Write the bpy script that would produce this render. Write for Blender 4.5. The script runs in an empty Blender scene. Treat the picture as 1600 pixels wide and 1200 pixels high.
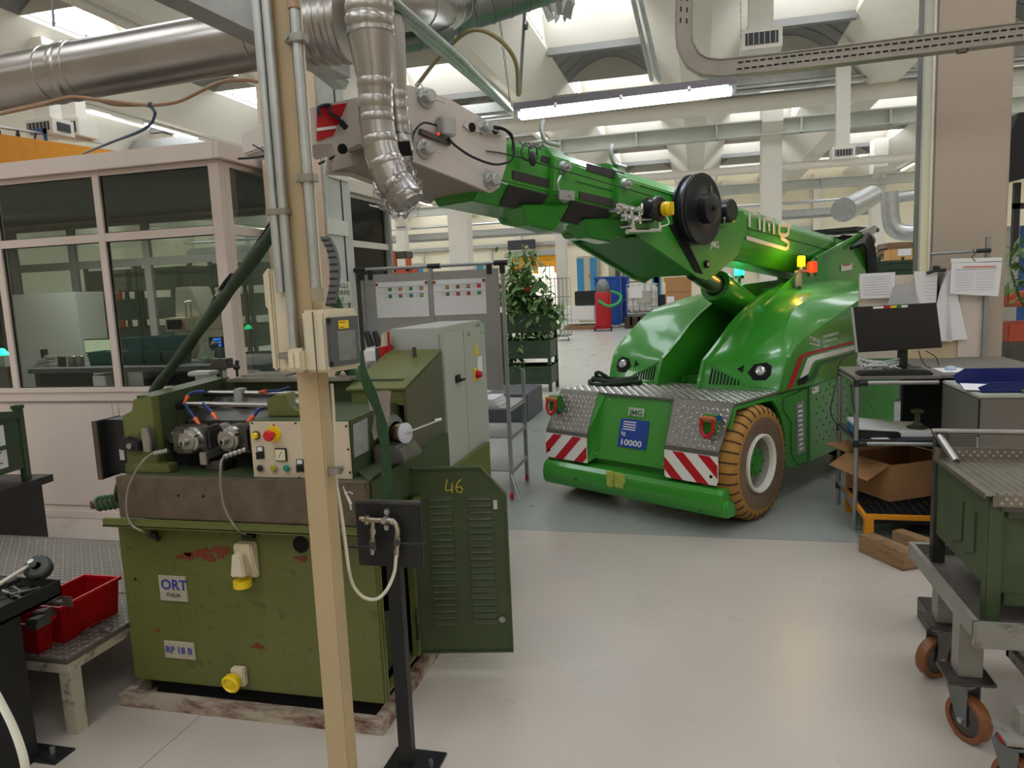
import bpy, bmesh, math, random
from mathutils import Vector, Matrix, Euler
R = random.Random(7)
PI = math.pi
C = bpy.context.scene.collection

# ---------------- camera ----------------
F_PX = 1150.0
Yc = Vector((289, 161, -F_PX)).normalized()
Xc = Vector((4550, 50, F_PX)); Xc = (Xc - Yc * Xc.dot(Yc)).normalized()
Zc = Xc.cross(Yc)
CM = Matrix((Xc, Yc, Zc))            # world = CM @ camera space
EYE = Vector((0, 0, 1.6))
cd = bpy.data.cameras.new('camera'); cam = bpy.data.objects.new('camera', cd); C.objects.link(cam)
cam.matrix_world = Matrix.Translation(EYE) @ CM.to_4x4()
cd.sensor_fit = 'HORIZONTAL'; cd.sensor_width = 36.0; cd.lens = 36.0 * F_PX / 1600.0
cd.clip_start = 0.05; cd.clip_end = 300
S = bpy.context.scene; S.camera = cam
S.view_settings.view_transform = 'Standard'; S.view_settings.look = 'None'
S.view_settings.gamma = 1; S.view_settings.use_curve_mapping = False
S.view_settings.exposure = 0.5
S.cycles.max_bounces = 8; S.cycles.diffuse_bounces = 5; S.cycles.glossy_bounces = 4
S.cycles.transparent_max_bounces = 12; S.cycles.transmission_bounces = 6
S.cycles.caustics_reflective = False; S.cycles.caustics_refractive = False
S.cycles.sample_clamp_indirect = 6.0
S.cycles.use_denoising = True
# ---------------- world ----------------
wd = bpy.data.worlds.new('sky'); S.world = wd; wd.use_nodes = True
bg = wd.node_tree.nodes['Background']; bg.inputs[0].default_value = (0.80, 0.90, 1.0, 1); bg.inputs[1].default_value = 1.0
SKYLIGHT = 4.2      # radiance of the frosted roof glazing
LAMP = 12.0         # radiance of the fluorescent tubes
def area(name, loc, size, power, col, rot=(0, 0, 0)):
    l = bpy.data.lights.new(name, 'AREA'); l.shape = 'RECTANGLE'; l.size, l.size_y = size; l.energy = power; l.color = col
    o = bpy.data.objects.new(name, l); o.location = loc; o.rotation_euler = rot; C.objects.link(o); return o

def at(x, y, Y):
    r = CM @ Vector((x - 800, 600 - y, -F_PX)); return EYE + r * (Y / r.y)
def gd(x, y, z=0.0):
    r = CM @ Vector((x - 800, 600 - y, -F_PX)); return EYE + r * ((z - EYE.z) / r.z)
def atx(x, y, X):
    r = CM @ Vector((x - 800, 600 - y, -F_PX)); return EYE + r * (X / r.x)

# ---------------- materials ----------------
MATS = {}
def lin(c):
    return tuple(((v / 255) / 12.92 if v / 255 <= .04045 else ((v / 255 + .055) / 1.055) ** 2.4) for v in c)
def mat(name, col, rough=.5, metal=0., var=.0, vscale=6., bump=0., bscale=60., dirt=None, dscale=3., damt=.5, spec=.5,
        emis=None, estr=0., alpha=None, trans=0., coat=0., stretch=(1, 1, 1), rvar=0.):
    """sRGB 0-255 colour, optional mottling, stains (dirt colour) and fine bump, all procedural"""
    if name in MATS: return MATS[name]
    m = bpy.data.materials.new(name); m.use_nodes = True; nt = m.node_tree; N = nt.nodes; L = nt.links
    b = N['Principled BSDF']; c = lin(col) + (1,)
    b.inputs['Base Color'].default_value = c; b.inputs['Roughness'].default_value = rough
    b.inputs['Metallic'].default_value = metal; b.inputs['Specular IOR Level'].default_value = spec
    b.inputs['Coat Weight'].default_value = coat; b.inputs['Coat Roughness'].default_value = .08
    m.diffuse_color = c
    if trans: b.inputs['Transmission Weight'].default_value = trans; b.inputs['IOR'].default_value = 1.3
    if alpha is not None: b.inputs['Alpha'].default_value = alpha
    if emis is not None:
        b.inputs['Emission Color'].default_value = lin(emis) + (1,); b.inputs['Emission Strength'].default_value = estr
    if var or bump or dirt or rvar:
        tc = N.new('ShaderNodeTexCoord'); mp = N.new('ShaderNodeMapping'); mp.inputs['Scale'].default_value = stretch
        L.new(tc.outputs['Object'], mp.inputs[0]); co = mp.outputs[0]
        def noise(s, d=5, r=.6):
            n = N.new('ShaderNodeTexNoise'); n.inputs['Scale'].default_value = s; n.inputs['Detail'].default_value = d
            n.inputs['Roughness'].default_value = r; L.new(co, n.inputs['Vector']); return n.outputs['Fac']
        src = None
        if var:
            nf = noise(vscale); cr = N.new('ShaderNodeValToRGB')
            lo = tuple(v * (1 - var) for v in c[:3]) + (1,); hi = tuple(min(1, v * (1 + var)) for v in c[:3]) + (1,)
            cr.color_ramp.elements[0].position = .3; cr.color_ramp.elements[0].color = lo
            cr.color_ramp.elements[1].position = .7; cr.color_ramp.elements[1].color = hi
            L.new(nf, cr.inputs[0]); src = cr.outputs[0]
        if dirt:
            nf = noise(dscale, 8, .7); rp = N.new('ShaderNodeValToRGB')
            rp.color_ramp.elements[0].position = 1 - damt * .55 - .22; rp.color_ramp.elements[0].color = (0, 0, 0, 1)
            rp.color_ramp.elements[1].position = 1 - damt * .55 - .06; rp.color_ramp.elements[1].color = (1, 1, 1, 1)
            L.new(nf, rp.inputs[0]); mx = N.new('ShaderNodeMix'); mx.data_type = 'RGBA'
            L.new(rp.outputs[0], mx.inputs[0])
            if src: L.new(src, mx.inputs[6])
            else: mx.inputs[6].default_value = c
            mx.inputs[7].default_value = lin(dirt) + (1,); src = mx.outputs[2]
        if src: L.new(src, b.inputs['Base Color'])
        if rvar:
            nf = noise(vscale * 1.7); mr = N.new('ShaderNodeMapRange'); mr.inputs[3].default_value = max(.03, rough - rvar)
            mr.inputs[4].default_value = rough + rvar; L.new(nf, mr.inputs[0]); L.new(mr.outputs[0], b.inputs['Roughness'])
        if bump:
            nf = noise(bscale, 3); bp = N.new('ShaderNodeBump'); bp.inputs['Strength'].default_value = bump
            bp.inputs['Distance'].default_value = .01; L.new(nf, bp.inputs['Height']); L.new(bp.outputs[0], b.inputs['Normal'])
    MATS[name] = m; return m
def emit(name, col, s):
    if name in MATS: return MATS[name]
    m = mat(name, (30, 30, 30), emis=col, estr=s); return m
def glass(name, tint=(.9, .95, .95), refl=.12, rough=.02, blend=.25):
    if name in MATS: return MATS[name]
    m = bpy.data.materials.new(name); m.use_nodes = True; nt = m.node_tree; nt.nodes.clear()
    o = nt.nodes.new('ShaderNodeOutputMaterial'); mx = nt.nodes.new('ShaderNodeMixShader')
    t = nt.nodes.new('ShaderNodeBsdfTransparent'); t.inputs[0].default_value = tint + (1,)
    g = nt.nodes.new('ShaderNodeBsdfGlossy'); g.inputs['Roughness'].default_value = rough; g.inputs[0].default_value = (1, 1, 1, 1)
    fr = nt.nodes.new('ShaderNodeLayerWeight'); fr.inputs[0].default_value = blend
    ad = nt.nodes.new('ShaderNodeMath'); ad.operation = 'ADD'; ad.inputs[1].default_value = refl; ad.use_clamp = True
    nt.links.new(fr.outputs['Fresnel'], ad.inputs[0]); nt.links.new(ad.outputs[0], mx.inputs[0])
    nt.links.new(t.outputs[0], mx.inputs[1]); nt.links.new(g.outputs[0], mx.inputs[2]); nt.links.new(mx.outputs[0], o.inputs[0])
    MATS[name] = m; return m

# ---------------- geometry ----------------
W = {}      # world (or frame) matrix of roots and parts
class MB:
    def __init__(s): s.b = bmesh.new()
    def _sub(s, vs, bev, seg=2):
        if bev:
            es = set(e for v in vs for e in v.link_edges)
            bmesh.ops.bevel(s.b, geom=list(es), offset=bev, segments=seg, affect='EDGES', clamp_overlap=True)
    def box(s, x0, x1, y0, y1, z0, z1, bev=0):
        v = [s.b.verts.new(p) for p in ((x0, y0, z0), (x1, y0, z0), (x1, y1, z0), (x0, y1, z0), (x0, y0, z1), (x1, y0, z1), (x1, y1, z1), (x0, y1, z1))]
        for f in ((3, 2, 1, 0), (4, 5, 6, 7), (0, 1, 5, 4), (1, 2, 6, 5), (2, 3, 7, 6), (3, 0, 4, 7)): s.b.faces.new([v[i] for i in f])
        s._sub(v, bev); return s
    def hexa(s, p, bev=0):                       # 4 bottom + 4 top corners, same winding
        v = [s.b.verts.new(q) for q in p]
        for f in ((3, 2, 1, 0), (4, 5, 6, 7), (0, 1, 5, 4), (1, 2, 6, 5), (2, 3, 7, 6), (3, 0, 4, 7)): s.b.faces.new([v[i] for i in f])
        s._sub(v, bev); return s
    def prism(s, poly, ax, a, b, bev=0):         # polygon in the other two axes (cyclic order), extruded along ax
        def P(q, t):
            return ((t, q[0], q[1]), (q[0], t, q[1]), (q[0], q[1], t))[ax]
        v0 = [s.b.verts.new(P(q, a)) for q in poly]; v1 = [s.b.verts.new(P(q, b)) for q in poly]; n = len(poly)
        s.b.faces.new(v0[::-1]); s.b.faces.new(v1)
        for i in range(n): s.b.faces.new((v0[i], v0[(i + 1) % n], v1[(i + 1) % n], v1[i]))
        s._sub(v0 + v1, bev); return s
    def ngon(s, pts):
        s.b.faces.new([s.b.verts.new(p) for p in pts]); return s
    def slab(s, pts, off):                       # planar polygon thickened by vector off
        off = Vector(off); v0 = [s.b.verts.new(p) for p in pts]; v1 = [s.b.verts.new(Vector(p) + off) for p in pts]; n = len(pts)
        s.b.faces.new(v0[::-1]); s.b.faces.new(v1)
        for i in range(n): s.b.faces.new((v0[i], v0[(i + 1) % n], v1[(i + 1) % n], v1[i]))
        return s
    def cyl(s, p0, p1, r0, r1=None, n=20, cap=True):
        return s.tube([p0, p1], [r0, r0 if r1 is None else r1], n, cap)
    def tube(s, pts, r, n=8, cap=True, closed=False, flat=None):
        pts = [Vector(p) for p in pts]; k = len(pts)
        rs = r if isinstance(r, (list, tuple)) else [r] * k; rings = []; up = None
        for i, p in enumerate(pts):
            if closed: t = pts[(i + 1) % k] - pts[i - 1]
            else: t = pts[min(i + 1, k - 1)] - pts[max(i - 1, 0)]
            if t.length < 1e-9: t = Vector((0, 0, 1))
            t.normalize()
            if up is None: up = t.orthogonal().normalized() if flat is None else Vector(flat)
            up = (up - t * up.dot(t))
            up = up.normalized() if up.length > 1e-6 else t.orthogonal().normalized()
            q = t.cross(up); fx = 1 if flat is None else .14
            rings.append([s.b.verts.new(p + (up * math.cos(2 * PI * j / n) + q * math.sin(2 * PI * j / n) * fx) * rs[i]) for j in range(n)])
        m = k if closed else k - 1
        for i in range(m):
            A, B = rings[i], rings[(i + 1) % k]
            for j in range(n): s.b.faces.new((A[j], A[(j + 1) % n], B[(j + 1) % n], B[j]))
        if cap and not closed: s.b.faces.new(rings[0][::-1]); s.b.faces.new(rings[-1])
        return s
    def lathe(s, prof, c, ax, n=32, closed=False):  # prof: (radius, offset along ax)
        c = Vector(c); ax = Vector(ax).normalized(); u = ax.orthogonal().normalized(); w = ax.cross(u); rings = []
        for r, h in prof:
            if r < 1e-5: rings.append([s.b.verts.new(c + ax * h)])
            else: rings.append([s.b.verts.new(c + ax * h + (u * math.cos(2 * PI * j / n) + w * math.sin(2 * PI * j / n)) * r) for j in range(n)])
        k = len(rings)
        for i in range(k if closed else k - 1):
            A, B = rings[i], rings[(i + 1) % k]
            for j in range(n):
                a = [A[j], A[(j + 1) % n]] if len(A) > 1 else [A[0]]; b = [B[(j + 1) % n], B[j]] if len(B) > 1 else [B[0]]
                if len(a) + len(b) > 2: s.b.faces.new(a + b)
        return s
    def grid(s, rows):                            # rows of points -> surface
        V = [[s.b.verts.new(p) for p in r] for r in rows]
        for i in range(len(V) - 1):
            for j in range(len(V[0]) - 1): s.b.faces.new((V[i][j], V[i][j + 1], V[i + 1][j + 1], V[i + 1][j]))
        return s
    def sph(s, c, r, sc=(1, 1, 1), n=12):
        m = Matrix.Translation(c) @ Matrix.Diagonal((r * sc[0], r * sc[1], r * sc[2], 1))
        bmesh.ops.create_uvsphere(s.b, u_segments=n, v_segments=max(6, n // 2), radius=1, matrix=m); return s
    def xf(s, M):
        bmesh.ops.transform(s.b, matrix=M, verts=s.b.verts); return s
    def build(s, name, m, parent=None, local=False, smooth=True, solid=0, **tags):
        if solid:
            bmesh.ops.solidify(s.b, geom=s.b.faces[:], thickness=solid)
        bmesh.ops.recalc_face_normals(s.b, faces=s.b.faces)
        me = bpy.data.meshes.new(name)
        if parent is not None:
            if not local and parent in W: s.xf(W[parent].inverted())
            off = None
        else:
            co = [v.co for v in s.b.verts]
            off = Vector(((min(c.x for c in co) + max(c.x for c in co)) / 2, (min(c.y for c in co) + max(c.y for c in co)) / 2, min(c.z for c in co)))
            bmesh.ops.translate(s.b, vec=-off, verts=s.b.verts)
        s.b.to_mesh(me); s.b.free()
        for mm in (m if isinstance(m, (list, tuple)) else [m]): me.materials.append(mm)
        if smooth:
            me.polygons.foreach_set('use_smooth', [True] * len(me.polygons)); me.set_sharp_from_angle(angle=math.radians(32))
        o = bpy.data.objects.new(name, me); C.objects.link(o)
        if parent is not None: o.parent = parent; W[o] = W.get(parent, Matrix())
        else: o.location = off; W[o] = Matrix.Translation(off)
        for k, v in tags.items(): o[k] = v
        return o
def thing(name, label, cat, loc=(0, 0, 0), rot=0, group=None, rotm=None):
    o = bpy.data.objects.new(name, None); C.objects.link(o); o.empty_display_size = .1
    if rotm is None: rotm = Matrix.Rotation(rot, 4, 'Z')
    o.matrix_world = Matrix.Translation(loc) @ rotm; W[o] = Matrix.Translation(loc) @ rotm
    o['label'] = label; o['category'] = cat
    if group: o['group'] = group
    return o
def one(mb, name, m, label, cat, group=None, **k):
    o = mb.build(name, m, None, **k); o['label'] = label; o['category'] = cat
    if group: o['group'] = group
    return o
def struct(mb, name, m, parent=None, **k):
    o = mb.build(name, m, parent, **k)
    if parent is None: o['kind'] = 'structure'
    return o
def dup(o, loc, rot=None, label=None, group=None):
    def cp(a, par):
        c = a.copy(); C.objects.link(c)
        if par is not None: c.parent = par
        for ch in kids.get(a, []): cp(ch, c)
        return c
    kids = {}
    def gather(a):
        kids[a] = [c for c in a.children]
        for c in kids[a]: gather(c)
    gather(o); r = cp(o, None); r.location = loc
    if rot is not None: r.rotation_euler = (0, 0, rot)
    if label: r['label'] = label
    if group: r['group'] = group
    return r
def text(s, size, M, m, parent, name='lettering', depth=.0006, local=False, align='LEFT', shear=0, bold=0, xs=1, valign='TOP_BASELINE'):
    cu = bpy.data.curves.new('t', 'FONT'); cu.body = s; cu.size = size; cu.extrude = depth; cu.align_x = align; cu.shear = shear; cu.offset = bold
    cu.resolution_u = 3
    o = bpy.data.objects.new('t', cu); C.objects.link(o); dg = bpy.context.evaluated_depsgraph_get()
    me = bpy.data.meshes.new_from_object(o.evaluated_get(dg)); bpy.data.objects.remove(o); bpy.data.curves.remove(cu)
    MM = M @ Matrix.Diagonal((xs, 1, 1, 1))
    if parent is not None and not local and parent in W: MM = W[parent].inverted() @ MM
    me.transform(MM); me.materials.clear(); me.materials.append(m)
    t = bpy.data.objects.new(name, me); C.objects.link(t)
    if parent is not None: t.parent = parent; W[t] = W.get(parent, Matrix())
    return t
def frame(o, x, up):                             # matrix with origin o, x axis and y axis (text plane)
    x = Vector(x).normalized(); up = Vector(up); up = (up - x * up.dot(x)).normalized(); z = x.cross(up)
    M = Matrix((x, up, z)).transposed().to_4x4(); M.translation = o; return M
def arc(c, r, a0, a1, n, plane='yz', x=0):
    out = []
    for i in range(n + 1):
        a = a0 + (a1 - a0) * i / n; out.append((c[0] + r * math.cos(a), c[1] + r * math.sin(a)))
    return out
def bez(pts, n=8):                               # Catmull-Rom through points
    P = [Vector(p) for p in pts]; P = [P[0] * 2 - P[1]] + P + [P[-1] * 2 - P[-2]]; out = []
    for i in range(1, len(P) - 2):
        for k in range(n):
            t = k / n; a, b, c, d = P[i - 1], P[i], P[i + 1], P[i + 2]
            out.append(.5 * ((2 * b) + (c - a) * t + (2 * a - 5 * b + 4 * c - d) * t * t + (3 * b - a - 3 * c + d) * t ** 3))
    out.append(P[-2]); return out
# ---------------- shared materials ----------------
m_white = mat('cream_frame', (218, 202, 192), .45, var=.04, vscale=2)
m_concrete = mat('painted_concrete', (222, 217, 208), .8, var=.05, vscale=1.5, bump=.1, bscale=40)
m_concrete_raw = mat('scuffed_concrete', (202, 200, 194), .85, var=.08, vscale=3, dirt=(150, 146, 138), dscale=5, damt=.35, bump=.15)
m_roof = mat('roof_concrete', (224, 218, 206), .9, var=.04, vscale=.6)
m_shell = mat('grey_shell', (128, 127, 124), .9, var=.08, vscale=1)
m_beam = mat('pale_steel_beam', (196, 198, 190), .6, var=.04, vscale=1)
m_galv = mat('galvanised', (188, 190, 190), .38, .85, var=.12, vscale=9, rvar=.1)
m_galv_dark = mat('galvanised_dark', (120, 124, 124), .4, .8, var=.1, vscale=9)
m_duct = mat('spiral_duct', (168, 162, 156), .3, .95, var=.10, vscale=2.5, rvar=.06)
m_chrome = mat('chrome', (222, 222, 224), .14, 1.)
m_steel = mat('ground_steel', (168, 164, 158), .32, .9, var=.15, vscale=12, rvar=.1)
m_steel_d = mat('dark_steel', (92, 90, 86), .42, .8, var=.25, vscale=10)
m_black = mat('black_paint', (26, 26, 27), .45, var=.2, vscale=8)
m_rubber = mat('black_rubber', (22, 22, 22), .7)
m_dark = mat('near_black', (10, 10, 10), .9)
m_olive = mat('olive_paint', (96, 100, 50), .45, var=.12, vscale=3.2, dirt=(62, 58, 36), dscale=13, damt=.40, bump=.05)
m_olive_d = mat('olive_dark', (60, 72, 42), .48, var=.14, vscale=4, dirt=(44, 44, 30), dscale=7, damt=.3)
m_slab = mat('oily_iron', (104, 90, 74), .45, .3, var=.25, vscale=14, bump=.35, bscale=260, dirt=(74, 60, 48), dscale=3.5, damt=.45)
m_rust = mat('rust_primer', (118, 52, 34), .8, var=.2, vscale=15)
m_crane = mat('crane_green', (54, 142, 42), .3, spec=.5, coat=.5, var=.02, vscale=1.2)
m_crane_s = mat('crane_green_matt', (44, 120, 38), .42, var=.05, vscale=2)
m_ral = mat('light_grey_enamel', (170, 172, 164), .42, var=.04, vscale=2)
m_cream = mat('cream_paint', (180, 158, 122), .45, var=.06, vscale=3, dirt=(140, 120, 90), dscale=8, damt=.18)
m_plastic = mat('ivory_plastic', (208, 196, 170), .4)
m_cratg = mat('crate_green', (66, 80, 50), .5, .1, var=.2, vscale=6, dirt=(52, 46, 38), dscale=5, damt=.42)
m_cratg2 = mat('crate_dark_green', (54, 72, 50), .5, .1, var=.2, vscale=6, dirt=(40, 36, 30), dscale=6, damt=.3)
m_red = mat('red_plastic', (176, 10, 26), .4)
m_signred = mat('sign_red', (186, 14, 30), .35)
m_signwhite = mat('sign_white', (232, 230, 226), .35)
m_paper = mat('paper', (228, 226, 228), .7)
m_ink = mat('ink', (60, 60, 66), .7)
m_card = mat('cardboard', (172, 126, 84), .85, var=.08, vscale=6, dirt=(134, 94, 60), dscale=4, damt=.25)
m_wood = mat('old_timber', (150, 118, 82), .8, var=.2, vscale=3, stretch=(1, 1, 9), dirt=(82, 62, 44), dscale=4, damt=.5, bump=.2)
m_yellow = mat('yellow', (232, 196, 20), .4)
m_orange = mat('orange_paint', (214, 140, 24), .45, var=.06)
m_amber = emit('amber_lamp', (255, 170, 0), 5)
m_pur = mat('caster_tread', (124, 74, 38), .45, var=.15, vscale=20)
m_lens = mat('lamp_lens', (225, 228, 232), .1, .6)
m_cable = mat('cable_black', (18, 18, 18), .5)
m_hose = mat('clear_hose', (206, 200, 180), .3)
m_sling = mat('green_sling', (58, 92, 56), .75, var=.18, vscale=30)
m_leaf = mat('leaf', (104, 138, 78), .55, var=.25, vscale=5)
m_brass = mat('nickel_brass', (186, 176, 156), .3, .9, var=.1, vscale=30)

m_checker = mat('tread_aluminium', (132, 128, 122), .42, .75, var=.08, vscale=6)
m_checker_top = mat('tread_raised', (206, 202, 198), .24, .9)
m_checker_old = mat('tread_worn', (104, 96, 88), .6, .35, var=.15, vscale=4, dirt=(66, 58, 50), dscale=3, damt=.4)
m_checker_old_top = mat('tread_worn_raised', (150, 142, 132), .4, .6, var=.2, vscale=9)
def lozenges(par, M, poly, pitch, m, ln=None, h=.003, local=False):
    """raised diamond-plate lozenges inside a polygon of the plate's own plane"""
    ln = ln or pitch * .6; b = MB(); xs = [p[0] for p in poly]; ys = [p[1] for p in poly]
    def inside(x, y):
        c = False; n = len(poly)
        for i in range(n):
            (x0, y0), (x1, y1) = poly[i], poly[(i + 1) % n]
            if (y0 > y) != (y1 > y) and x < (x1 - x0) * (y - y0) / (y1 - y0) + x0: c = not c
        return c
    k = 0; y = min(ys) + pitch / 2
    while y < max(ys):
        j = 0; x = min(xs) + pitch / 2
        while x < max(xs):
            d = Vector((1, 1 if (j + k) % 2 else -1, 0)).normalized(); n_ = Vector((-d.y, d.x, 0))
            c = Vector((x, y, 0))
            if all(inside(*(c + d * ln * s).xy) for s in (-1, 1)):
                v = [b.b.verts.new(M @ q) for q in (c - d * ln, c - n_ * ln * .32, c + d * ln, c + n_ * ln * .32, c + Vector((0, 0, h)))]
                for i in range(4): b.b.faces.new((v[i], v[(i + 1) % 4], v[4]))
            x += pitch; j += 1
        y += pitch; k += 1
    return b.build('raised_pattern', m, par, local=local, smooth=False, kind='stuff')
# ================= setting =================
def floor_mat():
    m = bpy.data.materials.new('polished_floor'); m.use_nodes = True; nt = m.node_tree; N = nt.nodes; L = nt.links; b = N['Principled BSDF']
    tc = N.new('ShaderNodeTexCoord'); co = tc.outputs['Object']
    def noise(s, d=6, r=.6, st=None):
        n = N.new('ShaderNodeTexNoise'); n.inputs['Scale'].default_value = s; n.inputs['Detail'].default_value = d; n.inputs['Roughness'].default_value = r
        if st:
            mp = N.new('ShaderNodeMapping'); mp.inputs['Scale'].default_value = st; L.new(co, mp.inputs[0]); L.new(mp.outputs[0], n.inputs['Vector'])
        else: L.new(co, n.inputs['Vector'])
        return n.outputs['Fac']
    def ramp(f, p0, c0, p1, c1):
        r = N.new('ShaderNodeValToRGB'); e = r.color_ramp.elements; e[0].position = p0; e[0].color = c0; e[1].position = p1; e[1].color = c1
        L.new(f, r.inputs[0]); return r.outputs[0]
    def mix(f, a, c, mode='MIX'):
        x = N.new('ShaderNodeMix'); x.data_type = 'RGBA'; x.blend_type = mode
        for i, v in ((0, f), (6, a), (7, c)):
            if isinstance(v, (int, float, tuple)): x.inputs[i].default_value = v
            else: L.new(v, x.inputs[i])
        return x.outputs[2]
    def mth(op, a, b_=None, c_=None):
        n = N.new('ShaderNodeMath'); n.operation = op
        for i, v in enumerate((a, b_, c_)):
            if v is None: continue
            if isinstance(v, (int, float)): n.inputs[i].default_value = v
            else: L.new(v, n.inputs[i])
        return n.outputs[0]
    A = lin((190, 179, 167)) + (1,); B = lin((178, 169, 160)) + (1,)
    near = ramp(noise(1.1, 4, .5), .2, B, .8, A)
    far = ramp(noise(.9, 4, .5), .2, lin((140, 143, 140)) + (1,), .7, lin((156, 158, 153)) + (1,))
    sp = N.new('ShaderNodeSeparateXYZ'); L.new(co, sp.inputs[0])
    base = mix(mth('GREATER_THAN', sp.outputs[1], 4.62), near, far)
    base = mix(mth('GREATER_THAN', sp.outputs[1], 10.3), base, lin((190, 190, 182)) + (1,))  # beyond the yellow line, base colour lightened to stand for reflected light
    scr = ramp(noise(3, 5, .6, (1.6, .7, 1)), .46, (0, 0, 0, 1), .8, (1, 1, 1, 1))
    base = mix(mth('MULTIPLY', scr, .03), base, lin((132, 128, 120)) + (1,))
    hair = ramp(noise(16, 8, .8, (1, .25, 1)), .60, (0, 0, 0, 1), .72, (1, 1, 1, 1)); base = mix(mth('MULTIPLY', hair, .10), base, lin((140, 132, 122)) + (1,))
    spots = ramp(noise(26, 3, .5), .74, (0, 0, 0, 1), .78, (1, 1, 1, 1)); base = mix(mth('MULTIPLY', spots, .2), base, lin((92, 88, 80)) + (1,))
    def line(axis, at_, w): return mth('LESS_THAN', mth('ABSOLUTE', mth('SUBTRACT', sp.outputs[axis], at_)), w)
    j = mth('MAXIMUM', line(1, 4.62, .004), mth('MAXIMUM', line(1, 8.2, .008), mth('MAXIMUM', line(0, -1.9, .003), line(1, 13.6, .008))))
    base = mix(mth('MULTIPLY', j, .6), base, lin((90, 88, 82)) + (1,))
    yl = mth('MULTIPLY', line(1, 10.3, .05), mth('LESS_THAN', sp.outputs[0], -.9)); base = mix(yl, base, lin((206, 186, 60)) + (1,))
    L.new(base, b.inputs['Base Color'])
    rr = ramp(noise(1.6, 2), .1, (.24, .24, .24, 1), .9, (.34, .34, .34, 1)); L.new(rr, b.inputs['Roughness'])
    b.inputs['Specular IOR Level'].default_value = .55
    bp = N.new('ShaderNodeBump'); bp.inputs['Strength'].default_value = .02; bp.inputs['Distance'].default_value = .01
    return m
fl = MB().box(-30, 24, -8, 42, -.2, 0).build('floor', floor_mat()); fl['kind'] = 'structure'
# keep object coordinates = world coordinates for the floor pattern
_c = fl.location.copy(); fl.data.transform(Matrix.Translation(_c)); fl.location = (0, 0, 0)
m_wall = mat('hall_wall', (232, 224, 202), .85, var=.03, vscale=.5)
for nm, bx in (('wall_back', (-30, 24, 40, 40.3, 0, 8.2)), ('wall_left', (-30.3, -30, -8, 42, 0, 8.2)), ('wall_right', (24, 24.3, -8, 42, 0, 8.2)), ('wall_front', (-30, 24, -8.3, -8, 0, 8.2))):
    struct(MB().box(*bx), nm, m_wall)
# roof: precast winged beams run away from the viewer; between them grey shells and frosted rooflights alternate
ceil = thing('ceiling', '', ''); del ceil['label']; del ceil['category']; ceil['kind'] = 'structure'
Y0, Y1 = -8, 40
wing = [(-1.02, 6.5), (-.28, 5.72), (.28, 5.72), (1.02, 6.5), (1.02, 6.62), (.22, 5.9), (-.22, 5.9), (-1.02, 6.62)]
wm = None
for k in range(-7, 6):
    if wm is None:
        wo = MB().prism(wing, 1, Y0, Y1).build('roof_beam', m_roof, ceil, local=True, smooth=False); wm = wo.data
    else:
        wo = bpy.data.objects.new('roof_beam', wm); C.objects.link(wo); wo.parent = ceil
    wo.location = (4 * k, 0, 0)
n_per = 10; P = 5.2; A0 = 16.0 - P * 4
shell = MB(); pan = MB()
def arch(y0, y1, z, h, n=8):
    rows = []
    for y in (y0, y1):
        rows.append([(-1 + 2 * i / n, y, z + h * math.sin(PI * i / n)) for i in range(n + 1)])
    return rows
mm_glow = emit('frosted_rooflight', (236, 242, 248), SKYLIGHT)
first = {}
wn = 1
for k in range(-7, 6):
    for j in range(-1, 8):
        a = A0 + P * j
        if a + P + (2.6 if k <= -1 else 0) > 41: continue
        c = 4 * k + 2 - 4 + 0.0
        if ('s' not in first):
            b = MB(); b.grid(arch(a, a + 2.5, 6.5, .5)); b.box(-1, 1, a - .08, a + .08, 6.42, 6.56)
            for q in (.6, 1.2, 1.85):                                   # raised joints of the curved sheets
                b.grid(arch(a + q, a + q + .05, 6.485, .5))
            s0 = b.build('roof_shell', m_shell, ceil, local=True); first['s'] = s0.data; first['a'] = a
            b = MB()
            b.ngon([(-1, a + 5.2, 6.5), (1, a + 5.2, 6.5), (1, a + 4.6, 7.2), (-1, a + 4.6, 7.2)])
            b.ngon([(-1, a + 2.5, 6.5), (1, a + 2.5, 6.5), (1, a + 2.5, 7.2), (-1, a + 2.5, 7.2)])
            for s in (-1, 1): b.ngon([(s, a + 4.6, 6.5), (s, a + 5.2, 6.5), (s, a + 4.6, 7.2)])
            p0 = b.build('rooflight_upstand', m_roof, ceil, local=True, smooth=False); first['p'] = p0.data
            b = MB().ngon([(-1, a + 2.5, 7.2), (1, a + 2.5, 7.2), (1, a + 4.6, 7.2), (-1, a + 4.6, 7.2)])
            for s in (-1, 1): b.ngon([(s, a + 2.5, 6.62), (s, a + 4.6, 6.62), (s, a + 4.6, 7.2), (s, a + 2.5, 7.2)])
            g0 = b.build('window_1', mm_glow, ceil, local=True)
            first['g'] = g0.data
            b = MB()
            for s in (-1, 1):
                for y in (2.5, 3.2, 3.9, 4.56): b.box(s * .985 - .015, s * .985 + .015, a + y, a + y + .04, 6.6, 7.2)
                b.box(s * .985 - .015, s * .985 + .015, a + 2.5, a + 4.6, 6.58, 6.63)
            for y in (3.2, 3.9): b.box(-1, 1, a + y, a + y + .04, 7.15, 7.2)
            t0 = b.build('window_bar', m_beam, ceil, local=True, smooth=False); first['t'] = t0.data
            objs = [s0, p0, g0, t0]
        else:
            objs = []
            for key, nm in (('s', 'roof_shell'), ('p', 'rooflight_upstand'), ('g', 'window_%d' % wn), ('t', 'window_bar')):
                o = bpy.data.objects.new(nm, first[key]); C.objects.link(o); o.parent = ceil; objs.append(o)
        wn += 1
        for o in objs: o.location = (c, a - first['a'] + (2.6 if k <= -1 else 0), 0)
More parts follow.
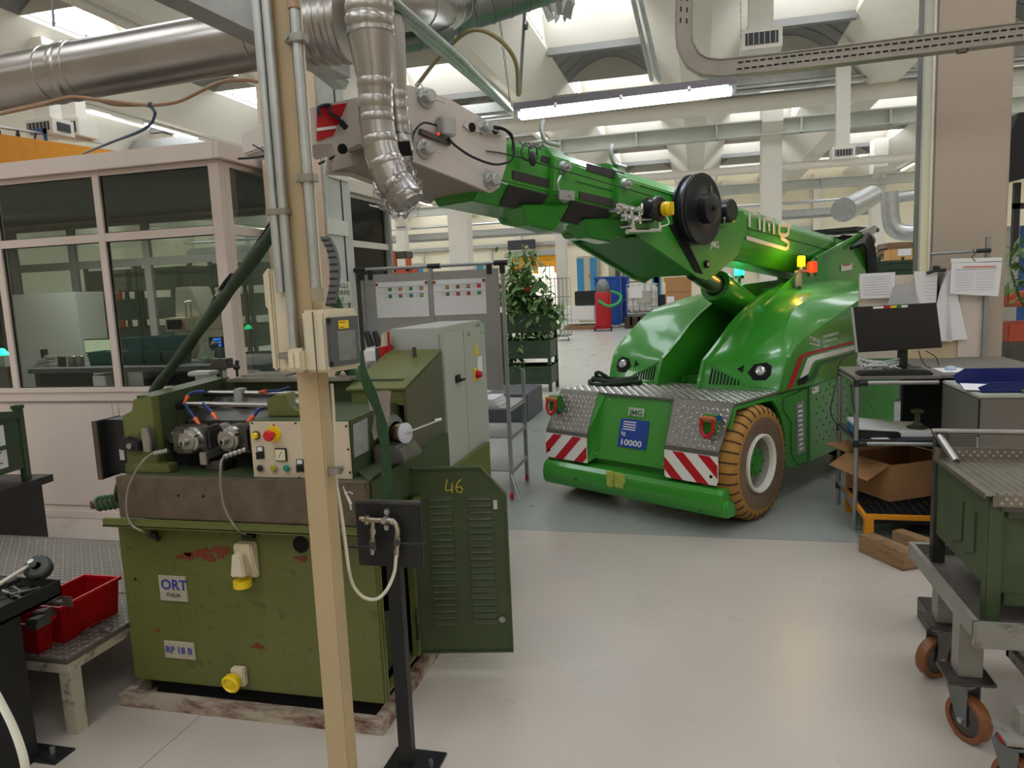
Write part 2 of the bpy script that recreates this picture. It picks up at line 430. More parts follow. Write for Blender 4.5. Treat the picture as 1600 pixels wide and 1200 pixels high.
# closed outer skin so that daylight enters only through the rooflights
MB().box(-30.3, 24.3, -8.3, 40.3, 8.2, 8.3).build('roof_deck', m_roof, ceil, local=True)

# columns
def column(x0, x1, y0, y1, h, m, n, bracket=True):
    o = struct(MB().box(x0, x1, y0, y1, 0, h, .015), 'trim_%d' % n, m)
    if bracket:
        b = MB(); c = (x0 + x1) / 2
        b.prism([(y0 - .25, h - 1.0), (y0, h - 1.4), (y0, h), (y0 - .25, h)], 0, x0, x1).build('corbel', m, o)
    return o
col_r = column(1.645, 2.135, 6.0, 6.37, 6.3, mat('big_column', (176, 160, 144), .75, var=.04, vscale=1, bump=.05), 1, False)
MB().box(1.630, 1.644, 6.0, 6.37, 0, 6.3).build('painted_face', m_concrete, col_r)
m_pinkcol = mat('peach_column', (220, 196, 172), .8, var=.06, vscale=2)
col_l = column(-3.05, -2.57, 4.9, 5.33, 6.3, m_concrete_raw, 2, False)
MB().box(-3.04, -2.58, 4.893, 4.9, .0, 6.2).build('painted_face', m_pinkcol, col_l)
for z in (2.42, 2.02):
    p = atx(528, 270 if z > 2.3 else 357, -2.57)
    MB().box(-2.57, -2.555, p.y - .17, p.y + .14, p.z - .05, p.z + .06).build('cover_plate', m_concrete, col_l)
MB().box(-2.57, -2.565, 5.16, 5.175, 1.5, 6.2).build('seam', m_black, col_l)
column(*[at(1190, 300, 20).x, at(1222, 300, 20).x], 20, 20.55, 6.4, m_concrete, 3)
column(at(701, 380, 20).x, at(731, 380, 20).x, 20, 20.5, 6.4, m_concrete, 4)
column(at(868, 400, 36).x, at(884, 400, 36).x, 36, 36.5, 6.4, m_concrete, 5)
column(at(1362, 320, 30).x, at(1384, 320, 30).x, 30, 30.5, 6.4, m_concrete, 6)
column(at(620, 400, 33).x, at(634, 400, 33).x, 33, 33.5, 6.4, m_concrete, 7)
for i, (y, zt, zb, bw) in enumerate(((20.0, 178, 203, .3), (30.0, 277, 293, .3))):
    zt = at(1300, zt, y).z; zb = at(1300, zb, y).z
    b = MB(); b.box(-14, 9 if i == 0 else 12, y - .02, y + .02, zb, zt); b.box(-14, 9 if i == 0 else 12, y - .14, y + .14, zt - .03, zt); b.box(-14, 9 if i == 0 else 12, y - .14, y + .14, zb, zb + .03)
    for k in range(-7, 5): b.box(k * 2 + .5, k * 2 + .54, y - .13, y + .13, zb, zt)
    struct(b, 'trim_%d' % (8 + i), m_beam)
# transverse round drain pipe and galvanised trays under the roof
z = at(1300, 148, 18.5).z
struct(MB().cyl((-16, 18.5, z), (12, 18.5, z), .2, n=20), 'trim_10', m_roof)
z = at(1300, 118, 18.5).z
b = MB(); b.box(-16, 12, 18.2, 18.5, z - .1, z - .09); b.box(-16, 12, 18.2, 18.21, z - .1, z + .14); b.cyl((-16, 18.15, z - .22), (12, 18.15, z - .22), .05, n=8)
struct(b, 'trim_11', m_galv)
z = at(1300, 255, 28).z
struct(MB().cyl((-16, 28, z), (12, 28, z), .14, n=14), 'trim_12', m_roof)
z = at(760, 368, 34).z
b = MB(); b.box(-26, 8, 34, 34.3, z, z + .16); b.box(-26, 8, 34.3, 34.34, z - .1, z + .3); b.cyl((-26, 33.9, z + .55), (8, 33.9, z + .55), .06, n=8)
struct(b, 'trim_13', m_galv)
# back wall: service rails with droppers, doors
for i, (zz, yy) in enumerate(((at(760, 388, 39.9).z, 39.85),)):
    b = MB(); b.box(-26, 6, yy, yy + .1, zz, zz + .18)
    for x in range(-25, 6, 2): b.box(x, x + .06, yy - .03, yy + .05, 1.6, zz)
    struct(b, 'trim_14', m_galv)
for i, x in enumerate((-26.5, -22.2, -17.9, -9.6, -3, 1.3, 5.6)):
    struct(MB().box(x, x + .35, 39.6, 40, 0, 6.6), 'trim_%d' % (15 + i), m_concrete)
# ================= pick and carry crane =================
CA = Vector((-1.133, 5.455, 0)); CU = Vector((.857, -.515, 0)).normalized(); CV = Vector((-CU.y, CU.x, 0))
CRM = Matrix((CU, CV, Vector((0, 0, 1)))).transposed().to_4x4()
def cl(px, py, ax, val):                         # point of the crane's own frame seen at a pixel, one coordinate known
    r = CM @ Vector((px - 800, 600 - py, -F_PX)); rl = Vector((r.dot(CU), r.dot(CV), r.z)); o = EYE - CA; ol = Vector((o.dot(CU), o.dot(CV), o.z))
    return ol + rl * ((val - ol[ax]) / rl[ax])
def cu_(px, py, u=1.03): return cl(px, py, 0, u)
def vz(px, py, u=1.0): p = cl(px, py, 0, u); return (p.y, p.z)
crane = thing('crane', 'large bright green pick and carry crane with raised boom on the aisle floor', 'crane', CA, rotm=CRM)
def K(b, name, m, par=None, **k): return b.build(name, m, par or crane, local=True, **k)
def ribbon(b, pts, w, u, closed=False):          # flat painted stroke on a plane u = const
    n = len(pts)
    for i in range(n - 1):
        a, c = Vector(pts[i]), Vector(pts[i + 1]); d = (c - a); 
        if d.length < 1e-6: continue
        d.normalize(); nrm = Vector((0, -d.z, d.y)) * w / 2; e = d * w * .25
        b.slab([a - e - nrm, c + e - nrm, c + e + nrm, a - e + nrm], (.002, 0, 0))
# --- chassis ---
b = MB()
b.prism([(.21, .80), (.10, .45), (.10, .30), (3.0, .30), (3.0, .79)], 0, .03, 1.22)
b.prism([(.95, .24), (3.0, .24), (3.0, .79), (.80, .79)], 0, 1.2, 1.47)
b.box(.03, .3, .95, 3.0, .24, .79)
K(b, 'chassis', m_crane, smooth=False)
cx, cz, Rr = .405, .39, .455
side = [(.155, .81), (3.1, .80), (3.1, .22), (1.05, .22)] + [(.93, .27)]
arcp = [(cx + Rr * math.cos(a), cz + Rr * math.sin(a)) for a in [math.radians(d) for d in range(-12, 128, 10)]]
side += [p for p in arcp if p[1] < .795 and p[0] > .1] 
b = MB(); b.prism([p for p in [(.155, .81), (.9, .805), (3.1, .80), (3.1, .22), (1.02, .22), (.86, .27)] + [(cx + Rr * math.cos(a), min(.775, cz + Rr * math.sin(a))) for a in [math.radians(d) for d in (-8, 5, 18, 31, 44, 56)]] + [(.50, .775), (.16, .775), (.10, .66)]], 0, 1.475, 1.5)
K(b, 'side_panel', m_crane, smooth=False)
# wheel house and belly
K(MB().prism([(.16, .78), (.03, .50), (.03, .3), (.95, .3), (.95, .78)], 0, 1.2, 1.24), 'wheel_house', m_dark)
# deck plates
b = MB(); b.prism([(.15, .80), (.15, .815), (.86, .815), (.86, .80)], 0, .03, 1.5); dp = K(b, 'deck_plate', m_checker, smooth=False); lozenges(dp, Matrix.Translation((0, 0, .8152)), [(.04, .16), (1.49, .16), (1.49, .85), (.04, .85)], .036, m_checker_top, local=True)
def slope(u0, u1, u0b, u1b, m, name, z0=.815, v0=.15, z1=.53, v1=0., t=.012):
    b = MB(); b.slab([(u0, v0, z0), (u1, v0, z0), (u1b, v1, z1), (u0b, v1, z1)], (0, t, t * .5)); o = K(b, name, m, smooth=False)
    FR = frame(Vector((u0b, v1 - .0006, z1)), (1, 0, 0), (0, v0 - v1, z0 - z1)); hh = Vector((0, v0 - v1, z0 - z1)).length
    lozenges(o, FR, [(.003, .004), (u1b - u0b - .003, .004), (u1 - u0b - .003, hh - .003), (u0 - u0b + .003, hh - .003)], .036, m_checker_top, local=True); return o
slope(.03, .40, 0, .405, m_checker, 'tread_plate'); K(MB().box(0, .405, -.004, .01, .495, .53), 'plate_lip', m_checker)
slope(1.04, 1.49, 1.065, 1.465, m_checker, 'tread_plate'); K(MB().box(1.065, 1.465, -.004, .01, .495, .53), 'plate_lip', m_checker)
# recessed centre plate
b = MB(); b.slab([(.46, .17, .80), (1.02, .17, .80), (1.05, .05, .345), (.42, .05, .345)], (0, .02, 0))
K(b, 'centre_cover', m_crane, smooth=False)
b = MB(); b.slab([(.40, .15, .815), (.405, 0, .53), (.40, -.002, .31), (.425, .05, .34), (.46, .17, .80)], (-.008, 0, 0)); K(b, 'cover_frame', m_crane, smooth=False); b = MB(); b.slab([(1.04, .15, .815), (1.065, 0, .53), (1.068, -.002, .31), (1.05, .05, .34), (1.02, .17, .80)], (.008, 0, 0))
K(b, 'cover_frame', m_crane, smooth=False)
b = MB()
for p in ((.49, .158, .765), (.99, .158, .765), (.45, .045, .38), (1.02, .045, .38)): b.sph(p, .007)
K(b, 'bolt', m_galv)
# chevron boards
def chev(us, ue, sgn):
    z0, z1 = .31, .497
    bd = K(MB().prism([(us, z0 + .012), (us + .012, z0), (ue - .012 if sgn > 0 else ue, z0), (ue, z0 + (.03 if sgn > 0 else 0)), (ue, z1), (us, z1)], 1, -.012, -.002), 'warning_board', m_signwhite, smooth=False)
    b = MB(); h = z1 - z0; w = .085
    # diagonal red bands, clipped to the board
    def clip(poly):
        out = poly
        for ax, lim, s in ((0, us, 1), (0, ue, -1), (1, z0 + .001, 1), (1, z1 - .001, -1)):
            n = []; 
            for i in range(len(out)):
                A, B = out[i], out[(i + 1) % len(out)]; da = (A[ax] - lim) * s; db = (B[ax] - lim) * s
                if da >= 0: n.append(A)
                if (da >= 0) != (db >= 0): t = da / (da - db); n.append((A[0] + (B[0] - A[0]) * t, A[1] + (B[1] - A[1]) * t))
            out = n
            if len(out) < 3: return None
        return out
    for k in range(-3, 6):
        x = us + k * .19 + (.06 if sgn > 0 else .085)
        if sgn > 0: poly = [(x, z1), (x + w, z1), (x + w + h, z0), (x + h, z0)]
        else: poly = [(x, z0), (x + w, z0), (x + w + h * 1., z1), (x + h * 1., z1)]
        q = clip(poly)
        if q: b.slab([(p[0], -.0125, p[1]) for p in q], (0, -.0015, 0))
    K(b, 'red_band', m_signred, bd, smooth=False)
    K(MB().cyl((us + (.03 if sgn < 0 else ue - us - .045), -.016, z0 + .055), (us + (.03 if sgn < 0 else ue - us - .045), -.01, z0 + .055), .011, n=12), 'hole', m_dark, bd)
chev(.0, .40, -1); chev(1.068, 1.46, 1)
# bumper beam
prof = [(-.03, .115), (-.055, .15), (-.06, .215), (-.045, .262), (-.015, .287), (.10, .30), (.30, .30), (.30, .14), (.02, .105)]
b = MB(); b.prism(prof, 0, .0, 1.46); b.prism([(p[0] + .004, p[1]) for p in prof], 0, 1.46, 1.51)
bum = K(b, 'bumper', m_crane)
K(MB().prism([(-.03, .115), (-.05, .13), (-.05, .2), (-.02, .225), (.06, .2), (.06, .115)], 0, 1.5, 1.545, .008), 'bumper_end', m_crane)
m_pale = mat('pale_overspray', (176, 186, 82), .4, var=.15, vscale=14)
K(MB().box(.62, .68, -.075, -.04, .185, .30, .008).box(.68, .77, -.068, -.04, .185, .292, .01), 'tow_bracket', m_pale)
K(MB().cyl((.33, -.062, .19), (.33, -.05, .19), .012, n=10).cyl((1.36, -.05, .14), (1.36, -.04, .14), .008, n=8), 'bolt', m_steel_d)
# blue load label and small plate, on the sloping centre cover
cen = Vector((.735, .105, .56)); upv = Vector((0, .125, .455)).normalized()
FM = frame(cen + Vector((0, -.004, 0)), (1, 0, 0), upv) @ Matrix.Diagonal((1.62, 1.62, 1, 1))
def onplane(b, x0, x1, y0, y1, FMx, t=.002):
    P_ = [FMx @ Vector(q) for q in ((x0, y0, 0), (x1, y0, 0), (x1, y1, 0), (x0, y1, 0))]; b.slab(P_, (FMx.to_3x3() @ Vector((0, 0, 1))) * t); return b
lab = K(onplane(MB(), -.072, .078, -.07, .055, FM), 'load_label', mat('label_blue', (12, 62, 150), .4), smooth=False)
def ct(s, size, M, m, par, **k): return text(s, size, M, m, par, local=True, **k)
ct('kg', .026, FM @ Matrix.Translation((-.06, -.016, .003)), m_signwhite, lab)
ct('10000', .036, FM @ Matrix.Translation((-.062, -.060, .003)), m_signwhite, lab, bold=.0004, xs=1.3)
b = MB()
for i in range(4): onplane(b, -.055, .012, .040 - i * .011, .0445 - i * .011, FM @ Matrix.Translation((0, 0, .002)), .001)
K(b, 'small_print', m_signwhite, lab, smooth=False)
FM2 = FM @ Matrix.Translation((.005, .085, 0))
pl = K(onplane(MB(), -.042, .042, -.014, .022, FM2, .003), 'name_plate', m_galv, smooth=False)
ct('JMG', .032, FM2 @ Matrix.Translation((0, -.010, .004)), m_crane_s, pl, align='CENTER', bold=.001, xs=1.2)
# shackles
for uc, vc, zc in ((.055, .085, .73), (1.375, .095, .70)):
    pad = K(MB().box(uc - .045, uc + .045, vc - .055, vc + .0, zc - .07, zc + .05), 'shackle_pocket', m_crane_s)
    sh = K(MB().tube(bez([(uc - .038, vc - .075, zc + .03), (uc - .042, vc - .085, zc - .04), (uc, vc - .095, zc - .085), (uc + .042, vc - .085, zc - .04), (uc + .038, vc - .075, zc + .03)]), .0125, 10), 'shackle', m_red)
    K(MB().cyl((uc - .055, vc - .075, zc + .03), (uc + .055, vc - .075, zc + .03), .012, n=10).box(uc - .03, uc + .03, vc - .08, vc - .05, zc + .01, zc + .045), 'shackle_pin', mat('copper_pin', (176, 110, 64), .5), sh)
K(MB().cyl((1.44, .055, .735), (1.44, .045, .737), .016, n=14), 'blue_tag', mat('label_blue', (12, 62, 150)))
# --- fenders ---
Tn = [((.93, .70, .81), (1.45, .79, .81), (1.485, .83, .81)), ((.93, .735, .90), (1.455, .82, .90), (1.495, .86, .90)), ((.93, .775, .99), (1.455, .865, 1.0), (1.5, .90, .99)), ((.93, .79, 1.005), (1.435, .91, 1.075), (1.5, .94, 1.05)),
      ((.93, .90, 1.065), (1.42, .985, 1.155), (1.5, 1.02, 1.11)), ((.93, 1.02, 1.135), (1.40, 1.08, 1.245), (1.5, 1.15, 1.15)), ((.93, 1.18, 1.24), (1.38, 1.2, 1.325), (1.5, 1.32, 1.19)),
      ((.93, 1.35, 1.325), (1.36, 1.35, 1.385), (1.5, 1.5, 1.235)), ((.93, 1.65, 1.44), (1.35, 1.62, 1.43), (1.5, 1.8, 1.30)), ((.93, 2.1, 1.54), (1.345, 2.1, 1.455), (1.5, 2.15, 1.38)), ((.93, 2.9, 1.57), (1.34, 2.9, 1.475), (1.5, 2.9, 1.44))]
fcI0, fcC0, fcC2, fcI2 = [Vector(p) for p in (Tn[0][0], Tn[0][1], Tn[2][1], Tn[2][0])]
def face_pt(u, z, off=.004):
    t = (z - .81) / .185; a = fcI0.lerp(fcI2, t); c = fcC0.lerp(fcC2, t); p = a.lerp(c, (u - .93) / .52); p.y -= off; return Vector((u, p.y, z))
def lobe(mir):
    f = (lambda p: Vector((1.47 - p[0], p[1], p[2]))) if mir else (lambda p: Vector(p))
    rows = []
    for k_, (I_, C_, O_) in enumerate(Tn):
        I_, C_, O_ = Vector(I_), Vector(C_), Vector(O_); bl = min(1, max(0, (k_ - 3) / 4)) * .03
        r = [I_, I_.lerp(C_, .33) + Vector((0, 0, bl * .8)), I_.lerp(C_, .66) + Vector((0, 0, bl)), C_, C_.lerp(O_, .5) + Vector((.012, 0, .008)), O_, Vector((O_.x, O_.y, .81))]
        rows.append([tuple(f(p)) for p in r])
    lb = K(MB().grid(rows), 'fender', m_crane); lb.data.set_sharp_from_angle(angle=math.radians(24))
    # upright inner plate whose rounded edge stands proud of the fender
    inner = [(p[0][1], p[0][2]) for p in Tn]; cur = [(v - .035, z + .012) for v, z in inner]; cur[0] = (.655, .815)
    poly = [(.655, .62)] + cur + [(2.9, .62)]
    u0, u1 = (.905, .93) if not mir else (.54, .565)
    K(MB().prism(poly, 0, u0, u1), 'inner_plate', m_crane)
    # vent slots, lamp and recess let into the flat front face
    for i in range(9):
        uu = .985 + i * .026; h = .112 - i * .0095; z0 = .842; q = [f(face_pt(uu - .006, z0)), f(face_pt(uu + .006, z0)), f(face_pt(uu + .006, z0 + h)), f(face_pt(uu - .006, z0 + h))]
        K(MB().slab(q, (0, -.002, 0)), 'vent_slot', m_dark, lb, smooth=False)
    pts = [(-.085, -.012), (-.05, .045), (.035, .06), (.075, .035), (.08, -.025), (.05, -.062), (-.035, -.065)]
    q = [f(face_pt(1.33 + p[0], .945 + p[1])) for p in pts]; K(MB().slab(q, (0, -.003, .001)), 'lamp_recess', m_dark, lb, smooth=False)
    nrm = Vector((0, -.92, .39)); c = f(face_pt(1.335, .945, .006)); K(MB().lathe([(0, .030), (.022, .028), (.034, .018), (.037, .004), (.037, 0)], c, nrm, 24), 'head_lamp', m_lens, lb)
    q = [f(face_pt(*p)) for p in ((1.165, .955), (1.21, .985), (1.21, .93))]; K(MB().slab(q, (0, -.003, 0)), 'vent_hole', m_dark, lb, smooth=False)
    q = [f(face_pt(*p)) for p in ((.95, .985), (.965, .985), (1.25, .845), (1.45, .83), (1.45, .825), (1.24, .838))]; K(MB().slab(q, (0, -.002, 0)), 'face_crease', m_crane_s, lb, smooth=False)
    return lb
lobe(False); lobe(True)
K(MB().box(.565, .905, .62, 2.9, .78, .80).box(.6, .87, 1.0, 1.02, .8, .86).box(.6, .62, .95, 1.3, .8, .86), 'channel_floor', m_crane_s)
K(MB().box(.565, .905, 2.3, 2.35, .8, 1.5), 'channel_bulkhead', m_crane_s)
K(MB().box(.03, 1.47, 2.85, 2.95, .8, 1.45), 'rear_bulkhead', m_crane_s)
# side panel dress
ps = lambda x, y, u=1.502: cu_(x, y, u)
b = MB(); b.slab([ps(1243, 630), ps(1255, 626), ps(1257, 705), ps(1245, 711)], (.006, 0, 0)); lv = K(b, 'louvre_panel', m_galv, smooth=False)
for i in range(10):
    t = (i + .5) / 10; x = 1246.5 + 2 * t; y0 = 632 + t * 74; a = ps(x, y0, 1.508)
    K(MB().box(a.x, a.x + .008, a.y, a.y + .06, a.z - .010, a.z + .008, .003), 'louvre', m_signwhite, lv)
def seam(pts, w=.004, m=m_crane_s, nm='panel_seam', u=1.503):
    b = MB(); ribbon(b, [cu_(x, y, u) for x, y in pts], w, u); return K(b, nm, m, smooth=False)
m_seam = mat('panel_gap', (14, 46, 16), .6)
seam([(1223, 622), (1262, 606), (1262, 722), (1245, 726), (1236, 708), (1236, 660), (1223, 640), (1223, 622)], .005, m_seam)
seam([(1264, 604), (1265, 720)], .006, m_seam); seam([(1215, 616), (1264, 604), (1335, 580)], .005, m_seam)
seam([(1262, 612), (1266, 612)], .004, m_seam)
# stripes on the raised side cover
def poly(pts, m, nm, u=1.506, t=.002): return K(MB().slab([cu_(x, y, u) for x, y in pts], (t, 0, 0)), nm, m, smooth=False)
sc_pts = [(1219, 612), (1228, 568), (1241, 546), (1262, 528), (1335, 478), (1400, 440), (1400, 565), (1335, 588)]
poly(sc_pts, m_crane, 'side_cover', 1.5, .005)
m_stripe = mat('stripe_red', (176, 26, 38), .35); m_gs = mat('stripe_dark_green', (14, 96, 50), .35)
poly([(1229, 609), (1248, 558), (1256, 552), (1336, 532), (1336, 536), (1262, 555), (1255, 560), (1238, 606)], m_stripe, 'stripe', 1.508)
poly([(1246, 602), (1262, 560), (1270, 556), (1336, 539), (1336, 546), (1274, 563), (1269, 568), (1256, 600)], m_signwhite, 'stripe', 1.508)
poly([(1262, 597), (1277, 568), (1283, 564), (1336, 550), (1336, 553), (1287, 568), (1282, 572), (1272, 594)], m_gs, 'stripe', 1.508)
poly([(1247, 593), (1262, 585), (1263, 592), (1257, 600), (1246, 602)], m_dark, 'grab_recess', 1.51)
b = MB()
for i in range(9):
    for j in range(9):
        a = ps(1276 + i * 10.5 + (j % 2) * 5, 690 - j * 11 - i * 4.2, 1.5005)
        if a.z < .75 and a.z > .25: b.cyl((a.x, a.y, a.z), (a.x + .002, a.y, a.z), .008, n=8)
K(b, 'vent_holes', m_seam, kind='stuff')
def ctx(s, p0, p1, h, m, u, par=crane, nm='lettering', **k):   # lettering between two image points on a plane u
    a, c = cu_(*p0, u), cu_(*p1, u); M = frame(a, c - a, (0, 0, 1)); return text(s, h, M, m, par, name=nm, local=True, **k)
ctx('SPECIALISTI NEL NOLEGGIO MEZZI', (1286, 529), (1334, 516), .030, m_signwhite, 1.508, xs=.62)
ctx('DI SOLLEVAMENTO ELETTRICI', (1286, 537), (1334, 524), .030, m_signwhite, 1.508, xs=.62)
ctx('06 889 59 59 60', (1287, 544), (1309, 538), .022, m_signwhite, 1.508, xs=.62)
poly([(1268, 607), (1279, 603), (1279, 612), (1269, 616)], m_signwhite, 'warning_label', 1.504); ctx('MMB', (1270, 611), (1278, 608), .02, m_signred, 1.507, xs=.8)
poly([(1297, 598), (1322, 589), (1322, 592), (1297, 603)], mat('pale_green_strip', (90, 180, 90)), 'label_strip', 1.504)
def logo(px, py, s, u, w):
    """the maker's mark: dotted i, arch, arch with a dot, g with a long tail underline; unit = one image pixel of the large one"""
    q = lambda x, y: cu_(px + (x - 135) / 5 * s, py + (y - 50) / 5 * s, u)
    b = MB()
    ribbon(b, [q(150, 78), q(150, 165)], w, u)
    a = q(150, 50); b.cyl(a, a + Vector((.003, 0, 0)), w * .62, n=14)
    ribbon(b, [q(180, 62), q(205, 68), q(222, 84), q(228, 105), q(230, 190)], w, u)
    ribbon(b, [q(262, 205), q(262, 130), q(275, 108), q(300, 102), q(325, 112), q(338, 140), q(340, 222)], w, u)
    a = q(302, 158); b.cyl(a, a + Vector((.003, 0, 0)), w * .6, n=14); ribbon(b, [q(302, 160), q(302, 200)], w * .7, u)
    ribbon(b, [q(470, 170), q(440, 162), q(400, 155), q(382, 172), q(380, 215), q(392, 232), q(430, 240), q(452, 225), q(455, 180)], w, u)
    ribbon(b, [q(395, 238), q(400, 262), q(440, 285), q(455, 300), q(450, 335), q(430, 345), q(130, 258)], w, u)
    return K(b, 'maker_mark', mat('mark_silver', (214, 206, 200), .4), smooth=False)
logo(1168, 330, 1.0, 1.034, .030); logo(1265, 526, .24, 1.508, .009)
ctx('ITALIA', (1166, 365), (1212, 377), .034, mat('pale_letter', (92, 170, 86)), 1.034, xs=1.5)
# --- wheels ---
def wheel(uo, vc, sgn=1):
    c = Vector((uo, vc, .386)); ax = Vector((-sgn, 0, 0)); T = .25
    w = K(MB().lathe([(.185, .045), (.195, .014), (.24, .004), (.285, 0), (.31, .001), (.31, T), (.235, T - .03)], c, ax, 48), 'tyre', mat('worn_tyre', (112, 92, 72), .85, var=.12, vscale=7, bump=.1), None)
    b = MB()
    for i in range(34):
        a = 2 * PI * i / 34; ca, sa = math.cos(a), math.sin(a); d = a + .07
        tt = Vector((0, -sa, ca)) * .0050
        prof_ = [(.335, .001), (.346, .0015), (.3735, -.019), (.387, -.05), (.3875, -.115)]
        for (r0, x0), (r1, x1) in zip(prof_, prof_[1:]):
            q0 = c + Vector((x0, ca * r0, sa * r0)); q1 = c + Vector((x1, ca * r1, sa * r1)); inn = Vector((-.006, -ca * .006, -sa * .006))
            b.hexa([q0 - tt, q0 + tt, q1 + tt, q1 - tt, q0 - tt + inn, q0 + tt + inn, q1 + tt + inn, q1 - tt + inn])
    K(b, 'tread_groove', mat('groove_brown', (58, 44, 30), .9), w, smooth=False, kind='stuff')
    K(MB().lathe([(.309, .0), (.345, .003), (.372, .022), (.384, .05), (.386, .07), (.386, T - .06), (.375, T - .02), (.29, T)], c, ax, 48), 'tread', mat('tan_tread', (160, 114, 50), .75, var=.14, vscale=9, bump=.1), w)
    K(MB().lathe([(.196, .02), (.197, -.004), (.186, -.008), (.172, .005), (.164, .05), (.160, .05)], c, ax, 48), 'rim', mat('rim_white', (226, 218, 208), .5, dirt=(190, 170, 150), dscale=9, damt=.2), w); K(MB().lathe([(.164, .03), (.155, .10), (.1, .13), (0, .13)], c, ax, 40), 'rim_dish', mat('dish_grey', (150, 150, 138), .5, var=.1), w)
    h = K(MB().lathe([(.10, .13), (.096, .05), (.085, .035), (.05, .032), (0, .032)], c, ax, 32), 'hub', m_crane_s, w)
    for i in range(6):
        a = i * PI / 3; p = c + Vector((0, math.cos(a) * .072, math.sin(a) * .072)); K(MB().cyl(p + ax * .05, p + ax * .028, .008, n=8), 'hub_bolt', m_olive_d, h)
    return w
wheel(1.552, .405); K(MB().lathe([(.2, 0), (.33, .0), (.38, .05), (.38, .23), (.33, .27), (.2, .27)], (-.05, .375, .39), (1, 0, 0), 32), 'tyre', MATS['worn_tyre'])
K(MB().lathe([(.1, 0), (.25, .0), (.3, .05), (.3, .2), (.25, .24), (.1, .24)], (1.15, 2.5, .3), (1, 0, 0), 32), 'tyre', m_rubber)
K(MB().lathe([(.1, 0), (.25, .0), (.3, .05), (.3, .2), (.25, .24), (.1, .24)], (.1, 2.5, .3), (1, 0, 0), 32), 'tyre', m_rubber)
# --- boom ---
zt = lambda v: 2.385 - .106 * (v + 1.28)
def sec(v0, v1, g, m=m_crane, nm='boom_section', d0=0, d1=0):
    cs = [(1.0 + g, -.045), (1.0 + g, -.235), (.91, -.345 - g), (.63, -.345 - g), (.54 - g, -.235), (.54 - g, -.045), (.585, g), (.955, g)]
    rows = []
    for v in (v0, v1):
        dd = d0 if v == v0 else d1
        rows.append([(u, v + .106 * z, zt(v) + z - (dd if z < -.2 else 0)) for u, z in cs])
    b = MB(); n = len(cs)
    V0 = [b.b.verts.new(p) for p in rows[0]]; V1 = [b.b.verts.new(p) for p in rows[1]]
    b.b.faces.new(V0[::-1]); b.b.faces.new(V1)
    for i in range(n): b.b.faces.new((V0[i], V0[(i + 1) % n], V1[(i + 1) % n], V1[i]))
    b._sub(V0 + V1, .008)
    return K(b, nm, m)
sec(-1.45, -.8, 0); sec(-.95, -.3, .012); base = sec(-.42, 3.35, .026)
def collar(vc, w, g, lead):
    c = sec(vc - w / 2, vc + w / 2, g, nm='boom_collar')
    zz = zt(vc)
    K(MB().hexa([(.82, vc - lead + .14, zz - .40), (.93, vc - lead + .14, zz - .40), (.94, vc + .02, zz - .43), (.80, vc + .02, zz - .43), (.80, vc - lead + .05, zz - .31), (.985, vc - lead + .05, zz - .30), (1.02, vc + w / 2, zz - .28), (.78, vc + w / 2, zz - .30)], .012), 'collar_shoe', m_crane, c)
    for z in (-.09, -.245):
        K(MB().cyl((1.0 + g, vc, zz + z), (1.03 + g, vc, zz + z), .036, .03, n=18).cyl((1.03 + g, vc, zz + z), (1.055 + g, vc, zz + z), .014, n=8), 'adjuster', m_galv, c)
    return c
c1 = collar(-.90, .15, .03, .34); c2 = collar(-.36, .10, .045, .36)
K(MB().box(1.06, 1.075, -.99, -.86, zt(-.9) - .27, zt(-.9) - .22).tube(bez([(1.07, -.99, 2.12), (1.075, -1.0, 2.16), (1.072, -.97, 2.2)]), .006), 'guide_bracket', m_galv, c1)
for v in (-.95, -.33):
    K(MB().tube(bez([(.98, v + .05, zt(v) + .04), (.97, v - .04, zt(v) + .055), (.965, v - .05, zt(v) + .13), (.96, v - .03, zt(v) + .16)]), [.012, .012, .011, .01] + [.01] * 21, 8) if 0 else MB().tube(bez([(.98, v + .08, zt(v) + .035), (.97, v - .02, zt(v) + .05), (.965, v - .045, zt(v) + .11), (.96, v - .02, zt(v) + .16)], 5), .012, 8), 'rope_guide', m_galv)
m_wear = mat('wear_strip', (52, 46, 48), .6, var=.2, vscale=30)
for q, u in (([(801, 266), (872, 284), (872, 297), (801, 280)], 1.004), ([(846, 243), (884, 252), (884, 263), (846, 252)], 1.004), ([(916, 255), (975, 270), (975, 284), (916, 266)], 1.016), ([(905, 299), (972, 315), (972, 327), (905, 311)], 1.016)):
    K(MB().slab([cu_(x, y, u) for x, y in q], (.003, 0, 0)), 'wear_strip', m_wear, smooth=False)
for v0, v1, g in ((-1.30, -.99, 0), (-.81, -.44, .012)):
    K(MB().slab([(1.003 + g, v0, zt(v0) - .25), (1.003 + g, v1, zt(v1) - .25), (.918, v1, zt(v1) - .342 - g), (.918, v0, zt(v0) - .342 - g)], (.003, 0, -.004)), 'wear_strip', m_wear, smooth=False)
K(MB().tube(bez([cu_(760, 236, 1.05), cu_(800, 243, 1.05), cu_(900, 272, 1.08), cu_(1020, 307, 1.1)]), .0035, 6), 'rope', m_cable)
seam([(1150, 352), (1300, 392)], .006, m_seam, u=1.028); seam([(1000, 290), (1060, 308)], .005, m_seam, u=1.028); seam([(900, 283), (985, 306)], .004, m_seam, u=1.014)
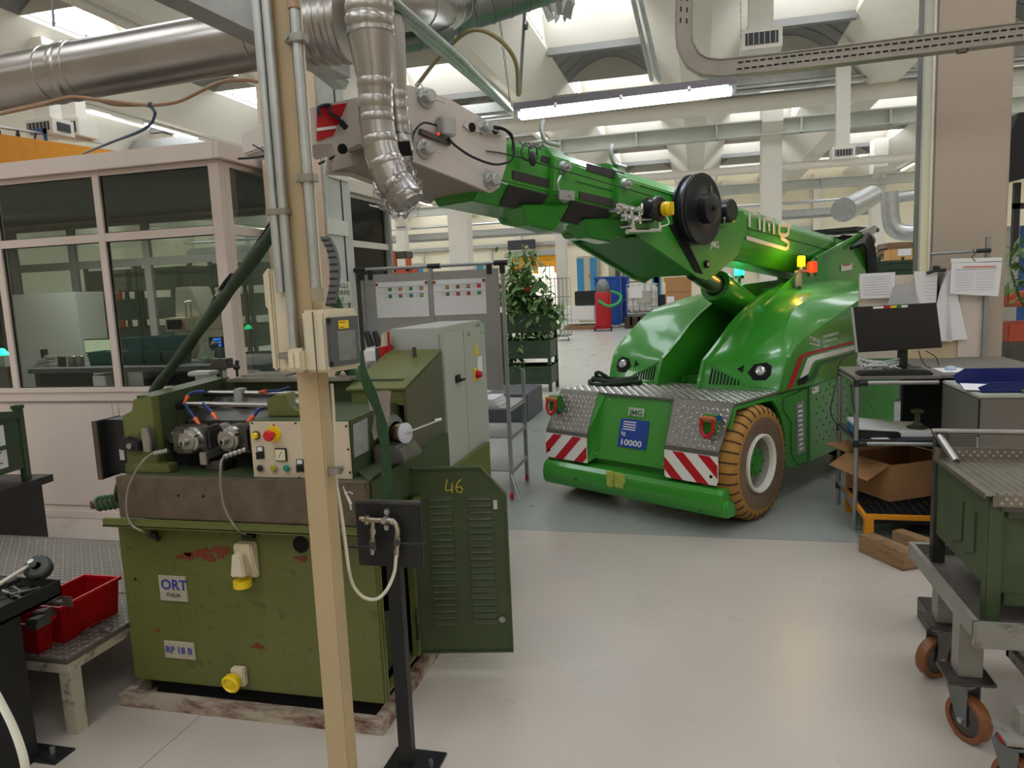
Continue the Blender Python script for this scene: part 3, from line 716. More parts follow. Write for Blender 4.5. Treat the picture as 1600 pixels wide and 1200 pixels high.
# pendant bracket under the boom (two cheek plates and a nose plate)
ck = [vz(985, 352, 1.04), vz(1000, 372, 1.04), vz(1088, 432, 1.04), vz(1103, 438, 1.04), vz(1118, 428, 1.04), vz(1152, 398, 1.04), vz(1166, 352, 1.04), vz(1160, 330, 1.04), vz(1040, 310, 1.04)]
for u in (.50, 1.028): K(MB().prism(ck, 0, u, u + .02), 'cheek_plate', m_crane, smooth=False)
b = MB(); a, c, d = ck[1], ck[2], ck[3]
b.slab([(.52, a[0] + .02, a[1] + .01), (1.03, a[0] + .02, a[1] + .01), (1.03, c[0] + .02, c[1] + .01), (.52, c[0] + .02, c[1] + .01)], (0, .015, .015)); K(b, 'nose_plate', m_crane_s, smooth=False)
K(MB().slab([cu_(1045, 352, 1.052), cu_(1060, 349, 1.052), cu_(1098, 428, 1.052), cu_(1086, 424, 1.052)], (.004, 0, 0)), 'cable_slot', m_dark, smooth=False)
K(MB().cyl(cu_(1102, 413, 1.045), cu_(1102, 413, 1.045) + Vector((.02, 0, 0)), .026, n=20), 'pin_recess', m_dark)
K(MB().cyl(cu_(1102, 413, 1.045), cu_(1102, 413, 1.045) + Vector((.024, 0, 0)), .014, n=16), 'pin', m_galv)
ctx('JMG', (1110, 386), (1130, 389), .068, m_signwhite, 1.052, xs=1.0, bold=.001)
# hose reel and drums
def drum(px, py, u0, u1, r, nm, m=m_black, n=40, lip=.0):
    c = cu_(px, py, u1); w = u1 - u0
    return K(MB().lathe([(0, 0), (r - .01, 0), (r, -.008), (r, -.02), (r - lip, -.025), (r - lip, -w + .02), (r, -w + .015), (r, -w), (0, -w)], c, (1, 0, 0), n), nm, m)
m_reel = mat('reel_plastic', (30, 30, 34), .32)
r1 = drum(1096, 327, 1.05, 1.13, .235, 'hose_reel', m_reel, lip=.02)
c = cu_(1098, 327, 1.13); K(MB().lathe([(.235, 0), (.238, .008), (.225, .010), (.2, .003), (.12, .004), (.1, .012), (.1, .075), (.08, .085), (0, .085)], c, (1, 0, 0), 40).cyl(c + Vector((.08, 0, 0)), c + Vector((.10, 0, 0)), .02, n=12), 'reel_hub', m_reel, r1)
K(MB().slab([c + Vector((.006, .08, .15)), c + Vector((.006, .11, .17)), c + Vector((.006, .13, .10)), c + Vector((.006, .10, .08))], (.002, 0, 0)), 'label', mat('grey_label', (90, 90, 92)), r1, smooth=False)
r2 = drum(1033, 326, 1.06, 1.16, .08, 'small_drum', m_reel, lip=.015)
c = cu_(1038, 327, 1.17); K(MB().lathe([(0, .05), (.03, .05), (.043, .04), (.045, 0)], c, (1, 0, 0), 20).box(c.x + .045, c.x + .065, c.y - .012, c.y + .012, c.z - .04, c.z + .04, .004), 'yellow_knob', m_yellow, r2)
K(MB().tube(bez([c + Vector((.02, -.01, -.04)), c + Vector((.03, 0, -.09)), c + Vector((.0, -.06, -.11))]), .004), 'pull_cord', m_signwhite, r2)
r3 = drum(1145, 329, 1.04, 1.16, .082, 'small_drum', m_reel)
K(MB().tube(bez([cu_(1132, 342, 1.13), cu_(1131, 352, 1.12), cu_(1127, 357, 1.06)]), .004).sph(cu_(1132, 341, 1.13), .012), 'cord', m_galv, r3)
# chromed hose guide
b = MB(); 
for (x0, y0, x1, y1, r) in ((963, 320, 1003, 330, .016), (968, 336, 998, 340, .012), (985, 322, 990, 360, .014), (998, 322, 1000, 350, .012), (985, 344, 1032, 340, .011), (980, 362, 1031, 360, .016), (1030, 339, 1031, 362, .013), (964, 318, 966, 334, .014), (1003, 318, 1002, 336, .012), (975, 320, 978, 345, .01)):
    b.cyl(cu_(x0, y0, 1.10), cu_(x1, y1, 1.10), r, n=12)
K(b, 'hose_guide', m_chrome)
b = MB()
for x, y in ((970, 327), (981, 326), (993, 327), (988, 340), (988, 352), (1000, 343)):
    p = cu_(x, y, 1.13); b.cyl(p - Vector((.08, 0, 0)), p, .013, n=8)
K(b, 'guide_roller', m_chrome)
# lift cylinder
p0 = Vector((.735, *vz(1117, 446, .735))); dr = Vector((0, .93, -.36)).normalized()
K(MB().lathe([(.085, 0), (.125, .0), (.13, .02), (.13, .1), (.12, .11), (.12, 1.3)], p0, dr, 32), 'lift_cylinder', m_crane)
K(MB().cyl(p0 - dr * .32, p0 + dr * .1, .075, n=24), 'cylinder_rod', m_steel)
# tower
tw = [vz(1190, 478, 1.06), vz(1272, 404, 1.06), vz(1342, 366, 1.06), vz(1352, 372, 1.06), vz(1352, 452, 1.06), vz(1240, 475, 1.06)]
K(MB().prism(tw, 0, 1.05, 1.07), 'tower_plate', m_crane, smooth=False); K(MB().prism([(3.0, 1.40), (3.0, 1.75)] + tw[2:5], 0, .42, .44), 'tower_plate', m_crane, smooth=False)
K(MB().box(.45, 1.04, 3.3, 3.6, 1.5, 1.88), 'tower_back', m_crane_s)
K(MB().slab([cu_(1272, 402, 1.072), cu_(1342, 364, 1.072), cu_(1344, 368, 1.072), cu_(1274, 407, 1.072)], (.02, 0, 0)), 'tower_rib', m_crane)
K(MB().slab([cu_(1302, 372, 1.04), cu_(1304, 372, 1.04), cu_(1304, 402, 1.04), cu_(1302, 402, 1.04)], (.01, 0, .0)), 'hose_clip', m_crane_s)
K(MB().slab([cu_(1314, 414, 1.075), cu_(1331, 411, 1.075), cu_(1331, 421, 1.075), cu_(1314, 424, 1.075)], (.002, 0, 0)), 'warning_label', m_signwhite, smooth=False)
K(MB().slab([cu_(1317, 413.5, 1.078), cu_(1329, 411.5, 1.078), cu_(1329, 414, 1.078), cu_(1317, 416, 1.078)], (.001, 0, 0)), 'label_bar', m_signred, smooth=False)
K(MB().slab([cu_(1307, 442, 1.075), cu_(1335, 440, 1.075), cu_(1335, 447, 1.075), cu_(1307, 450, 1.075)], (.006, 0, 0)), 'data_plate', m_chrome, smooth=False)
b = MB()
for x, y in ((1268, 452), (1272, 450), (1296, 449), (1204, 466)): b.cyl(cu_(x, y, 1.0), cu_(x, y, 1.0) + Vector((.1, 0, 0)), .016, n=8)
K(b, 'bolt', m_galv)
# lamps
def lampc(px, py, u, r, h, m, nm):
    c = cu_(px, py, u); o = K(MB().lathe([(0, h / 2), (r * .8, h / 2), (r, h / 2 - .01), (r, -h / 2), (0, -h / 2)], c, (0, 0, 1), 20), nm, m)
    K(MB().cyl(c - Vector((0, 0, h / 2 + .03)), c - Vector((0, 0, h / 2)), r * 1.02, n=20), 'lamp_base', m_steel_d, o); return c
lampc(1252, 408, 1.14, .030, .085, m_amber, 'amber_beacon')
lampc(1269, 417, 1.16, .038, .09, emit('red_lamp', (255, 50, 10), 1.2), 'red_beacon')
cg = lampc(1155, 419, .40, .042, .13, emit('green_lamp', (20, 255, 150), 5), 'green_beacon')
K(MB().cyl(cg - Vector((0, 0, .3)), cg - Vector((0, 0, .08)), .015, n=8), 'beacon_stalk', m_crane_s)
b = MB(); a = cu_(1246, 425, 1.12); b.box(a.x - .01, a.x + .02, a.y - .03, a.y + .05, a.z - .12, a.z + .0, .006); b.cyl(cu_(1243, 425, 1.13), cu_(1266, 424, 1.13), .012, n=8); b.cyl(cu_(1250, 432, 1.13), cu_(1250, 448, 1.10), .014, n=8)
K(b, 'beacon_bracket', m_galv)
for c_, col, pw in ((cu_(1252, 408, 1.2), (1, .6, .05), 3.), (cg + Vector((0, -.1, 0)), (.1, 1, .5), 3.)):
    l = bpy.data.lights.new('beacon_light', 'POINT'); l.energy = pw; l.color = col; l.shadow_soft_size = .04
    o = bpy.data.objects.new('beacon_light', l); C.objects.link(o); o.location = CRM.to_3x3() @ c_ + CA
# rear clutter: cable drums, hoses, counterweight
b = MB(); a = cu_(1320, 358, .9); b.box(a.x - .3, a.x + .15, a.y - .1, a.y + .5, a.z - .03, a.z + .01); 
for i in range(3): b.cyl(a + Vector((-.2 + i * .15, .1, -.12)), a + Vector((-.2 + i * .15, .35, -.12)), .07, n=14)
K(b, 'cable_deck', m_black)
K(MB().slab([cu_(1340, 362, 1.06), cu_(1362, 352, 1.06), cu_(1366, 356, 1.06), cu_(1362, 366, 1.06), cu_(1346, 372, 1.06)], (.03, 0, 0)), 'hinge_lug', m_galv)
b = MB()
for i in range(7):
    b.tube(bez([cu_(1330 + i * 3, 388 - i, 1.10 + .01 * i), cu_(1345 + i * 2, 378 - i * 2, 1.12), cu_(1354 + i * 2, 392, 1.12), cu_(1356 + i * 2.4, 432, 1.06)]), .016, 8)
K(b, 'hydraulic_hose', m_cable)
K(MB().box(.2, 1.3, 3.4, 3.9, .3, 1.3, .03), 'counterweight', m_crane_s)
K(MB().prism([(1.45, 2.98), (1.3, 3.6), (1.2, 3.75), (1.15, 3.72), (1.4, 2.96)], 2, .50, .62, .0), 'rear_guard', m_signwhite, smooth=False)
b = MB()
for i in range(3): t = i * .22; b.prism([(1.452 - .15 * t, 2.98 + .62 * t), (1.452 - .15 * (t + .14), 2.98 + .62 * (t + .14)), (1.44 - .15 * (t + .14), 2.98 + .62 * (t + .14)), (1.44 - .15 * t, 2.98 + .62 * t)], 2, .5, .62)
K(b, 'red_band', m_signred)
# --- white boom head ---
m_head = mat('head_white', (208, 198, 192), .45, var=.03, vscale=2)
hp = [vz(x, y, 1.03) for x, y in ((612, 133), (640, 134), (700, 155), (783, 203), (790, 218), (790, 258), (779, 293), (766, 302), (640, 250), (600, 248))]
for u in (.52, 1.02): K(MB().prism(hp, 0, u, u + .02, .004), 'head_plate', m_head, smooth=False)
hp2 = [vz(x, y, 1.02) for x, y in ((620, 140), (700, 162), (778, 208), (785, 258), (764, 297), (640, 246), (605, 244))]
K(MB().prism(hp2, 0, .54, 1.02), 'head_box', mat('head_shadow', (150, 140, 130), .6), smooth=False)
def hpin(px, py, r=.03, ring=True):
    c = cu_(px, py, 1.04); o = K(MB().lathe([(r * 1.5, 0), (r * 1.5, .012), (r, .014), (r, .05), (r * .8, .056), (0, .056)], c, (1, 0, 0), 22), 'head_pin', m_galv)
    if ring:
        K(MB().tube([c + Vector((.045, -.035 + .022 * math.cos(t) - .03, .015 + .028 * math.sin(t))) for t in [i * PI / 8 for i in range(16)]], .0025, 6, closed=True).cyl(c + Vector((.045, -.045, 0)), c + Vector((.045, .075, -.02)), .004, n=6), 'split_ring', m_galv, o)
for x, y in ((664, 153), (662, 233), (766, 282)): hpin(x, y)
K(MB().slab([cu_(x, y, 1.04) for x, y in ((726, 188), (775, 196), (785, 205), (782, 212), (732, 205), (722, 197))], (.012, 0, 0)), 'boss_plate', m_head)
for x, y in ((737, 199), (773, 203)): K(MB().cyl(cu_(x, y, 1.05), cu_(x, y, 1.05) + Vector((.006, 0, 0)), .022, n=16), 'socket', m_dark)
hpin(754, 200, .024)
bx = cu_(692, 200, 1.04); K(MB().box(bx.x, bx.x + .05, bx.y - .045, bx.y + .045, bx.z - .04, bx.z + .04, .006), 'junction_box', m_galv)
K(MB().slab([cu_(x, y, 1.045) for x, y in ((654, 202), (700, 220), (700, 228), (654, 210))], (.02, 0, 0)), 'sensor_rail', m_steel_d)
K(MB().sph(cu_(685, 209, 1.10), .006), 'red_led', emit('led_red', (255, 30, 20), 3))
b = MB(); b.tube(bez([cu_(683, 196, 1.08), cu_(662, 192, 1.08), cu_(648, 205, 1.08), cu_(643, 225, 1.06)]), .005)
b.tube(bez([cu_(700, 215, 1.07), cu_(712, 228, 1.08), cu_(740, 246, 1.09), cu_(775, 257, 1.1), cu_(800, 248, 1.1), cu_(802, 222, 1.1), cu_(790, 204, 1.08), cu_(770, 200, 1.08)]), .006); b.tube(bez([cu_(770, 198, 1.08), cu_(785, 200, 1.1), cu_(800, 212, 1.1), cu_(801, 235, 1.1)]), .006)
K(b, 'sensor_cable', m_cable)
K(MB().tube(bez([cu_(622, 138, 1.06), cu_(632, 148, 1.06), cu_(633, 165, 1.06), cu_(628, 180, 1.06)]), .006), 'sensor_cable', m_cable)
b = MB()
for i in range(16): b.sph(cu_(813 + i * 2.2 + (i % 2) * 2, 222 + (i % 3) * 3 + i * .3, 1.06), .008, n=6)
K(b, 'safety_chain', m_galv_dark, kind='stuff')
b = MB(); b.tube(bez([cu_(820, 228, 1.04), cu_(814, 235, 1.05), cu_(820, 250, 1.06), cu_(838, 250, 1.06), cu_(840, 235, 1.05)]), .003); b.sph(cu_(832, 248, 1.06), .03, (.4, 1, 1.3)); b.tube(bez([cu_(826, 240, 1.06), cu_(828, 230, 1.06), cu_(838, 230, 1.06), cu_(838, 242, 1.06)]), .004)
K(b, 'plug', m_cable)
# head arm with striped board, running left past the painted post
ha = [vz(x, y, .9) for x, y in ((410, 195), (425, 188), (497, 165), (560, 152), (640, 150), (640, 236), (560, 222), (543, 235), (528, 240), (518, 222), (500, 222), (440, 240), (415, 230))]
K(MB().prism(ha, 0, .7, .9, .006), 'head_arm', m_head, smooth=False)
rb = K(MB().slab([cu_(x, y, .905) for x, y in ((495, 168), (542, 161), (520, 212), (495, 221))], (.004, 0, 0)), 'striped_board', m_signred, smooth=False)
K(MB().slab([cu_(x, y, .911) for x, y in ((495, 200), (527, 196), (525, 201), (495, 205))], (.002, 0, 0)), 'white_band', m_signwhite, rb, smooth=False)
b = MB(); b.tube(bez([cu_(500, 180, .92), cu_(498, 168, .92), cu_(515, 164, .92), cu_(516, 176, .93), cu_(528, 184, .93), cu_(536, 196, .93)]), .007); b.cyl(cu_(532, 190, .93), cu_(541, 200, .93), .014, n=8)
K(b, 'plug_lead', m_cable)
K(MB().cyl(cu_(534, 233, .9), cu_(534, 233, .9) + Vector((.012, 0, 0)), .022, n=16), 'arm_hole', m_dark)
# dark lifting strap lying coiled on the deck
b = MB(); cc = CRM @ Vector((.24, .56, .815)) + CA
for i in range(4):
    rr = .05 + .028 * i; b.tube([cc + Vector((rr * 1.5 * math.cos(t) + .015 * math.sin(3 * t + i), rr * .8 * math.sin(t), .018 + .012 * ((i * 7) % 3) + .01 * math.sin(2 * t + i))) for t in [k * PI / 10 for k in range(20)]], .016, 8, closed=True)
b.tube(bez([cc + Vector((-.1, .02, .03)), cc + Vector((-.15, .0, .08)), cc + Vector((-.12, -.03, .1)), cc + Vector((-.04, -.02, .05))]), .014)
one(b, 'lifting_strap', mat('dark_sling', (34, 52, 36), .8), 'dark green webbing strap coiled on the tread plate by the crane headlamp', 'strap')
# ================= thread rolling machine =================
mc = thing('thread_rolling_machine', 'old olive green thread rolling machine with open louvred side door behind the cream post', 'machine', (-1.68, 2.75, 0))
P_ = lambda b, name, m, par=None, **k: b.build(name, m, par or mc, **k)
m_plinth = mat('plinth_paint', (168, 156, 138), .6, var=.1, vscale=9, dirt=(96, 52, 36), dscale=11, damt=.62, stretch=(.4, 1, 1))
b = MB(); b.box(-2.28, -1.13, 2.30, 2.345, 0, .05); b.box(-1.175, -1.13, 2.345, 4.0, 0, .05); b.box(-2.28, -2.235, 2.345, 4.0, 0, .05); P_(b, 'plinth_tray', m_plinth)
P_(MB().box(-2.20, -1.19, 2.42, 3.9, 0, .1), 'under_gap_dark', m_dark)  # near-black block standing in for the shaded gap under the cabinet
b = MB(); b.box(-2.25, -1.14, 2.36, 2.385, .085, .757, .006); b.box(-2.25, -2.22, 2.385, 3.9, .085, .757); b.box(-2.22, -1.16, 2.385, 3.9, .085, .1); b.box(-1.165, -1.14, 2.385, 2.40, .085, .757); b.box(-1.7, -1.68, 2.385, 3.9, .1, .757); b.box(-1.165, -1.14, 2.70, 3.9, .1, .757)
cab = P_(b, 'cabinet', m_olive)
P_(MB().box(-1.62, -1.55, 2.45, 2.6, .1, .7).box(-1.5, -1.22, 2.5, 2.68, .1, .3).tube(bez([(-1.3, 2.5, .7), (-1.2, 2.45, .55), (-1.22, 2.42, .4), (-1.3, 2.5, .3)]), .008), 'inner_gear', m_olive_d)
b = MB(); b.box(-2.24, -1.09, 2.28, 2.30, .757, .790, .004); b.box(-2.24, -1.09, 2.28, 3.2, .757, .765); b.box(-1.11, -1.09, 2.28, 2.7, .757, .788); P_(b, 'drip_tray', m_olive)
P_(MB().box(-2.175, -1.132, 2.30, 2.335, .790, .951, .003), 'bed_plate', m_slab)
b = MB()
for x, z in ((-1.898, .885), (-1.79, .885)): b.cyl((x, 2.299, z), (x, 2.305, z), .006, n=10)
P_(b, 'tapped_hole', m_dark)
P_(MB().box(-2.17, -1.132, 2.335, 3.2, .79, .95, .004), 'bed', m_olive_d)
P_(MB().prism([(2.34, .806), (2.8, .806), (2.8, .97), (2.34, .94)], 0, -1.14, -1.126), 'bed_side', m_olive_d)
# left head
P_(MB().prism([(-2.205, .93), (-2.205, 1.17), (-2.150, 1.188), (-2.146, 1.235), (-2.08, 1.247), (-2.055, 1.247), (-2.055, .93)], 1, 2.40, 2.44, .004), 'left_head', m_olive)
P_(MB().prism([(2.44, .93), (2.44, 1.245), (2.9, 1.262), (2.9, .93)], 0, -2.16, -2.06), 'left_head_side', m_olive_d)
P_(MB().box(-2.19, -1.985, 2.37, 2.42, .951, .985, .003), 'head_foot', m_olive)
yb = atx(190, 700, -2.315).y
b = MB(); b.box(-2.337, -2.315, 2.39, 2.52, .914, 1.152, .003)
P_(b, 'guard_plate', m_black); P_(MB().box(-2.337, -2.315, 2.384, 2.391, .914, 1.152), 'guard_edge', mat('brown_edge', (74, 62, 50), .5))
P_(MB().box(-2.316, -2.2, 2.43, 2.56, .93, 1.150), 'guard_return', m_black)
P_(MB().box(-2.262, -2.238, 2.427, 2.431, .985, 1.03, .004), 'guard_window', mat('pale_gap', (190, 186, 180)))
q = at(207, 692, 2.395); P_(MB().prism([(q.x - .045, q.z - .025), (q.x - .045, q.z + .02), (q.x + .0, q.z + .028), (q.x + .05, q.z + .01), (q.x + .05, q.z - .03)], 1, 2.372, 2.398, .004), 'cam_block', m_black)
P_(MB().cyl((q.x + .012, 2.36, q.z - .006), (q.x + .012, 2.373, q.z - .006), .012, n=8), 'cam_bolt', m_steel)
q = at(236, 685, 2.39); P_(MB().prism([(q.x - .018, q.z - .048), (q.x - .02, q.z + .045), (q.x + .012, q.z + .045), (q.x + .022, q.z), (q.x + .018, q.z - .048)], 1, 2.36, 2.395, .004).cyl((q.x - .009, 2.357, q.z + .03), (q.x - .009, 2.362, q.z + .03), .005, n=8), 'clamp_plate', m_steel)
# cavity, rollers, spindles
P_(MB().box(-2.06, -1.2, 2.86, 2.9, .95, 1.245), 'back_wall', m_olive_d)
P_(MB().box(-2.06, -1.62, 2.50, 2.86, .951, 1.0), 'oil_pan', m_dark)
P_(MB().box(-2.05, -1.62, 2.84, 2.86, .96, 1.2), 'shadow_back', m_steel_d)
P_(MB().prism([(2.58, 1.12), (2.86, 1.21), (2.86, 1.2), (2.58, 1.105)], 0, -2.05, -1.62), 'splash_plate', m_steel_d)
def spindle(px, py, s):
    c = at(px, py, 2.39)
    hb = P_(MB().box(c.x - (.09 if s < 0 else -.0), c.x + (.0 if s < 0 else .085), 2.41, 2.50, c.z - .055, c.z + .05, .012) if 1 else None, 'spindle_block', m_steel_d)
    P_(MB().lathe([(.030, 2.9 - 2.39), (.034, .1), (.05, .1), (.052, .03), (.046, .02), (.045, .004), (.034, .0), (.032, -.004), (.014, -.006), (.013, -.035), (.007, -.037), (.006, -.02), (0, -.02)], c, (0, 1, 0), 28), 'spindle', m_steel, hb)
    b = MB()
    for k in range(4):
        a = k * PI / 2 + .5; b.cyl((c.x + .042 * math.cos(a), c.y + .0, c.z + .042 * math.sin(a)), (c.x + .042 * math.cos(a), c.y + .02, c.z + .042 * math.sin(a)), .005, n=8)
    P_(b, 'flange_bolt', m_black, hb)
    P_(MB().box(c.x - .03 + (.05 if s < 0 else -.02), c.x + .02 + (.05 if s < 0 else -.02), 2.42, 2.52, c.z - .045, c.z + .045, .01), 'bearing_cap', m_steel_d, hb)
spindle(293, 690, -1); spindle(355, 688, 1)
c = at(283, 700, 2.36)
for px, py, s in ((262, 704, -1), (372, 704, 1)):
    a = at(px, py, 2.37); d = at(px + s * 22, py + 5 if s < 0 else py + 6, 2.36)
    if s > 0: a, d = at(385, 702, 2.37), at(350, 714, 2.36)
    pts = [a.lerp(d, t / 10) for t in range(11)]
    P_(MB().tube(pts, [.008 + (.003 if t % 2 else 0) for t in range(11)], 10), 'swivel_joint', m_steel)
h1 = [(238, 709), (224, 720), (208, 745), (199, 770), (198, 800), (206, 820), (222, 830), (236, 833)]
h2 = [(350, 714), (345, 725), (345, 760), (350, 790), (360, 812), (372, 828), (386, 836)]
m_hoseg = mat('grey_hose', (132, 124, 108), .45)
for h in (h1, h2): P_(MB().tube(bez([at(x, y, 2.275 if 715 < y < 832 else 2.345) for x, y in h]), .0045, 8), 'coolant_hose', m_hoseg)
P_(MB().cyl(at(233, 834, 2.35), at(248, 842, 2.33), .011, n=10).sph(at(241, 836, 2.34), .014), 'plug', m_cable); P_(MB().cyl(at(380, 836, 2.34), at(397, 837, 2.34), .012, n=10), 'plug', m_cable)
c = at(366, 655, 2.7); P_(MB().lathe([(.05, 0), (.085, 0), (.09, .02), (.085, .06), (.05, .06)], c, (0, 1, -.1), 36), 'bearing_ring', m_steel)
b = MB()
for k in range(8): a = k * PI / 4; b.cyl(c + Vector((.068 * math.cos(a), -.004, .068 * math.sin(a))), c + Vector((.068 * math.cos(a), .002, .068 * math.sin(a))), .006, n=8)
P_(b, 'ring_bolt', m_black)
for dx, r in ((-.10, .022), (-.02, .02), (.03, .026)): P_(MB().cyl(c + Vector((dx - .02, -.25, -.03)), c + Vector((dx + .05, 0, .0)), r, n=18), 'roller', m_steel)
q = at(318, 715, 2.40)
P_(MB().box(q.x - .02, q.x + .012, 2.40, 2.42, q.z - .03, q.z + .02, .003).hexa([(q.x - .012, 2.41, q.z - .01), (q.x + .012, 2.41, q.z - .01), (q.x + .10, 2.62, q.z + .02), (q.x + .07, 2.62, q.z + .02), (q.x - .012, 2.41, q.z + .02), (q.x + .012, 2.41, q.z + .02), (q.x + .10, 2.62, q.z + .045), (q.x + .07, 2.62, q.z + .045)]), 'work_rest', m_steel)
P_(MB().box(q.x - .01, q.x + .07, 2.42, 2.6, .951, q.z - .02, .004), 'rest_base', m_steel_d)
# rods and support block
P_(MB().cyl((-2.18, 2.55, 1.192), (-1.60, 2.55, 1.184), .0145, n=20), 'tie_rod', mat('polished_rod', (138, 132, 126), .22, 1.))
P_(MB().cyl((-2.17, 2.55, 1.192), (-2.04, 2.55, 1.19), .019, n=20), 'rod_socket', m_dark)
P_(MB().cyl((-2.06, 2.72, 1.212), (-1.55, 2.72, 1.205), .0135, n=20), 'tie_rod', MATS['polished_rod'])
q = at(374, 618, 2.71); P_(MB().box(q.x - .018, q.x + .018, 2.695, 2.745, q.z - .03, q.z + .03, .004), 'rod_clamp', m_ral)
q = at(435, 650, 2.44); P_(MB().prism([(q.x - .045, 1.162), (q.x - .045, 1.222), (q.x - .02, 1.24), (q.x + .03, 1.245), (q.x + .05, 1.2), (q.x + .10, 1.17), (q.x + .10, 1.162)], 1, 2.44, 2.52, .003), 'rod_bracket', m_olive)
P_(MB().cyl((-1.6, 2.52, 1.195), (-1.45, 2.5, 1.195), .028, n=20), 'rod_nut', m_steel)
P_(MB().box(-2.02, -1.42, 2.82, 2.88, 1.245, 1.262, .003).box(-1.97, -1.75, 2.86, 3.0, 1.262, 1.272), 'top_rail', m_steel)
# segmented coolant nozzles
m_blue = mat('nozzle_blue', (26, 52, 110), .45); m_ontip = mat('nozzle_orange', (222, 96, 40), .4)
def nozzle(path, Y0_, Y1_):
    n = len(path); pts = [at(x, y, Y0_ + (Y1_ - Y0_) * i / (n - 1)) for i, (x, y) in enumerate(path)]; pts = bez(pts, 3)
    b = MB()
    for i in range(len(pts) - 2):
        b.sph(pts[i], .0072, n=8)
    o = P_(b, 'coolant_nozzle', m_blue); d = (pts[-1] - pts[-2]).normalized()
    P_(MB().cyl(pts[-2] - d * .005, pts[-1] + d * .022, .0095, .004, n=10), 'nozzle_tip', m_ontip, o)
nozzle([(290, 632), (296, 642), (302, 650), (308, 658)], 2.5, 2.46)
nozzle([(318, 632), (325, 638), (330, 643), (335, 650)], 2.52, 2.48)
nozzle([(410, 638), (403, 641), (398, 648), (392, 654)], 2.5, 2.44)
nozzle([(318, 612), (306, 612), (296, 616), (292, 622)], 2.5, 2.48)
nozzle([(450, 606), (438, 610), (424, 611), (410, 612)], 2.6, 2.66)
# control console
P_(MB().box(-1.607, -1.205, 2.36, 2.82, .945, 1.16, .004), 'console', m_olive_d)
P_(MB().box(-1.60, -1.14, 2.50, 2.86, .945, .96), 'console_shelf', m_olive_d)
pan_ = P_(MB().box(-1.605, -1.207, 2.352, 2.36, .943, 1.158, .002), 'control_panel', mat('panel_ivory', (200, 184, 160), .5, var=.05, dirt=(160, 140, 108), dscale=6, damt=.2))
def on(px, py): return at(px, py, 2.352)
def button(px, py, r, h, m, base=m_steel_d, br=1.35):
    c = on(px, py); o = P_(MB().lathe([(0, -h), (r * .8, -h), (r, -h * .8), (r, 0)], c, (0, 1, 0), 20), 'push_button', m, pan_)
    P_(MB().lathe([(r * br, 0), (r * br, -h * .35), (r * .9, -h * .35)], c, (0, 1, 0), 20), 'bezel', base, o); return o
button(401, 680, .012, .02, m_yellow)
c = on(428, 678); o = P_(MB().lathe([(0, -.006), (.028, -.006), (.030, 0)], c, (0, 1, 0), 24), 'stop_surround', m_yellow, pan_); P_(MB().lathe([(0, -.045), (.017, -.045), (.021, -.038), (.019, -.028), (.009, -.026), (.009, 0)], c, (0, 1, 0), 24), 'emergency_stop', mat('stop_red', (196, 20, 24), .35), o)
button(408, 731, .0115, .014, m_black, m_ral); button(429, 731, .0115, .014, mat('lens_amber', (170, 150, 20), .3), m_ral); button(449, 731, .0115, .014, mat('lens_green', (20, 130, 100), .3), m_ral)
for px, py in ((408, 710), (470, 730)):
    c = on(px, py); P_(MB().box(c.x - .014, c.x + .014, 2.348, 2.352, c.z - .016, c.z + .03).lathe([(0, -.02), (.009, -.02), (.012, -.006), (.014, 0)], c, (0, 1, 0), 16).box(c.x - .004, c.x + .004, 2.325, 2.335, c.z - .013, c.z + .013), 'selector', m_black, pan_)
    P_(MB().box(c.x - .010, c.x + .010, 2.3465, 2.3485, c.z + .013, c.z + .028), 'legend', m_paper, pan_)
c = on(440, 710); P_(MB().box(c.x - .024, c.x + .024, 2.343, 2.352, c.z - .024, c.z + .024, .002), 'gauge_frame', m_black, pan_); P_(MB().box(c.x - .020, c.x + .020, 2.3415, 2.344, c.z - .020, c.z + .020), 'gauge_face', mat('gauge_face', (224, 214, 180)), pan_); P_(MB().cyl((c.x - .008, 2.341, c.z - .012), (c.x + .006, 2.341, c.z + .012), .001, n=5), 'needle', m_black, pan_)
P_(MB().cyl((on(428, 664).x, 2.351, on(428, 664).z), (on(428, 664).x, 2.349, on(428, 664).z), .004, n=10), 'red_dot', m_red, pan_)
for px, py in ((394, 661), (541, 666), (544, 702), (547, 738), (399, 746), (468, 746), (462, 661)): c = on(px, py); P_(MB().cyl(c, c + Vector((0, -.003, 0)), .004, n=8), 'panel_screw', m_black, pan_)
P_(MB().slab([atx(551, 664, -1.204), atx(573, 653, -1.204), atx(575, 704, -1.204), atx(553, 715, -1.204)], (.003, 0, 0)), 'data_plate', mat('aluminium_plate', (176, 176, 176), .5, .6, var=.2, vscale=40), smooth=False)
# right hand side: lower cheek, dark slot, dial
P_(MB().hexa([(-1.205, 2.4, .94), (-1.13, 2.33, .94), (-1.13, 2.80, .94), (-1.205, 2.80, .94), (-1.205, 2.4, .965), (-1.13, 2.33, .95), (-1.13, 2.80, .985), (-1.205, 2.80, .965)]), 'slide_cheek', m_olive_d)
b = MB(); b.slab([atx(583, 745, -1.125), atx(643, 710, -1.125), atx(643, 714, -1.125), atx(583, 750, -1.125)], (.002, 0, 0)); P_(b, 'slide_gap', m_dark, smooth=False)
ax = Vector((.92, -.30, .02)).normalized(); c = at(633, 677, 2.62)
P_(MB().lathe([(.10, -.16), (.098, -.12), (.07, -.06), (.045, -.045)], c, ax, 32), 'hub_cone', m_steel_d)
P_(MB().lathe([(.034, -.05), (.034, -.035), (.038, -.033), (.038, -.02), (.034, -.018), (.036, -.004), (.030, 0)], c, ax, 28), 'dial_ring', mat('dial_brass', (150, 130, 96), .3, .9))
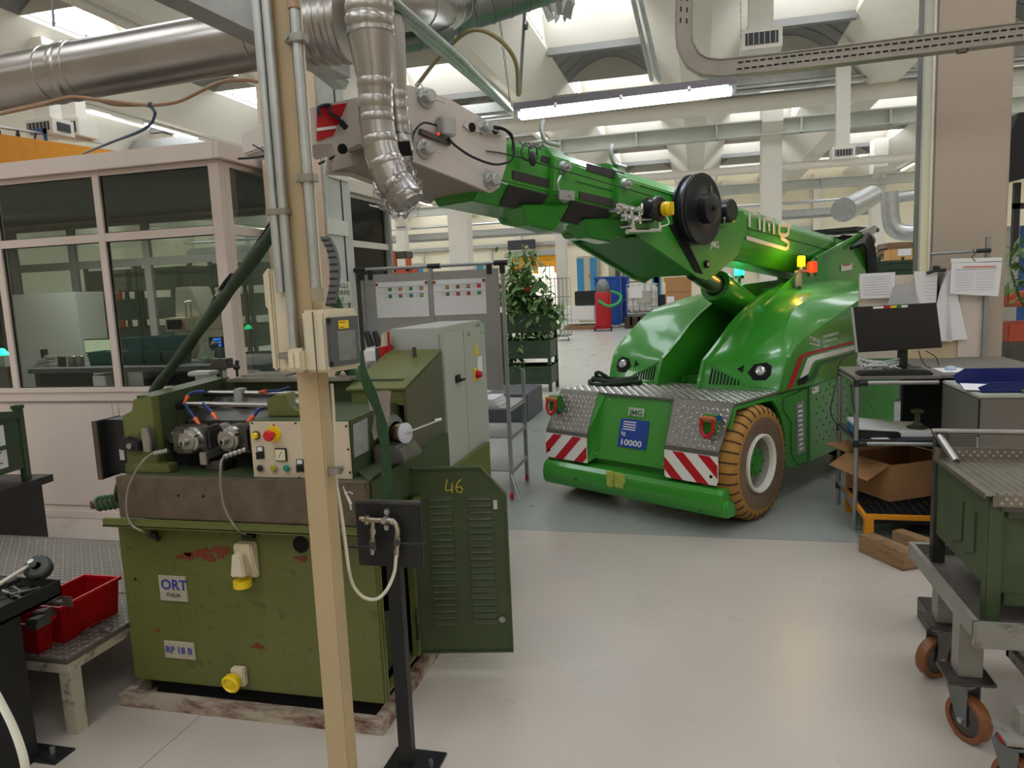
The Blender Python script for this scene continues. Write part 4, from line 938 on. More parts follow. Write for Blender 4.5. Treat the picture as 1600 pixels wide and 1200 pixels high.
P_(MB().lathe([(.040, -.006), (.041, .004), (.037, .006), (.005, .006), (.005, .002), (0, .002)], c, ax, 28), 'dial_face', mat('dial_face', (196, 196, 206), .4))
P_(MB().cyl(c + ax * .002, at(690, 655, 2.75), .0035, n=8).cyl(at(680, 657, 2.74), at(690, 655, 2.75), .007, n=8), 'crank_rod', m_galv)
P_(MB().hexa([(-1.19, 2.5, .95), (-1.07, 2.52, .97), (-1.06, 2.7, .97), (-1.19, 2.7, .95), (-1.19, 2.5, 1.04), (-1.10, 2.52, 1.03), (-1.10, 2.7, 1.03), (-1.19, 2.7, 1.04)], .01), 'dial_bracket', m_steel_d)
# hood
hn = [at(540, 608, 2.78), at(632, 606, 2.78)]; hf = [at(588, 556, 3.22), at(683, 566, 3.22)]
zt_ = hn[0].z; b = MB(); b.slab([hn[0], hn[1], Vector((hn[1].x, 3.25, zt_ + .12)), Vector((hn[0].x, 3.25, zt_ + .12))], (0, 0, -.008)); P_(b, 'hood_top', m_olive, smooth=False)
P_(MB().prism([(2.79, .66), (2.79, zt_ - .008), (3.25, zt_ + .108), (3.25, .66)], 0, hn[1].x - .012, hn[1].x), 'hood_side', mat('brown_sheen', (96, 90, 74), .35, .2, var=.06, vscale=3))
P_(MB().box(hn[0].x + .02, hn[1].x - .012, 2.79, 2.80, zt_ - .07, zt_ - .006), 'hood_front', m_olive)
for px, py in ((648, 560), (590, 558)): q = at(px, py, 3.15); P_(MB().cyl((q.x, 3.15, zt_ + .05), (q.x, 3.15, zt_ + .14), .010, n=10), 'stud', m_steel_d)
# pipe stub with wrapped hose at the left end
q0, q1 = at(142, 789, 2.46), at(190, 782, 2.56)
P_(MB().cyl(q0, q1, .018, n=16), 'pipe_stub', mat('copper_pipe', (120, 82, 66), .4, .5)); 
b = MB()
for i in range(5):
    cc = q0.lerp(q1, .3 + i * .16); b.tube([cc + Vector((.006 * math.sin(t * 2), .025 * math.cos(t), .025 * math.sin(t))) for t in [k * PI / 7 for k in range(14)]], .009, 6, closed=True)
b.tube(bez([q0.lerp(q1, .8), at(182, 765, 2.5), at(186, 752, 2.5)]), .009)
P_(b, 'wrapped_hose', m_sling)
# plates, sockets, rust on the cabinet front
def fp(px, py): return at(px, py, 2.358)
m_nplate = mat('name_plate', (190, 180, 160), .5, .3, var=.06, vscale=20)
a = fp(247, 897); c = fp(299, 941); pl = P_(MB().box(a.x, a.x + .128, 2.354, 2.36, a.z - .108, a.z - .002, .003), 'name_plate', m_nplate)
m_blueink = mat('letter_blue', (52, 62, 140), .5)
FMp = frame(Vector((a.x + .012, 2.3525, a.z - .058)), (1, 0, 0), (0, 0, 1)); text('ORT', .058, FMp, m_blueink, pl, bold=.0012, xs=1.02)
text('ORT', .044, FMp @ Matrix.Translation((.006, .005, .0008)), m_nplate, pl, bold=-.0004, xs=1.15) if 0 else None
text('ITALIA', .022, frame(Vector((a.x + .034, 2.3525, a.z - .088)), (1, 0, 0), (0, 0, 1)), m_ink, pl)
a = fp(256, 999); pl = P_(MB().box(a.x, a.x + .142, 2.354, 2.36, a.z - .076, a.z - .002, .003), 'type_plate', m_nplate)
text('RP 18 B', .040, frame(Vector((a.x + .008, 2.3525, a.z - .052)), (1, 0, 0), (0, 0, 1)), m_blueink, pl, bold=.0006, xs=.95)
a = fp(388, 872); so = P_(MB().hexa([(a.x - .045, 2.34, a.z - .075), (a.x + .045, 2.34, a.z - .07), (a.x + .045, 2.36, a.z - .07), (a.x - .045, 2.36, a.z - .075), (a.x - .03, 2.31, a.z + .07), (a.x + .045, 2.31, a.z + .07), (a.x + .045, 2.36, a.z + .07), (a.x - .03, 2.36, a.z + .07)], .006), 'socket_box', m_plastic)
P_(MB().prism([(a.x - .035, a.z - .05), (a.x - .02, a.z + .04), (a.x + .02, a.z + .04), (a.x + .028, a.z - .05)], 1, 2.285, 2.33, .006), 'socket_lid', m_plastic, so)
P_(MB().cyl((a.x - .004, 2.315, a.z - .095), (a.x - .004, 2.315, a.z - .07), .034, n=24), 'yellow_collar', m_yellow, so)
a = fp(372, 1056); so = P_(MB().box(a.x - .015, a.x + .045, 2.33, 2.36, a.z - .03, a.z + .045, .006), 'socket_mount', m_plastic)
P_(MB().lathe([(.03, .0), (.036, -.01), (.038, -.03), (.03, -.036), (.026, -.03), (0, -.03)], (a.x + .004, 2.33, a.z), (0, .95, .15), 28).box(a.x - .01, a.x + .018, 2.296, 2.30, a.z - .006, a.z + .022), 'yellow_socket', m_yellow, so)
a = fp(470, 851); P_(MB().cyl((a.x, 2.356, a.z), (a.x, 2.362, a.z), .032, n=28), 'cable_hole', m_dark)
a = fp(211, 905); P_(MB().cyl((a.x, 2.357, a.z), (a.x, 2.362, a.z), .006, n=10), 'drill_hole', m_dark)
def patch(px, py, w, h, seed, n=34):
    r = random.Random(seed); c = fp(px, py); pts = []
    for i in range(n):
        a = 2 * PI * i / n; k = .55 + .45 * r.random() + .25 * math.cos(a * 3 + seed); pts.append((c.x + w * math.cos(a) * k, 2.3585, c.z + h * math.sin(a) * k))
    b = MB(); b.slab(pts, (0, -.0012, 0)); P_(b, 'bare_patch', m_rust, smooth=False)
patch(316, 866, .075, .028, 3); patch(290, 870, .05, .018, 9); patch(345, 862, .04, .03, 5); patch(246, 985, .018, .007, 2); patch(402, 1010, .035, .014, 8, 24); patch(472, 873, .03, .014, 4)
# open louvred side door
DM = frame(Vector((-1.128, 2.70, .118)), (.373, .07, 0), (0, 0, 1))      # x along the leaf, y up, z towards the viewer
def dm(x, y, z=0): return DM @ Vector((x, y, z))
outl = [(0, 0), (.385, 0), (.385, .665), (.285, .785), (0, .785)]
b = MB(); b.slab([dm(x, y, .0) for x, y in outl], DM.to_3x3() @ Vector((0, 0, -.02)))
door = P_(b, 'side_door', m_olive_d, smooth=False)
b = MB()
for (x0, y0), (x1, y1) in zip(outl, outl[1:] + outl[:1]):
    d = Vector((x1 - x0, y1 - y0)).normalized(); n_ = Vector((-d.y, d.x)) * .008
    b.slab([dm(x0, y0), dm(x1, y1), dm(x1 + n_.x, y1 + n_.y), dm(x0 + n_.x, y0 + n_.y)], DM.to_3x3() @ Vector((0, 0, .008)))
P_(b, 'door_rim', m_olive_d, door, smooth=False)
for c0 in (.065, .225):
    for i in range(20):
        y = .125 + i * .0278; x0 = c0 + .0; b = MB(); w = .098
        b.prism([(0, 0), (.010, .002), (.012, .006), (0, .016)], 0, 0, w); 
        M = DM @ Matrix(((1, 0, 0, x0), (0, 0, 1, y), (0, 1, 0, 0), (0, 0, 0, 1))); b.xf(M); P_(b, 'louvre', m_olive_d, door, smooth=False)
b = MB()
for c0 in (.065, .225):
    for i in range(20):
        y = .125 + i * .0278; b.slab([dm(c0 + .004, y - .003, .001), dm(c0 + .094, y - .003, .001), dm(c0 + .094, y + .001, .001), dm(c0 + .004, y + .001, .001)], DM.to_3x3() @ Vector((0, 0, .0015)))
P_(b, 'louvre_light', m_ral, door, smooth=False, kind='stuff')  # pale strips painted in for light coming through the louvres
m_ychalk = mat('yellow_chalk', (196, 176, 50), .7)
b = MB()
def dstroke(pts, w=.005):
    b.tube([dm(x, y, .0015) for x, y in pts], w / 2, 6)
dstroke([(.150, .735), (.140, .70), (.142, .69), (.168, .692)]); dstroke([(.168, .72), (.166, .68)]); dstroke([(.205, .735), (.19, .72), (.182, .70), (.188, .682), (.203, .680), (.209, .694), (.2, .705), (.186, .702)])
P_(b, 'painted_number', m_ychalk, door)
a = dm(.338, .63, .002); P_(MB().tube([dm(.338, .61, .002), dm(.338, .645, .002)], .009, 12), 'slot', mat('pale_slot', (196, 192, 184)), door)
P_(MB().cyl(dm(.345, .145, .0), dm(.345, .145, .012), .013, n=20).box(0, 0, 0, 0, 0, 0) if 0 else MB().cyl(dm(.345, .145, .0), dm(.345, .145, .012), .013, n=20), 'door_lock', m_steel, door)
b = MB()
for y in (.06, .13, .60, .68): b.cyl(dm(-.006, y), dm(-.006, y + .06), .009, n=10)
P_(b, 'hinge', m_steel_d, door)
# grey control cabinet standing on the rear of the machine
ec = thing('electrical_cabinet', 'light grey two-door electrical cabinet with red rotary switch beside the notice board', 'cabinet', (-1.31, 3.65, .66))
xe = -1.173; ye = atx(757, 500, xe).y; ztop = at(690, 512, 3.3).z
ecb = MB().box(at(607, 512, 3.3).x, xe - .02, 3.3, ye, .66, ztop, .004).build('body', m_ral, ec)
ym = atx(728, 600, xe).y
for n_, (a_, b_) in enumerate(((3.31, ym - .004), (ym + .004, ye - .006))):
    dr_ = MB().box(xe - .02, xe, a_, b_, .675, ztop - .03, .003).build('door', m_ral, ec)
    if n_ == 0:
        q = atx(714, 592, xe); MB().box(xe, xe + .012, q.y - .03, q.y + .03, q.z - .018, q.z + .02, .002).box(xe + .012, xe + .03, q.y + .0, q.y + .05, q.z - .012, q.z - .002).build('handle', m_black, dr_)
    else:
        q = atx(743, 585, xe); MB().box(xe, xe + .006, q.y - .035, q.y + .035, q.z - .035, q.z + .035, .002).build('switch_plate', m_yellow, dr_); MB().lathe([(.022, 0), (.022, .012), (.015, .03), (0, .03)], (xe + .006, q.y, q.z), (1, 0, 0), 20).build('rotary_switch', m_red, dr_)
        MB().box(xe, xe + .002, q.y + .045, q.y + .13, q.z - .03, q.z + .09).build('label', m_paper, dr_)
        q = atx(744, 545, xe); MB().slab([(xe + .001, q.y - .035, q.z - .035), (xe + .001, q.y + .035, q.z - .035), (xe + .001, q.y, q.z + .045)], (.002, 0, 0)).build('hazard_sticker', m_yellow, dr_)
        q = atx(732, 522, xe); MB().cyl((xe, q.y, q.z), (xe + .006, q.y, q.z), .012, n=14).build('lock', m_steel, dr_)
        q = atx(753, 513, xe); MB().box(xe, xe + .002, q.y - .04, q.y + .04, q.z - .03, q.z + .03).build('badge', m_galv, dr_)
MB().box(-1.7, -1.18, 3.26, 3.72, .10, .66).build('rear_base', m_olive, mc)
# green webbing hanging down over the machine, cloth, looped straps
def webb(name, path, Ys, w, label, m=m_sling, thick=.14):
    n = len(path); pts = bez([at(x, y, Ys[0] + (Ys[1] - Ys[0]) * i / (n - 1)) for i, (x, y) in enumerate(path)], 6)
    rows = []
    for i, p in enumerate(pts):
        t = (pts[min(i + 1, len(pts) - 1)] - pts[max(i - 1, 0)]).normalized(); s = t.cross(Vector((0.25, 1, 0))).normalized()
        ww = w * (1 + .12 * math.sin(i * .9)); rows.append([p - s * ww / 2 + Vector((0, .004 * math.sin(i * .7), 0)), p + Vector((0, -.003, 0)), p + s * ww / 2])
    b = MB().grid(rows); return one(b, name, m, label, 'strap', solid=.004)
webb('lifting_strap', [(560, 552), (570, 590), (590, 640), (601, 690), (604, 740), (607, 785)], (2.55, 2.2), .048, 'long green webbing strap hanging down in front of the round dial')
def rod_strap():
    b = MB(); a = at(240, 612, 2.75); c = at(440, 345, 2.15); b.tube([a.lerp(c, t / 12) for t in range(13)], [.022 + .003 * math.sin(t * 2.1) for t in range(13)], 12)
    return b
rs = thing('rolled_sling', 'dark green rolled sling rising diagonally in front of the white cabin', 'sling', at(240, 612, 2.75))
rod_strap().build('sling_tube', mat('sling_dark', (44, 60, 38), .7, var=.2, vscale=20), rs)
b = MB(); b.tube(bez([at(440, 325, 2.12), at(400, 385, 2.25), at(375, 420, 2.32), at(352, 448, 2.4)]), .008, 8); b.tube(bez([at(362, 430, 2.36), at(348, 448, 2.4), at(330, 480, 2.45), at(312, 515, 2.5)]), [.012] * 25 if 0 else .009, 8); b.build('loose_tail', m_dark, rs)
MB().cyl(at(344, 455, 2.39), at(338, 462, 2.4), .007, n=8).build('ferrule', m_galv, rs)
b = MB()
for i in range(5):
    c = at(543, 592, 2.95); r = .035 + i * .005
    b.tube([c + Vector((r * .9 * math.cos(t) + .01 * i - .02, -.01 * i, r * 1.3 * math.sin(t))) for t in [k * PI / 8 for k in range(16)]], .011, 6, closed=True)
one(b, 'looped_strap', m_sling, 'bundle of green webbing loops hung behind the cream post', 'strap')
one(MB().tube([at(528, 580, 3.0), at(526, 600, 3.0), at(530, 614, 3.0)], [.03, .036, .03], 14), 'foam_roll', mat('foam_beige', (206, 186, 166), .8), 'beige foam roll behind the cream post', 'roll')
rows = []
for i in range(7):
    t = i / 6; L_, R_ = at(571 + 14 * t, 610 + 78 * t, 2.62 - .1 * t), at(612 - 6 * t, 611 + 56 * t, 2.62 - .08 * t)
    rows.append([L_.lerp(R_, k / 5) + Vector((0, .008 * math.sin(k * 2 + i), 0)) for k in range(6)])
one(MB().grid(rows), 'rag', mat('rag_cloth', (176, 162, 148), .9, var=.12, vscale=14), 'stained beige rag draped beside the round dial', 'cloth', solid=.004)
# tools seen on top of the machine, against the cabin
b = MB(); q = at(316, 590, 2.95); b.box(q.x - .06, q.x + .06, 2.92, 3.0, 1.262, q.z + .03, .006); 
one(b, 'grey_motor_box', m_ral, 'small pale grey box on the machine top beside the diagonal sling', 'box')
b = MB(); q = at(345, 580, 2.9); b.cyl((q.x, 2.9, 1.262), (q.x, 2.9, 1.40), .006, n=8); b.box(q.x - .04, q.x + .05, 2.88, 2.93, 1.30, 1.345, .004); b.sph((q.x - .02, 2.9, 1.41), .018)
one(b, 'dial_gauge_stand', m_steel_d, 'dark gauge stand with round dial on the machine top', 'gauge')
b = MB(); q = at(371, 590, 2.9); b.cyl((q.x, 2.9, 1.262), (q.x, 2.9, 1.30), .006, n=8).sph((q.x, 2.9, 1.305), .016).cyl((q.x, 2.9, 1.3), (q.x + .006, 2.9, 1.335), .009, n=8)
one(b, 'lever_knob', m_black, 'black lever knob standing on the machine top rail', 'knob')
ms = thing('microscope', 'white and red binocular microscope with black eyepieces beside the electrical cabinet', 'microscope', at(590, 560, 3.25))
for px in (0, 13): MB().cyl(at(572 + px, 518, 3.25), at(580 + px, 541, 3.25), .014, .018, n=14).build('eyepiece', m_black, ms)
q = at(592, 552, 3.27); MB().box(q.x - .06, q.x + .05, 3.22, 3.32, q.z - .045, q.z + .03, .012).build('body', m_signwhite, ms)
q = at(605, 535, 3.24); MB().prism([(q.x - .035, q.z - .06), (q.x - .02, q.z + .045), (q.x + .0, q.z + .05), (q.x + .0, q.z - .06)], 1, 3.22, 3.28, .006).build('arm', mat('arm_grey', (196, 186, 168), .5), ms)
MB().prism([(q.x - .05, q.z - .05), (q.x - .04, q.z - .02), (q.x + .01, q.z - .015), (q.x + .01, q.z - .08), (q.x - .03, q.z - .08)], 1, 3.21, 3.29, .006).cyl((q.x + .002, 3.25, q.z - .06), (q.x + .006, 3.25, q.z + .05), .006, n=8).build('red_clamp', m_red, ms)
# ================= painted post with conduits and boxes =================
pc = at(485, 650, 1.9); px0, px1 = at(467.5, 650, 1.9).x, at(502.5, 650, 1.9).x
post = thing('support_post', 'cream painted square steel post in the foreground carrying conduits and switch boxes', 'post', (pc.x, 1.93, 0))
MB().box(px0, px1, 1.90, 1.96, 0, 4.0, .004).build('tube', m_cream, post)
q = at(520, 733, 1.93); MB().box(px1 - .002, px1 + .04, 1.91, 1.93, q.z - .012, q.z + .010, .003).cyl((px1 + .03, 1.9, q.z), (px1 + .03, 1.945, q.z), .008, n=8).build('hose_clip', m_steel, post)
cw = thing('cable_conduit', 'pair of grey metal conduits strapped to the left of the cream post', 'conduit', (px0 - .02, 1.91, 1.2))
zb = at(450, 555, 1.88).z
for dx, r, z0 in ((-.017, .0135, 1.62), (.012, .0135, zb)): MB().cyl((px0 + dx, 1.884, z0), (px0 + dx, 1.884, 4), r, n=16).build('pipe', m_galv, cw)
for py in (330, 555): q = at(440, py, 1.88); MB().box(px0 - .035, px0 + .03, 1.868, 1.90, q.z - .010, q.z + .008, .002).build('clamp', m_steel, cw)
cr = thing('cable_conduit', 'single steel conduit running down to the top of the fuse box', 'conduit', (px1 + .005, 1.91, 1.6))
q = at(468, 5, 1.88); cxx = at(480, 300, 1.88).x
zt_ = at(505, 470, 1.9).z
MB().cyl((cxx, 1.885, zt_), (cxx, 1.885, 4), .0125, n=16).build('pipe', m_galv, cr); MB().cyl((cxx, 1.885, q.z - .01), (cxx, 1.885, q.z + .1), .0165, n=16).build('coupling', mat('coupler', (170, 140, 110), .5, .4), cr)
for py in (55, 277): q = at(475, py, 1.87); MB().box(cxx - .03, cxx + .028, 1.866, 1.90, q.z - .012, q.z + .01, .002).cyl((cxx - .02, 1.862, q.z), (cxx - .02, 1.87, q.z), .008, n=8).build('clamp', m_steel, cr); MB().cyl((cxx + .004, 1.885, zt_), (cxx + .004, 1.885, zt_ + .035), .018, n=16).build('gland', m_plastic, cr)
cbn = thing('cable_bundle', 'thin white cables tied beside the steel conduit on the cream post', 'cable', (px1 + .03, 1.9, 1.6))
for i, dx in enumerate((0, .007, .014)): MB().tube([(px1 + .018 + dx, 1.89 + .004 * i, z) for z in (zt_, 2.2, 3, 4)], .0035, 6).build('wire', m_hose, cbn)
# left enclosure
q0, q1 = at(404, 415, 1.92), at(452, 580, 1.92)
jb = thing('junction_box', 'tall ivory junction box fixed to the left side of the cream post', 'box', (q1.x - .05, 1.95, q1.z))
z0, z1 = q1.z - .0, at(440, 418, 1.92).z; xr = px0 - .004; xl = xr - .072
MB().box(xl + .022, xr, 1.90, 2.02, z0, z1, .008).build('box_body', m_plastic, jb); MB().box(xl + .0, xl + .021, 1.90, 2.02, z0 + .005, z1 - .002, .006).build('lid', m_plastic, jb)
MB().box(xl - .012, xl + .001, 1.91, 2.01, z1 - .115, z1 - .012, .004).build('hood_flap', m_plastic, jb)
for z in (z0 + .05, z0 + .12, z0 + .02): MB().box(xl - .008, xl + .002, 1.92, 1.96, z - .012, z + .014, .003).build('latch', m_plastic, jb)
# fuse box with dark window, turned to the right
A_, B_, D_ = at(474, 560, 1.86), at(511, 560, 1.84), at(565, 560, 1.965)
zb, ztp = at(511, 583, 1.84).z, at(511, 484, 1.84).z
fb = thing('fuse_box', 'ivory fuse box with smoked window and yellow sticker on the cream post', 'fuse box', (B_.x, 1.9, zb))
def plan(b, pts, z0, z1, m, n, par, bev=.006): return b.prism([(p.x, p.y) for p in pts], 2, z0, z1, bev).build(n, m, par)
back = Vector((A_.x, A_.y + .11, 0)); Bk = D_ + (A_ - B_)
plan(MB(), [A_, B_, D_, Bk], zb, ztp, m_plastic, 'box_body', fb, .008)
fd = (D_ - B_); fd.z = 0; L_ = fd.length; fd.normalize(); FB = frame(Vector((B_.x, B_.y, zb)), fd, (0, 0, 1)); H_ = ztp - zb
def fbx(x0, x1, y0, y1, z0, z1, m, n, par=fb, bev=.002): return MB().box(x0, x1, y0, y1, z0, z1, bev).xf(FB).build(n, m, par)
w = fbx(.004, L_ - .012, .016, H_ - .022, -.002, .010, mat('smoked_window', (84, 86, 88), .12, spec=.6), 'window_frame')
fbx(.035, L_ - .03, .03, H_ - .06, .009, .0115, mat('window_inner', (120, 122, 116), .1, var=.2, vscale=30), 'window', w, 0)
st = fbx(.040, .078, H_ - .055, H_ - .032, .0115, .013, m_yellow, 'sticker', w, 0)
fbx(.043, .065, H_ - .038, H_ - .036, .013, .0135, m_ink, 'print', st, 0); fbx(.043, .060, H_ - .052, H_ - .050, .013, .0135, m_ink, 'print', st, 0)
for y in (.018, H_ - .038): fbx(-.002, .012, y, y + .014, .008, .016, m_black, 'hinge', w)
b = MB(); gx = B_.lerp(A_, .40); b.box(gx.x - .001, gx.x + .001, 1.838, 1.842, zb + .004, ztp - .004); b.build('seam', m_ink, fb)
b = MB()
for i in range(26): z = zb + .02 + i * (H_ - .04) / 26; b.box(A_.x + .004, A_.x + .008, A_.y - .006, A_.y + .002, z, z + .0018)
b.build('vent_marks', m_ink, fb, kind='stuff')
q = at(465, 563, 1.85)
sw = thing('light_switch', 'double rocker light switch at the lower left of the fuse box', 'switch', (q.x, 1.86, q.z - .035))
MB().box(q.x - .026, q.x + .022, 1.84, 1.885, q.z - .033, q.z + .033, .005).build('housing', m_plastic, sw)
for dx in (-.020, -.001): MB().box(q.x + dx, q.x + dx + .017, 1.834, 1.842, q.z - .022, q.z + .022, .002).build('rocker', mat('rocker_ivory', (214, 202, 172), .4), sw)
# black cable hanging left of the post, grey corrugated belt behind it
b = MB(); b.tube(bez([at(418, 100, 2.3), at(420, 150, 2.3), at(423, 190, 2.3), at(430, 270, 2.3), at(430, 310, 2.3)]), .005)
for i in range(14): c = at(423 + i * .6, 215 + i * 7, 2.3); b.sph(c, .009, (1, 1, .7), n=8)
one(b, 'knobbly_cable', m_cable, 'dark knobbly cable hanging just left of the cream post', 'cable')
b = MB(); pts = bez([at(508, 370, 2.6), at(519, 392, 2.6), at(524, 420, 2.6), at(522, 450, 2.6), at(518, 475, 2.6)]); b.grid([[p + Vector((-.017, -.01, 0)) for p in pts], [p + Vector((.017, -.01, 0)) for p in pts], [p + Vector((.017, .01, 0)) for p in pts], [p + Vector((-.017, .01, 0)) for p in pts], [p + Vector((-.017, -.01, 0)) for p in pts]])
eb = one(b, 'cable_chain', mat('chain_grey', (104, 104, 106), .5), 'grey ribbed cable chain curving behind the cream post', 'cable chain')
for p in pts[2::3]:
    o = MB().box(p.x - .017, p.x + .017, p.y - .014, p.y - .010, p.z - .002, p.z + .002).build('link_rib', m_black, eb)
one(MB().slab([at(508, 478, 2.62), at(516, 440, 2.62), at(532, 470, 2.62), at(537, 484, 2.62)], (0, .004, 0)), 'strap_end', m_sling, 'short green strap end above the fuse box', 'strap')
q = atx(535, 455, -2.56); sg = MB().box(-2.567, -2.564, q.y - .16, q.y + .16, q.z - .09, q.z + .07)
sg = one(sg, 'handwritten_sign', mat('sign_yellowed', (212, 214, 190), .7), 'small yellowed hand lettered sign on the scuffed column', 'sign')
for i, s in enumerate(('FOGLI', 'PORRE', 'QUI')): text(s, .052, frame(Vector((-2.563, q.y - .13, q.z + .022 - i * .05)), (0, 1, 0), (0, 0, 1)), m_ink, sg, xs=1.6)
# ================= black stand with compressed air valves =================
xa, xb = at(603, 885, 2.14).x, at(623.5, 885, 2.14).x
st = thing('valve_stand', 'black steel stand with compressed air valves in front of the rolling machine', 'stand', ((xa + xb) / 2, 2.16, 0))
MB().box(xa, xb, 2.14, 2.18, 0, .80, .002).build('stand_post', m_black, st); MB().box(xa - .05, xb + .09, 2.10, 2.24, 0, .008).build('foot_plate', m_black, st)
MB().cyl((xb + .06, 2.16, .008), (xb + .06, 2.16, .03), .008, n=8).build('anchor_bolt', m_steel, st)
c0, c1 = at(561, 883, 2.12), at(655, 787, 2.12)
MB().box(c0.x, c1.x, 2.12, 2.135, c0.z, c1.z, .002).build('back_plate', m_black, st)
MB().box(c0.x, c1.x, 2.112, 2.136, c1.z - .002, c1.z + .006).build('plate_edge', m_steel_d, st)
A2 = lambda x, y, Y=2.095: at(x, y, Y)
MB().tube(bez([A2(566, 811), A2(585, 813), A2(604, 813), A2(616, 816), A2(621, 828), A2(620, 842)]), .0085, 12).cyl(A2(562, 810), A2(572, 811), .006, n=8).cyl(A2(573, 806), A2(573, 818), .009, n=10).cyl(A2(612, 815), A2(617, 815), .0115, n=12).build('manifold', m_brass, st)
MB().cyl(A2(583, 815), A2(582, 866), .0075, n=12).cyl(A2(583, 826), A2(583, 834), .0095, n=6).cyl(A2(582, 845), A2(582, 860), .0105, n=8).build('branch_pipe', m_brass, st)
MB().cyl(A2(621, 840), A2(620, 870), .0075, n=12).cyl(A2(621, 840), A2(620, 852), .0105, n=6).cyl(A2(620, 858), A2(619, 866), .009, n=6).build('branch_pipe', m_brass, st)
b = MB(); 
for y in (803, 813, 827): q = A2(601, y, 2.09); b.box(q.x - .008, q.x + .008, 2.075 if y == 813 else 2.10, 2.12, q.z - .008, q.z + .010, .003)
b.build('pipe_clip', m_galv, st)
MB().cyl(A2(583, 854, 2.08), A2(583, 854, 2.06), .011, n=14).tube([A2(583, 854, 2.07), A2(570, 855, 2.065), A2(535, 854, 2.06)], .0042, 8).build('valve_lever', m_black, st)
MB().cyl(A2(620, 848, 2.08), A2(620, 848, 2.06), .011, n=14).tube([A2(620, 848, 2.07), A2(640, 850, 2.065), A2(667, 850, 2.06)], .003, 8).build('valve_lever', m_black, st)
hs = [A2(619, 868, 2.09), A2(616, 895, 2.08), A2(604, 922, 2.06), A2(588, 936, 2.04), A2(568, 933, 2.02), A2(552, 915, 2.0), A2(545, 890, 1.975), A2(541, 860, 1.97), A2(533, 800, 1.965), A2(524, 740, 1.965), A2(521, 650, 1.965), A2(518, 600, 1.965)]
one(MB().tube(bez(hs), .0055, 10), 'air_hose', m_hose, 'translucent cream air hose looping from the valves up the cream post', 'hose')
b = MB(); b.cyl(at(536, 760, 1.98), at(540, 770, 1.98), .003, n=6); b.cyl(at(539, 768, 1.98), at(548, 788, 1.98), .006, n=8); b.cyl(at(544, 768, 1.98), at(552, 772, 1.98), .003, n=6); b.cyl(at(547, 787, 1.98), at(549, 796, 1.98), .005, n=8)
one(b, 'air_blow_gun', m_chrome, 'small chrome air gun hanging beside the cream post', 'air gun')
# ================= glazed measuring cabin =================
XC = -3.128; YB = 7.35; XL = -9.2; ZS = 1.01; ZT = 2.09; ZH = 2.52; ZF = 2.555; ZR = 2.668
cbn2 = thing('glazed_cabin', 'white framed glazed measuring cabin on the left of the hall', 'cabin', ((XC + XL) / 2, 5.9, 0))
Bd = lambda b, n, m, par=None, **k: b.build(n, m, par or cbn2, **k)
Bd(MB().box(XL, XC, 4.46, 4.5, ZF, ZR, .004).box(XC - .0, XC + .04, 4.46, YB, ZF, ZR, .004).box(XL, XC, YB, YB + .04, ZF, ZR), 'fascia', m_white)
Bd(MB().box(XL, XC, 4.5, YB, ZR - .06, ZR - .02), 'cabin_roof', mat('cabin_ceiling', (120, 118, 114), .8))
mull = [XC - .085, -4.165, -5.10, -6.05, -7.0, -7.95, -8.9]
g = []
b = MB()
for x in mull: Bd(MB().box(x, x + (.058 if x != mull[0] else .085), 4.5, 4.55 if x != mull[0] else 4.56, ZS if x != mull[0] else 0, ZF, .003), 'front_mullion', m_white)
XK = XC - .086
Bd(MB().box(XL, XK, 4.502, 4.548, ZT - .028, ZT + .03).box(XL, XK, 4.502, 4.548, ZH, ZF - .001).box(XL, XK, 4.495, 4.56, ZS - .035, ZS), 'front_transom', m_white)
Bd(MB().box(XL, XK, 4.505, 4.545, .0, ZS - .036), 'lower_panel', m_white)
b = MB(); 
for z in (.895, .905): b.box(XL, XC, 4.499, 4.505, z, z + .004)
for x in (-4.16, -4.215, -5.1, -5.16, -3.24, -3.20): b.box(x, x + .003, 4.5035, 4.506, .1, .895)
b.box(XL, XC, 4.50, 4.505, .095, .10)
Bd(b, 'panel_joint', mat('joint_grey', (140, 132, 126), .7))
Bd(MB().box(XL, XC + .01, 4.485, 4.505, 0, .06, .004), 'skirting', m_white)
m_gl = glass('cabin_glass', (.80, .84, .82), .01, blend=.14)
m_gasket = mat('gasket', (30, 30, 30), .6)
for i in range(len(mull) - 1):
    x1, x0 = mull[i], mull[i + 1] + .058
    for z0, z1 in ((ZS, ZT - .028), (ZT + .03, ZH)):
        pn = Bd(MB().box(x0, x1, 4.522, 4.526, z0, z1), 'pane', m_gl, smooth=False)
        e = .006; Bd(MB().box(x0, x0 + e, 4.516, 4.53, z0, z1).box(x1 - e, x1, 4.516, 4.53, z0, z1).box(x0, x1, 4.516, 4.53, z0, z0 + e).box(x0, x1, 4.516, 4.53, z1 - e, z1), 'gasket', m_gasket, pn, smooth=False)
sideY = [4.592, 5.5, 6.42, YB]
for y in sideY: Bd(MB().box(XC - .05, XC - .002, y - .03, y + .03, 0, ZF - .002), 'side_mullion', m_white)
b = MB(); b.box(XC - .046, XC - .004, 4.57, YB, ZT - .03, ZT + .03); b.box(XC - .046, XC - .004, 4.57, YB, ZH, ZF - .003); b.box(XC - .046, XC + .003, 4.57, YB, ZS - .035, ZS)
Bd(b, 'side_transom', m_white); Bd(MB().box(XC - .04, XC - .005, 4.55, YB, 0, ZS - .035), 'side_panel', m_white)
for i in range(3):
    for z0, z1 in ((ZS, ZT - .03), (ZT + .03, ZH)): Bd(MB().box(XC - .026, XC - .022, sideY[i] + .03, sideY[i + 1] - .03, z0, z1), 'pane', m_gl, smooth=False)
m_fr2 = mat('frame_inner', (150, 148, 142), .6)
